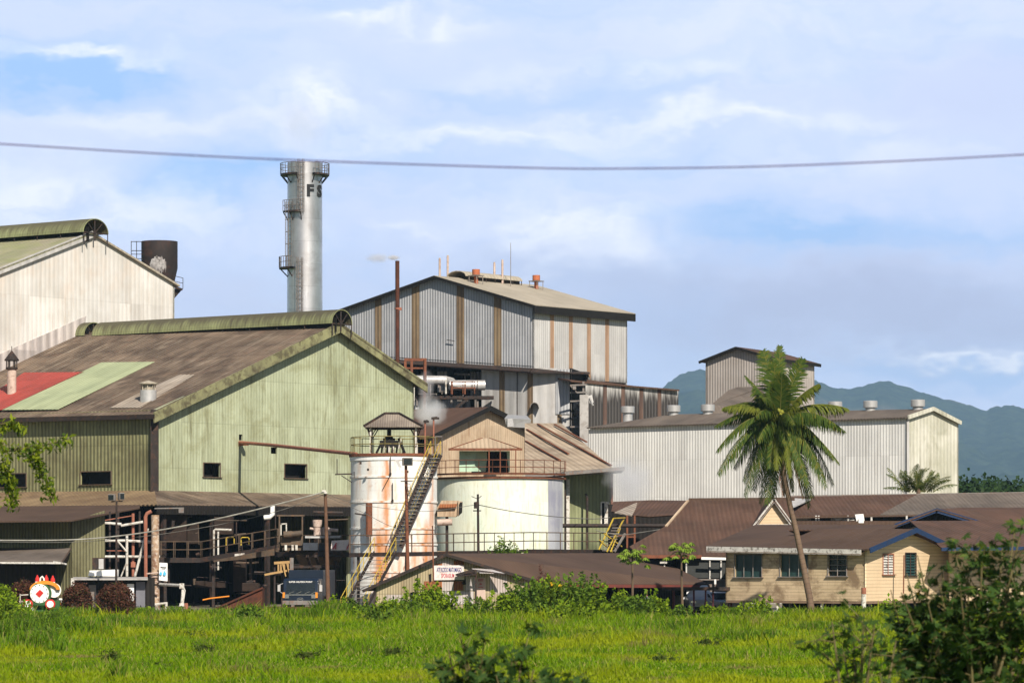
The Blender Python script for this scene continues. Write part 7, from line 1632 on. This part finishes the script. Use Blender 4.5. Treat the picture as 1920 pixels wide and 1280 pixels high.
for i, (px, Y, w_, h_, lab) in enumerate(((210, 118, .7, .5, 'little brownish weed tuft in the short grass below the white jamb block'), (385, 130, 1.2, .42, 'low dark weed tuft in the grass below the hydrant arm'), (575, 121, 1.0, .42, 'low dark weed tuft in the field below the blue truck'),
    (360, 155, 1.6, .5, 'brownish green weed patch in the mid field below the drop sign'), (300, 108, 1.3, .3, 'flat dark weed mat near the bottom of the field below the pipe rack'), (735, 126, 1.6, .4, 'low weed tuft in the field in line with the tank stair'), (1100, 150, 1.5, .42, 'low dark weed tuft below the first papaya'),
    (1330, 140, 1.6, .4, 'dark low weed tuft in the field in line with the carport'), (1240, 118, 1.4, .32, 'flat dull weed mat nearest the camera in the right half of the field'), (485, 168, 1.2, .55, 'small weed tuft in the taller grass below the feeder frame'))):
    shrub('weed_tuft', lab, 'weeds', px, Y, w_, h_, 900, .13, 'leaf_weed', 180+i, 'weed tufts scattered in the field', narrow=.25, d_=1.6, lumps=6, twigs=False)

def tuft(label, px, Y, h_, w_, n, seed):
    r = np.random.default_rng(seed); c = G(px, Y); o_ = np.array([c.x, c.y, 0]); b = o_+r.normal(size=(n, 3))*np.array([w_*.3, w_*.3, 0]); a = r.uniform(0, 6.28, n); h = h_*r.uniform(.5, 1.05, n); ln_ = h*r.uniform(.1, .55, n)
    d = np.stack([np.cos(a)*ln_, np.sin(a)*ln_, np.zeros(n)], 1); s = np.stack([-np.sin(a+.8), np.cos(a+.8), np.zeros(n)], 1)*.022; up_v = np.stack([np.zeros(n), np.zeros(n), h], 1)
    m1, m2 = b+d*.3+up_v*.55, b+d*.75+up_v*.9; e = b+d*1.2+up_v*.86
    v = np.stack([b-s, b+s, m1+s, m1-s, m1-s, m1+s, m2+s*.7, m2-s*.7, m2-s*.7, m2+s*.7, e+s*.1, e-s*.1], 1).reshape(-1, 3)
    o = np_mesh('grass_tuft', v, np.arange(len(v)).reshape(-1, 4), 4, M['tuft'], base=(c.x, c.y, 0)); return tag(o, label, 'grass tuft', 'tall grass tufts along the field edge')
for i, (px, Y, h_, w_, lab) in enumerate(((606, 200, 1.35, 1.0, 'tall grass tuft right below the blue truck cab door'), (640, 202, 1.15, 1.1, 'tall grass tuft at the foot of the timber cable pole'), (585, 196, 1.0, 1.2, 'grass tuft just below the blue truck bumper'), (540, 201, .9, 1.2, 'grass tuft before the rusty barrier rail left end'),
    (330, 203, .95, 1.2, 'grass tuft at the foot of the hydrant arm'), (400, 202, .85, 1.4, 'grass tuft before the rusty skip'), (272, 202, .9, 1.2, 'grass tuft between the bronze bush and the mottled column'), (130, 200, .95, 1.6, 'grass tuft below the orange tender of the engine'), (25, 198, 1.1, 1.8, 'grass tuft below the clipped bright green bush'),
    (1380, 203, .9, 1.3, 'grass tuft left of the coconut palm below the carport end'), (1560, 203, .9, 1.5, 'grass tuft right of the coconut palm foot'), (1600, 204, .95, 1.2, 'grass tuft just left of the white marker post'), (1640, 202, .9, 1.4, 'grass tuft just right of the white marker post'), (1480, 203, .85, 1.5, 'grass tuft just left of the coconut palm foot'),
    (20, 150, 1.05, 2.2, 'coarse tall tuft at the far corner of the weedy patch'), (60, 132, .9, 1.8, 'coarse tuft in the nearest part of the weedy patch'), (215, 178, .85, 2.0, 'coarse tuft in the field below the clipped bronze bush'), (290, 170, .7, 1.8, 'soft tuft in the field below the mottled column'),
    (450, 176, .75, 2.2, 'soft tuft in the field below the rusty skip'), (560, 160, .65, 1.8, 'soft tuft in the middle of the field below the truck'), (900, 168, .75, 2.2, 'soft tuft in the field below the pink hut door'), (1010, 150, .6, 1.8, 'soft tuft in the field between shrubs and bottom plant'), (1290, 170, .75, 2.2, 'soft tuft in the field below the carport'), (1420, 150, .6, 2.0, 'soft tuft in the field below the isolated lime shrub'), (1540, 165, .7, 2.0, 'soft tuft in the field beyond the low loose foliage'),
    (80, 172, 1.1, 2.4, 'coarse tall grass tuft in the weedy patch beneath the engine'), (140, 160, 1.0, 2.2, 'coarse grass tuft at the inner edge of the weedy patch'), (222, 100, .62, .25, 'lone dark sedge tuft sprouting at the very bottom of the field'))):
    tuft(lab, px, Y, h_, w_, int(260*w_), 300+i)
def papaya(label, px, Y, ytop, seed, lean=0):
    r = np.random.default_rng(seed); o = thing('papaya_tree', label, 'papaya tree', G(px, Y).to_tuple(), 'young papaya trees'); top = P(px+lean, ytop+26, Y)
    MB().tube([G(px, Y), top], [.085, .05], 8).build('trunk', M['bark'], o, smooth=True)
    V_, st = [], MB()
    for i in range(26):
        a = i*2.4+r.uniform(-.3, .3); ln_ = r.uniform(.3, .85); e_ = r.uniform(-.2, .6) if i > 8 else r.uniform(-1.0, -.2)
        e = top+Vector((math.cos(a)*ln_, math.sin(a)*ln_, .25+math.sin(e_)*ln_)); st.tube([top, top.lerp(e, .5)+UP*.12, e], .014, 4)
        ec = np.array(e)
        for k_ in range(9):
            t = a+(k_-4)*.62; dl = .36*(1-.07*abs(k_-4)); d = np.array([math.cos(t), math.sin(t), r.uniform(-1.3, -.5)]); d /= np.linalg.norm(d); s_ = np.cross(d, [0, 0, 1]); s_ /= np.linalg.norm(s_); 
            V_.append(np.stack([ec, ec+d*dl*.5+s_*dl*.2, ec+d*dl, ec+d*dl*.5-s_*dl*.2]))
            V_.append(np.stack([ec, ec+d*dl*.35+s_*dl*.42, ec+d*dl*.8+s_*dl*.5-np.array([0, 0, .04]), ec+d*dl*.3+s_*dl*.1]))
    v = np.concatenate(V_); np_mesh('leaf_crown', v, np.arange(len(v)).reshape(-1, 4), 4, M['leaf_papaya'], parent=o); st.build('leaf_stalk', M['twig'], o)
papaya('young papaya tree standing above the shrubs left of the carport', 1186, 204, 1018, 31)
papaya('young papaya tree in front of the brown-roofed veranda and the pale cars', 1280, 206, 1008, 32, -3)

# near, slightly out-of-focus foliage
def palmate(c, size, r, n=5):
    """lobed leaf: returns quads"""
    d0 = r.normal(size=3); d0[2] = d0[2]*.5-.25; d0 /= np.linalg.norm(d0); nn = r.normal(size=3); nn[2] = abs(nn[2])+.8; s_ = np.cross(d0, nn); s_ /= np.linalg.norm(s_); out = []
    for k_ in range(n):
        t = (k_-(n-1)/2)*.62; d = d0*math.cos(t)+s_*math.sin(t); e = -d0*math.sin(t)+s_*math.cos(t); L_ = size*(1-.16*abs(k_-(n-1)/2)); out.append(np.stack([c, c+d*L_*.5+e*L_*.15, c+d*L_, c+d*L_*.5-e*L_*.15]))
    return out
def near_bush(name, label, px, Y, branches, mat, seed, size, twn=9, lf=11, flowers=0, extra=None):
    """branches = [(px, py, dy) end points]; wooden limbs from the ground, twigs and lobed leaves"""
    r = np.random.default_rng(seed); o = thing(name, label, 'bush', G(px, Y).to_tuple()); base = G(px, Y); w_ = MB(); V_ = []
    for (bx, by, dy) in branches:
        e = P(bx, by, Y+dy); midp = base.lerp(e, .55)+Vector((r.normal()*.1, r.normal()*.1, .15)); pts = [base, base.lerp(midp, .5), midp, midp.lerp(e, .5)+UP*.05, e]; w_.tube(pts, [.035, .03, .022, .014, .006], 6)
        for k_ in range(twn):
            t = r.uniform(.3, 1.0); q = np.array(midp.lerp(e, (t-.3)/.7)); L_ = r.uniform(.25, .6); d = r.normal(size=3); d[2] = d[2]*.6+.15; d /= np.linalg.norm(d); d2_ = q+d*L_
            w_.tube([Vector(q.tolist()), Vector((q+d*L_*.5+np.array([0, 0, .03])).tolist()), Vector(d2_.tolist())], [.008, .006, .003], 4)
            for j in range(lf):
                tt_ = r.uniform(.1, 1.05); c = q+d*L_*tt_+r.normal(size=3)*.05; V_ += palmate(c, size*r.uniform(.6, 1.2), r)
    w_.build('branch', M['twig'], o); v = np.concatenate(V_); np_mesh('foliage', v, np.arange(len(v)).reshape(-1, 4), 4, M[mat], parent=o)
    if flowers:
        idx = r.choice(len(v), flowers); cen = np.repeat(v[idx], 6, 0)+r.normal(size=(flowers*6, 3))*.015; vv, ff = leaf_quads(cen, .05, r, .8); np_mesh('flower', vv, ff, 4, M['flower_yellow'], parent=o)
    return o
YB = 44
near_bush('near_bush', 'large dark out-of-focus leafy bush hiding part of the cream house', 1830, YB,
 [(1720, 1040, 0), (1700, 1075, .5), (1690, 1110, -.3), (1790, 1030, .4), (1760, 1090, 0), (1840, 1050, -.4), (1880, 1020, .2), (1905, 975, .3), (1925, 950, -.2), (1850, 1110, .5), (1780, 1140, 0), (1730, 1180, .4), (1820, 1180, -.5), (1880, 1120, .3), (1940, 1060, 0),
  (1760, 1230, .2), (1840, 1250, -.3), (1700, 1140, .2), (1900, 1200, .3), (1960, 1150, 0), (1800, 1100, -.6), (1860, 1180, .6), (1670, 1105, .2), (1740, 1130, -.4), (1790, 1210, .5), (1900, 1290, 0), (1765, 1060, .2), (1940, 1010, .3), (1815, 1065, .1), (1780, 1270, -.2)], 'leaf_dark', 61, .135, 10, 10, 7)
near_bush('near_bush', 'low loose dark foliage close to the camera left of the large near bush', 1640, YB-4,
 [(1560, 1165, 0), (1600, 1190, .4), (1640, 1170, -.2), (1680, 1200, .2), (1600, 1240, .3), (1650, 1260, 0), (1560, 1270, .1), (1700, 1250, -.3), (1580, 1215, .3), (1690, 1290, 0), (1620, 1150, .1)], 'leaf_dark', 62, .12, 7, 6, 3)
near_bush('near_bush', 'dark lobed-leaf plant close to the camera at the bottom centre', 930, 38,
 [(862, 1190, 0), (840, 1215, .2), (870, 1230, .1), (820, 1255, -.2), (900, 1250, .2), (960, 1240, 0), (1000, 1255, .2), (1040, 1270, 0), (930, 1265, -.2), (880, 1280, .1), (980, 1225, .1), (1060, 1290, .1)], 'leaf_dark', 63, .15, 8, 11, 0)
ov_ = thing('overhanging_tree', 'tree off the left edge reaching in with drooping yellow-green leafy sprays', 'tree', G(-190, 70).to_tuple())
r = np.random.default_rng(77); w_ = MB(); V_ = []
w_.tube([G(-190, 70), P(-175, 1100, 70), P(-150, 900, 70), P(-120, 700, 70)], [.2, .17, .14, .1], 8)
for pts, n_, mt in (([(-150, 860), (-60, 830), (30, 842), (75, 836), (130, 822)], 210, 0), ([(-150, 860), (-40, 845), (60, 845), (75, 880), (98, 930)], 260, 0), ([(-150, 860), (-30, 800), (20, 792), (42, 802)], 170, 1), ([(-150, 870), (-40, 860), (5, 870), (22, 905), (24, 945)], 260, 1), ([(-150, 870), (-30, 835), (5, 830), (15, 860)], 150, 1), ([(-150, 850), (-60, 900), (-10, 930)], 160, 1)):
    P3 = [P(x, y, 70+r.uniform(-.4, .4)) for x, y in pts]; w_.tube(P3, [.03]+[.014]*(len(P3)-2)+[.005], 5)
    k0 = max(1, len(P3)-3)
    for i in range(n_):
        j = r.integers(k0, len(P3)-1) if len(P3)-1 > k0 else k0; q = np.array(P3[j-0].lerp(P3[min(j+1, len(P3)-1)], r.uniform(0, 1))); V_.append(q+r.normal(size=3)*np.array([.07, .10, .07])+np.array([0, 0, -.04]))
v, f = leaf_quads(np.array(V_), .12, r, .40, .5); np_mesh('foliage', v, f, 4, M['leaf_yellow'], parent=ov_); w_.build('branch', M['twig'], ov_)
V_ = []
for i in range(900):
    V_.append(np.array(P(-130+r.normal()*40, 640+r.normal()*60, 70+r.normal()*1.0)))
v, f = leaf_quads(np.array(V_), .2, r, .45); np_mesh('crown', v, f, 4, M['leaf_mid'], parent=ov_)

# ------------------------------------------------------------ grass
def grass():
    r = np.random.default_rng(9); N_ = 380000
    Y = 92*np.exp(r.uniform(0, 1, N_)*math.log(212/92)); k_ = r.uniform(-1.12, 1.12, N_); Xg = k_*(960/F)*Y+r.normal(size=N_)*.1
    far = (Y-92)/120
    def patch(s, seed):
        rr = np.random.default_rng(seed); tab = rr.uniform(0, 1, (128, 128)); x = (Xg*s) % 127; y = (Y*s*.6) % 127; i = x.astype(int); j = y.astype(int); fx = x-i; fy = y-j
        return (tab[i, j]*(1-fx)+tab[(i+1) % 128, j]*fx)*(1-fy)+(tab[i, (j+1) % 128]*(1-fx)+tab[(i+1) % 128, (j+1) % 128]*fx)*fy
    p1, p2 = patch(.35, 1), patch(1.3, 2)
    p3 = patch(.07, 3)
    hgt = (.06+.45*p1**2.2+.35*p2**2*p1+.28*p3**2)*r.uniform(.55, 1.3, N_)*(.7+.75*far)
    hgt *= np.where(r.uniform(0, 1, N_) > .985, 1.7, 1.0)
    wdt = (.012+.016*r.uniform(0, 1, N_))*(.9+.5*far)
    a = r.uniform(0, 2*math.pi, N_); dx, dy = np.cos(a), np.sin(a); b = r.uniform(0, 2*math.pi, N_); ln_ = r.uniform(.1, .6, N_)*hgt; lx, ly = np.cos(b)*ln_, np.sin(b)*ln_
    v = np.empty((N_, 5, 3))
    v[:, 0] = np.stack([Xg-dx*wdt, Y-dy*wdt, np.zeros(N_)-.01], 1); v[:, 1] = np.stack([Xg+dx*wdt, Y+dy*wdt, np.zeros(N_)-.01], 1)
    v[:, 2] = np.stack([Xg+dx*wdt*.8+lx*.35, Y+dy*wdt*.8+ly*.35, hgt*.6], 1); v[:, 3] = np.stack([Xg-dx*wdt*.8+lx*.35, Y-dy*wdt*.8+ly*.35, hgt*.6], 1)
    v[:, 4] = np.stack([Xg+lx, Y+ly, hgt*r.uniform(.75, 1, N_)], 1)
    i = np.arange(N_)*5; f = np.concatenate([np.stack([i, i+1, i+2], 1), np.stack([i, i+2, i+3], 1), np.stack([i+3, i+2, i+4], 1)])
    return np_mesh('grass', v, f, 3, M['grass'], base=(0, 150, 0))
tag(grass(), 'bright lime green rough grass over the whole field', 'grass', kind='stuff')

# ------------------------------------------------------------ steam and smoke (volumes)
def steam(name, label, c, rx, ry, rz, dens, seed, cat='steam', parts=None, shear=0.0, col_=(.95, .95, .97)):
    m = bpy.data.materials.new(name); m.use_nodes = True; t = NT(m.node_tree); t.n.clear()
    tcn = t.new('ShaderNodeTexCoord').outputs['Object']
    q = t.new('ShaderNodeVectorMath', {0: tcn, 1: (1/rx, 1/ry, 1/rz)}, operation='MULTIPLY').outputs[0]
    n = t.noise(t.new('ShaderNodeVectorMath', {0: tcn, 1: (seed*3.1, 0, 0)}, operation='ADD').outputs[0], 1.6/min(rx, rz), 5, .6, .5)
    ln_ = t.new('ShaderNodeVectorMath', {0: q}, operation='LENGTH').outputs['Value']
    fall = t.ramp(t.math('ADD', ln_, t.math('MULTIPLY', n, .9)), 1.35, .55)
    v = t.new('ShaderNodeVolumePrincipled', {'Color': col_+(1,), 'Density': t.math('MULTIPLY', fall, dens), 'Anisotropy': .2})
    t.new('ShaderNodeOutputMaterial', {'Volume': v.outputs[0]})
    mb = MB(); mb.lathe((c.x, c.y), [(max(.001, math.sin(math.pi*i/10))*1.0, -math.cos(math.pi*i/10)) for i in range(11)], 20)
    mb.v = [Vector((c.x+(p.x-c.x)*rx, c.y+(p.y-c.y)*ry, c.z+p.z*rz)) for p in mb.v]; mb.uv = {}
    o = mb.build(name, m, base=c.to_tuple(), smooth=True); return tag(o, label, cat, kind='stuff')
steam('steam_plume', 'white steam drifting up from behind the brown shed roof beside the green hall', P(806, 772, 290), 1.7, 1.6, 1.5, 1.5, 1)
steam('steam_plume', 'thin grey steam rising among the silver ducts', P(800, 728, 337), 1.0, 1.0, 2.2, .8, 2)
steam('steam_plume', 'pale steam rising in front of the left end of the white store', P(1180, 912, 266), 2.3, 1.6, 2.9, 1.0, 3)
steam('smoke_wisp', 'small white puff at the tip of the thin brown vent pipe', P(738, 483, 337), .75, .4, .32, 9.0, 4)
steam('smoke_wisp', 'faint pinkish wisp trailing left from the vent pipe puff', P(708, 484, 337), 1.6, .6, .6, 2.2, 5)
steam('smoke_plume', 'very faint haze of smoke above the tall steel chimney', P(568, 235, 400), 3.6, 3.0, 4.2, .09, 6)

# ------------------------------------------------------------ haze
hm = bpy.data.materials.new('thin_air_haze'); hm.use_nodes = True; t = NT(hm.node_tree); t.n.clear()
vv = t.new('ShaderNodeVolumePrincipled', {'Color': (.45, .68, 1.0, 1), 'Density': .00006, 'Anisotropy': .0})
t.new('ShaderNodeOutputMaterial', {'Volume': vv.outputs[0]})
m = MB(); m.box((0, 5700, 299), 13000, 11600, 600); hz_ = m.build('haze', hm, base=(0, 5700, -1)); hz_['kind'] = 'stuff'
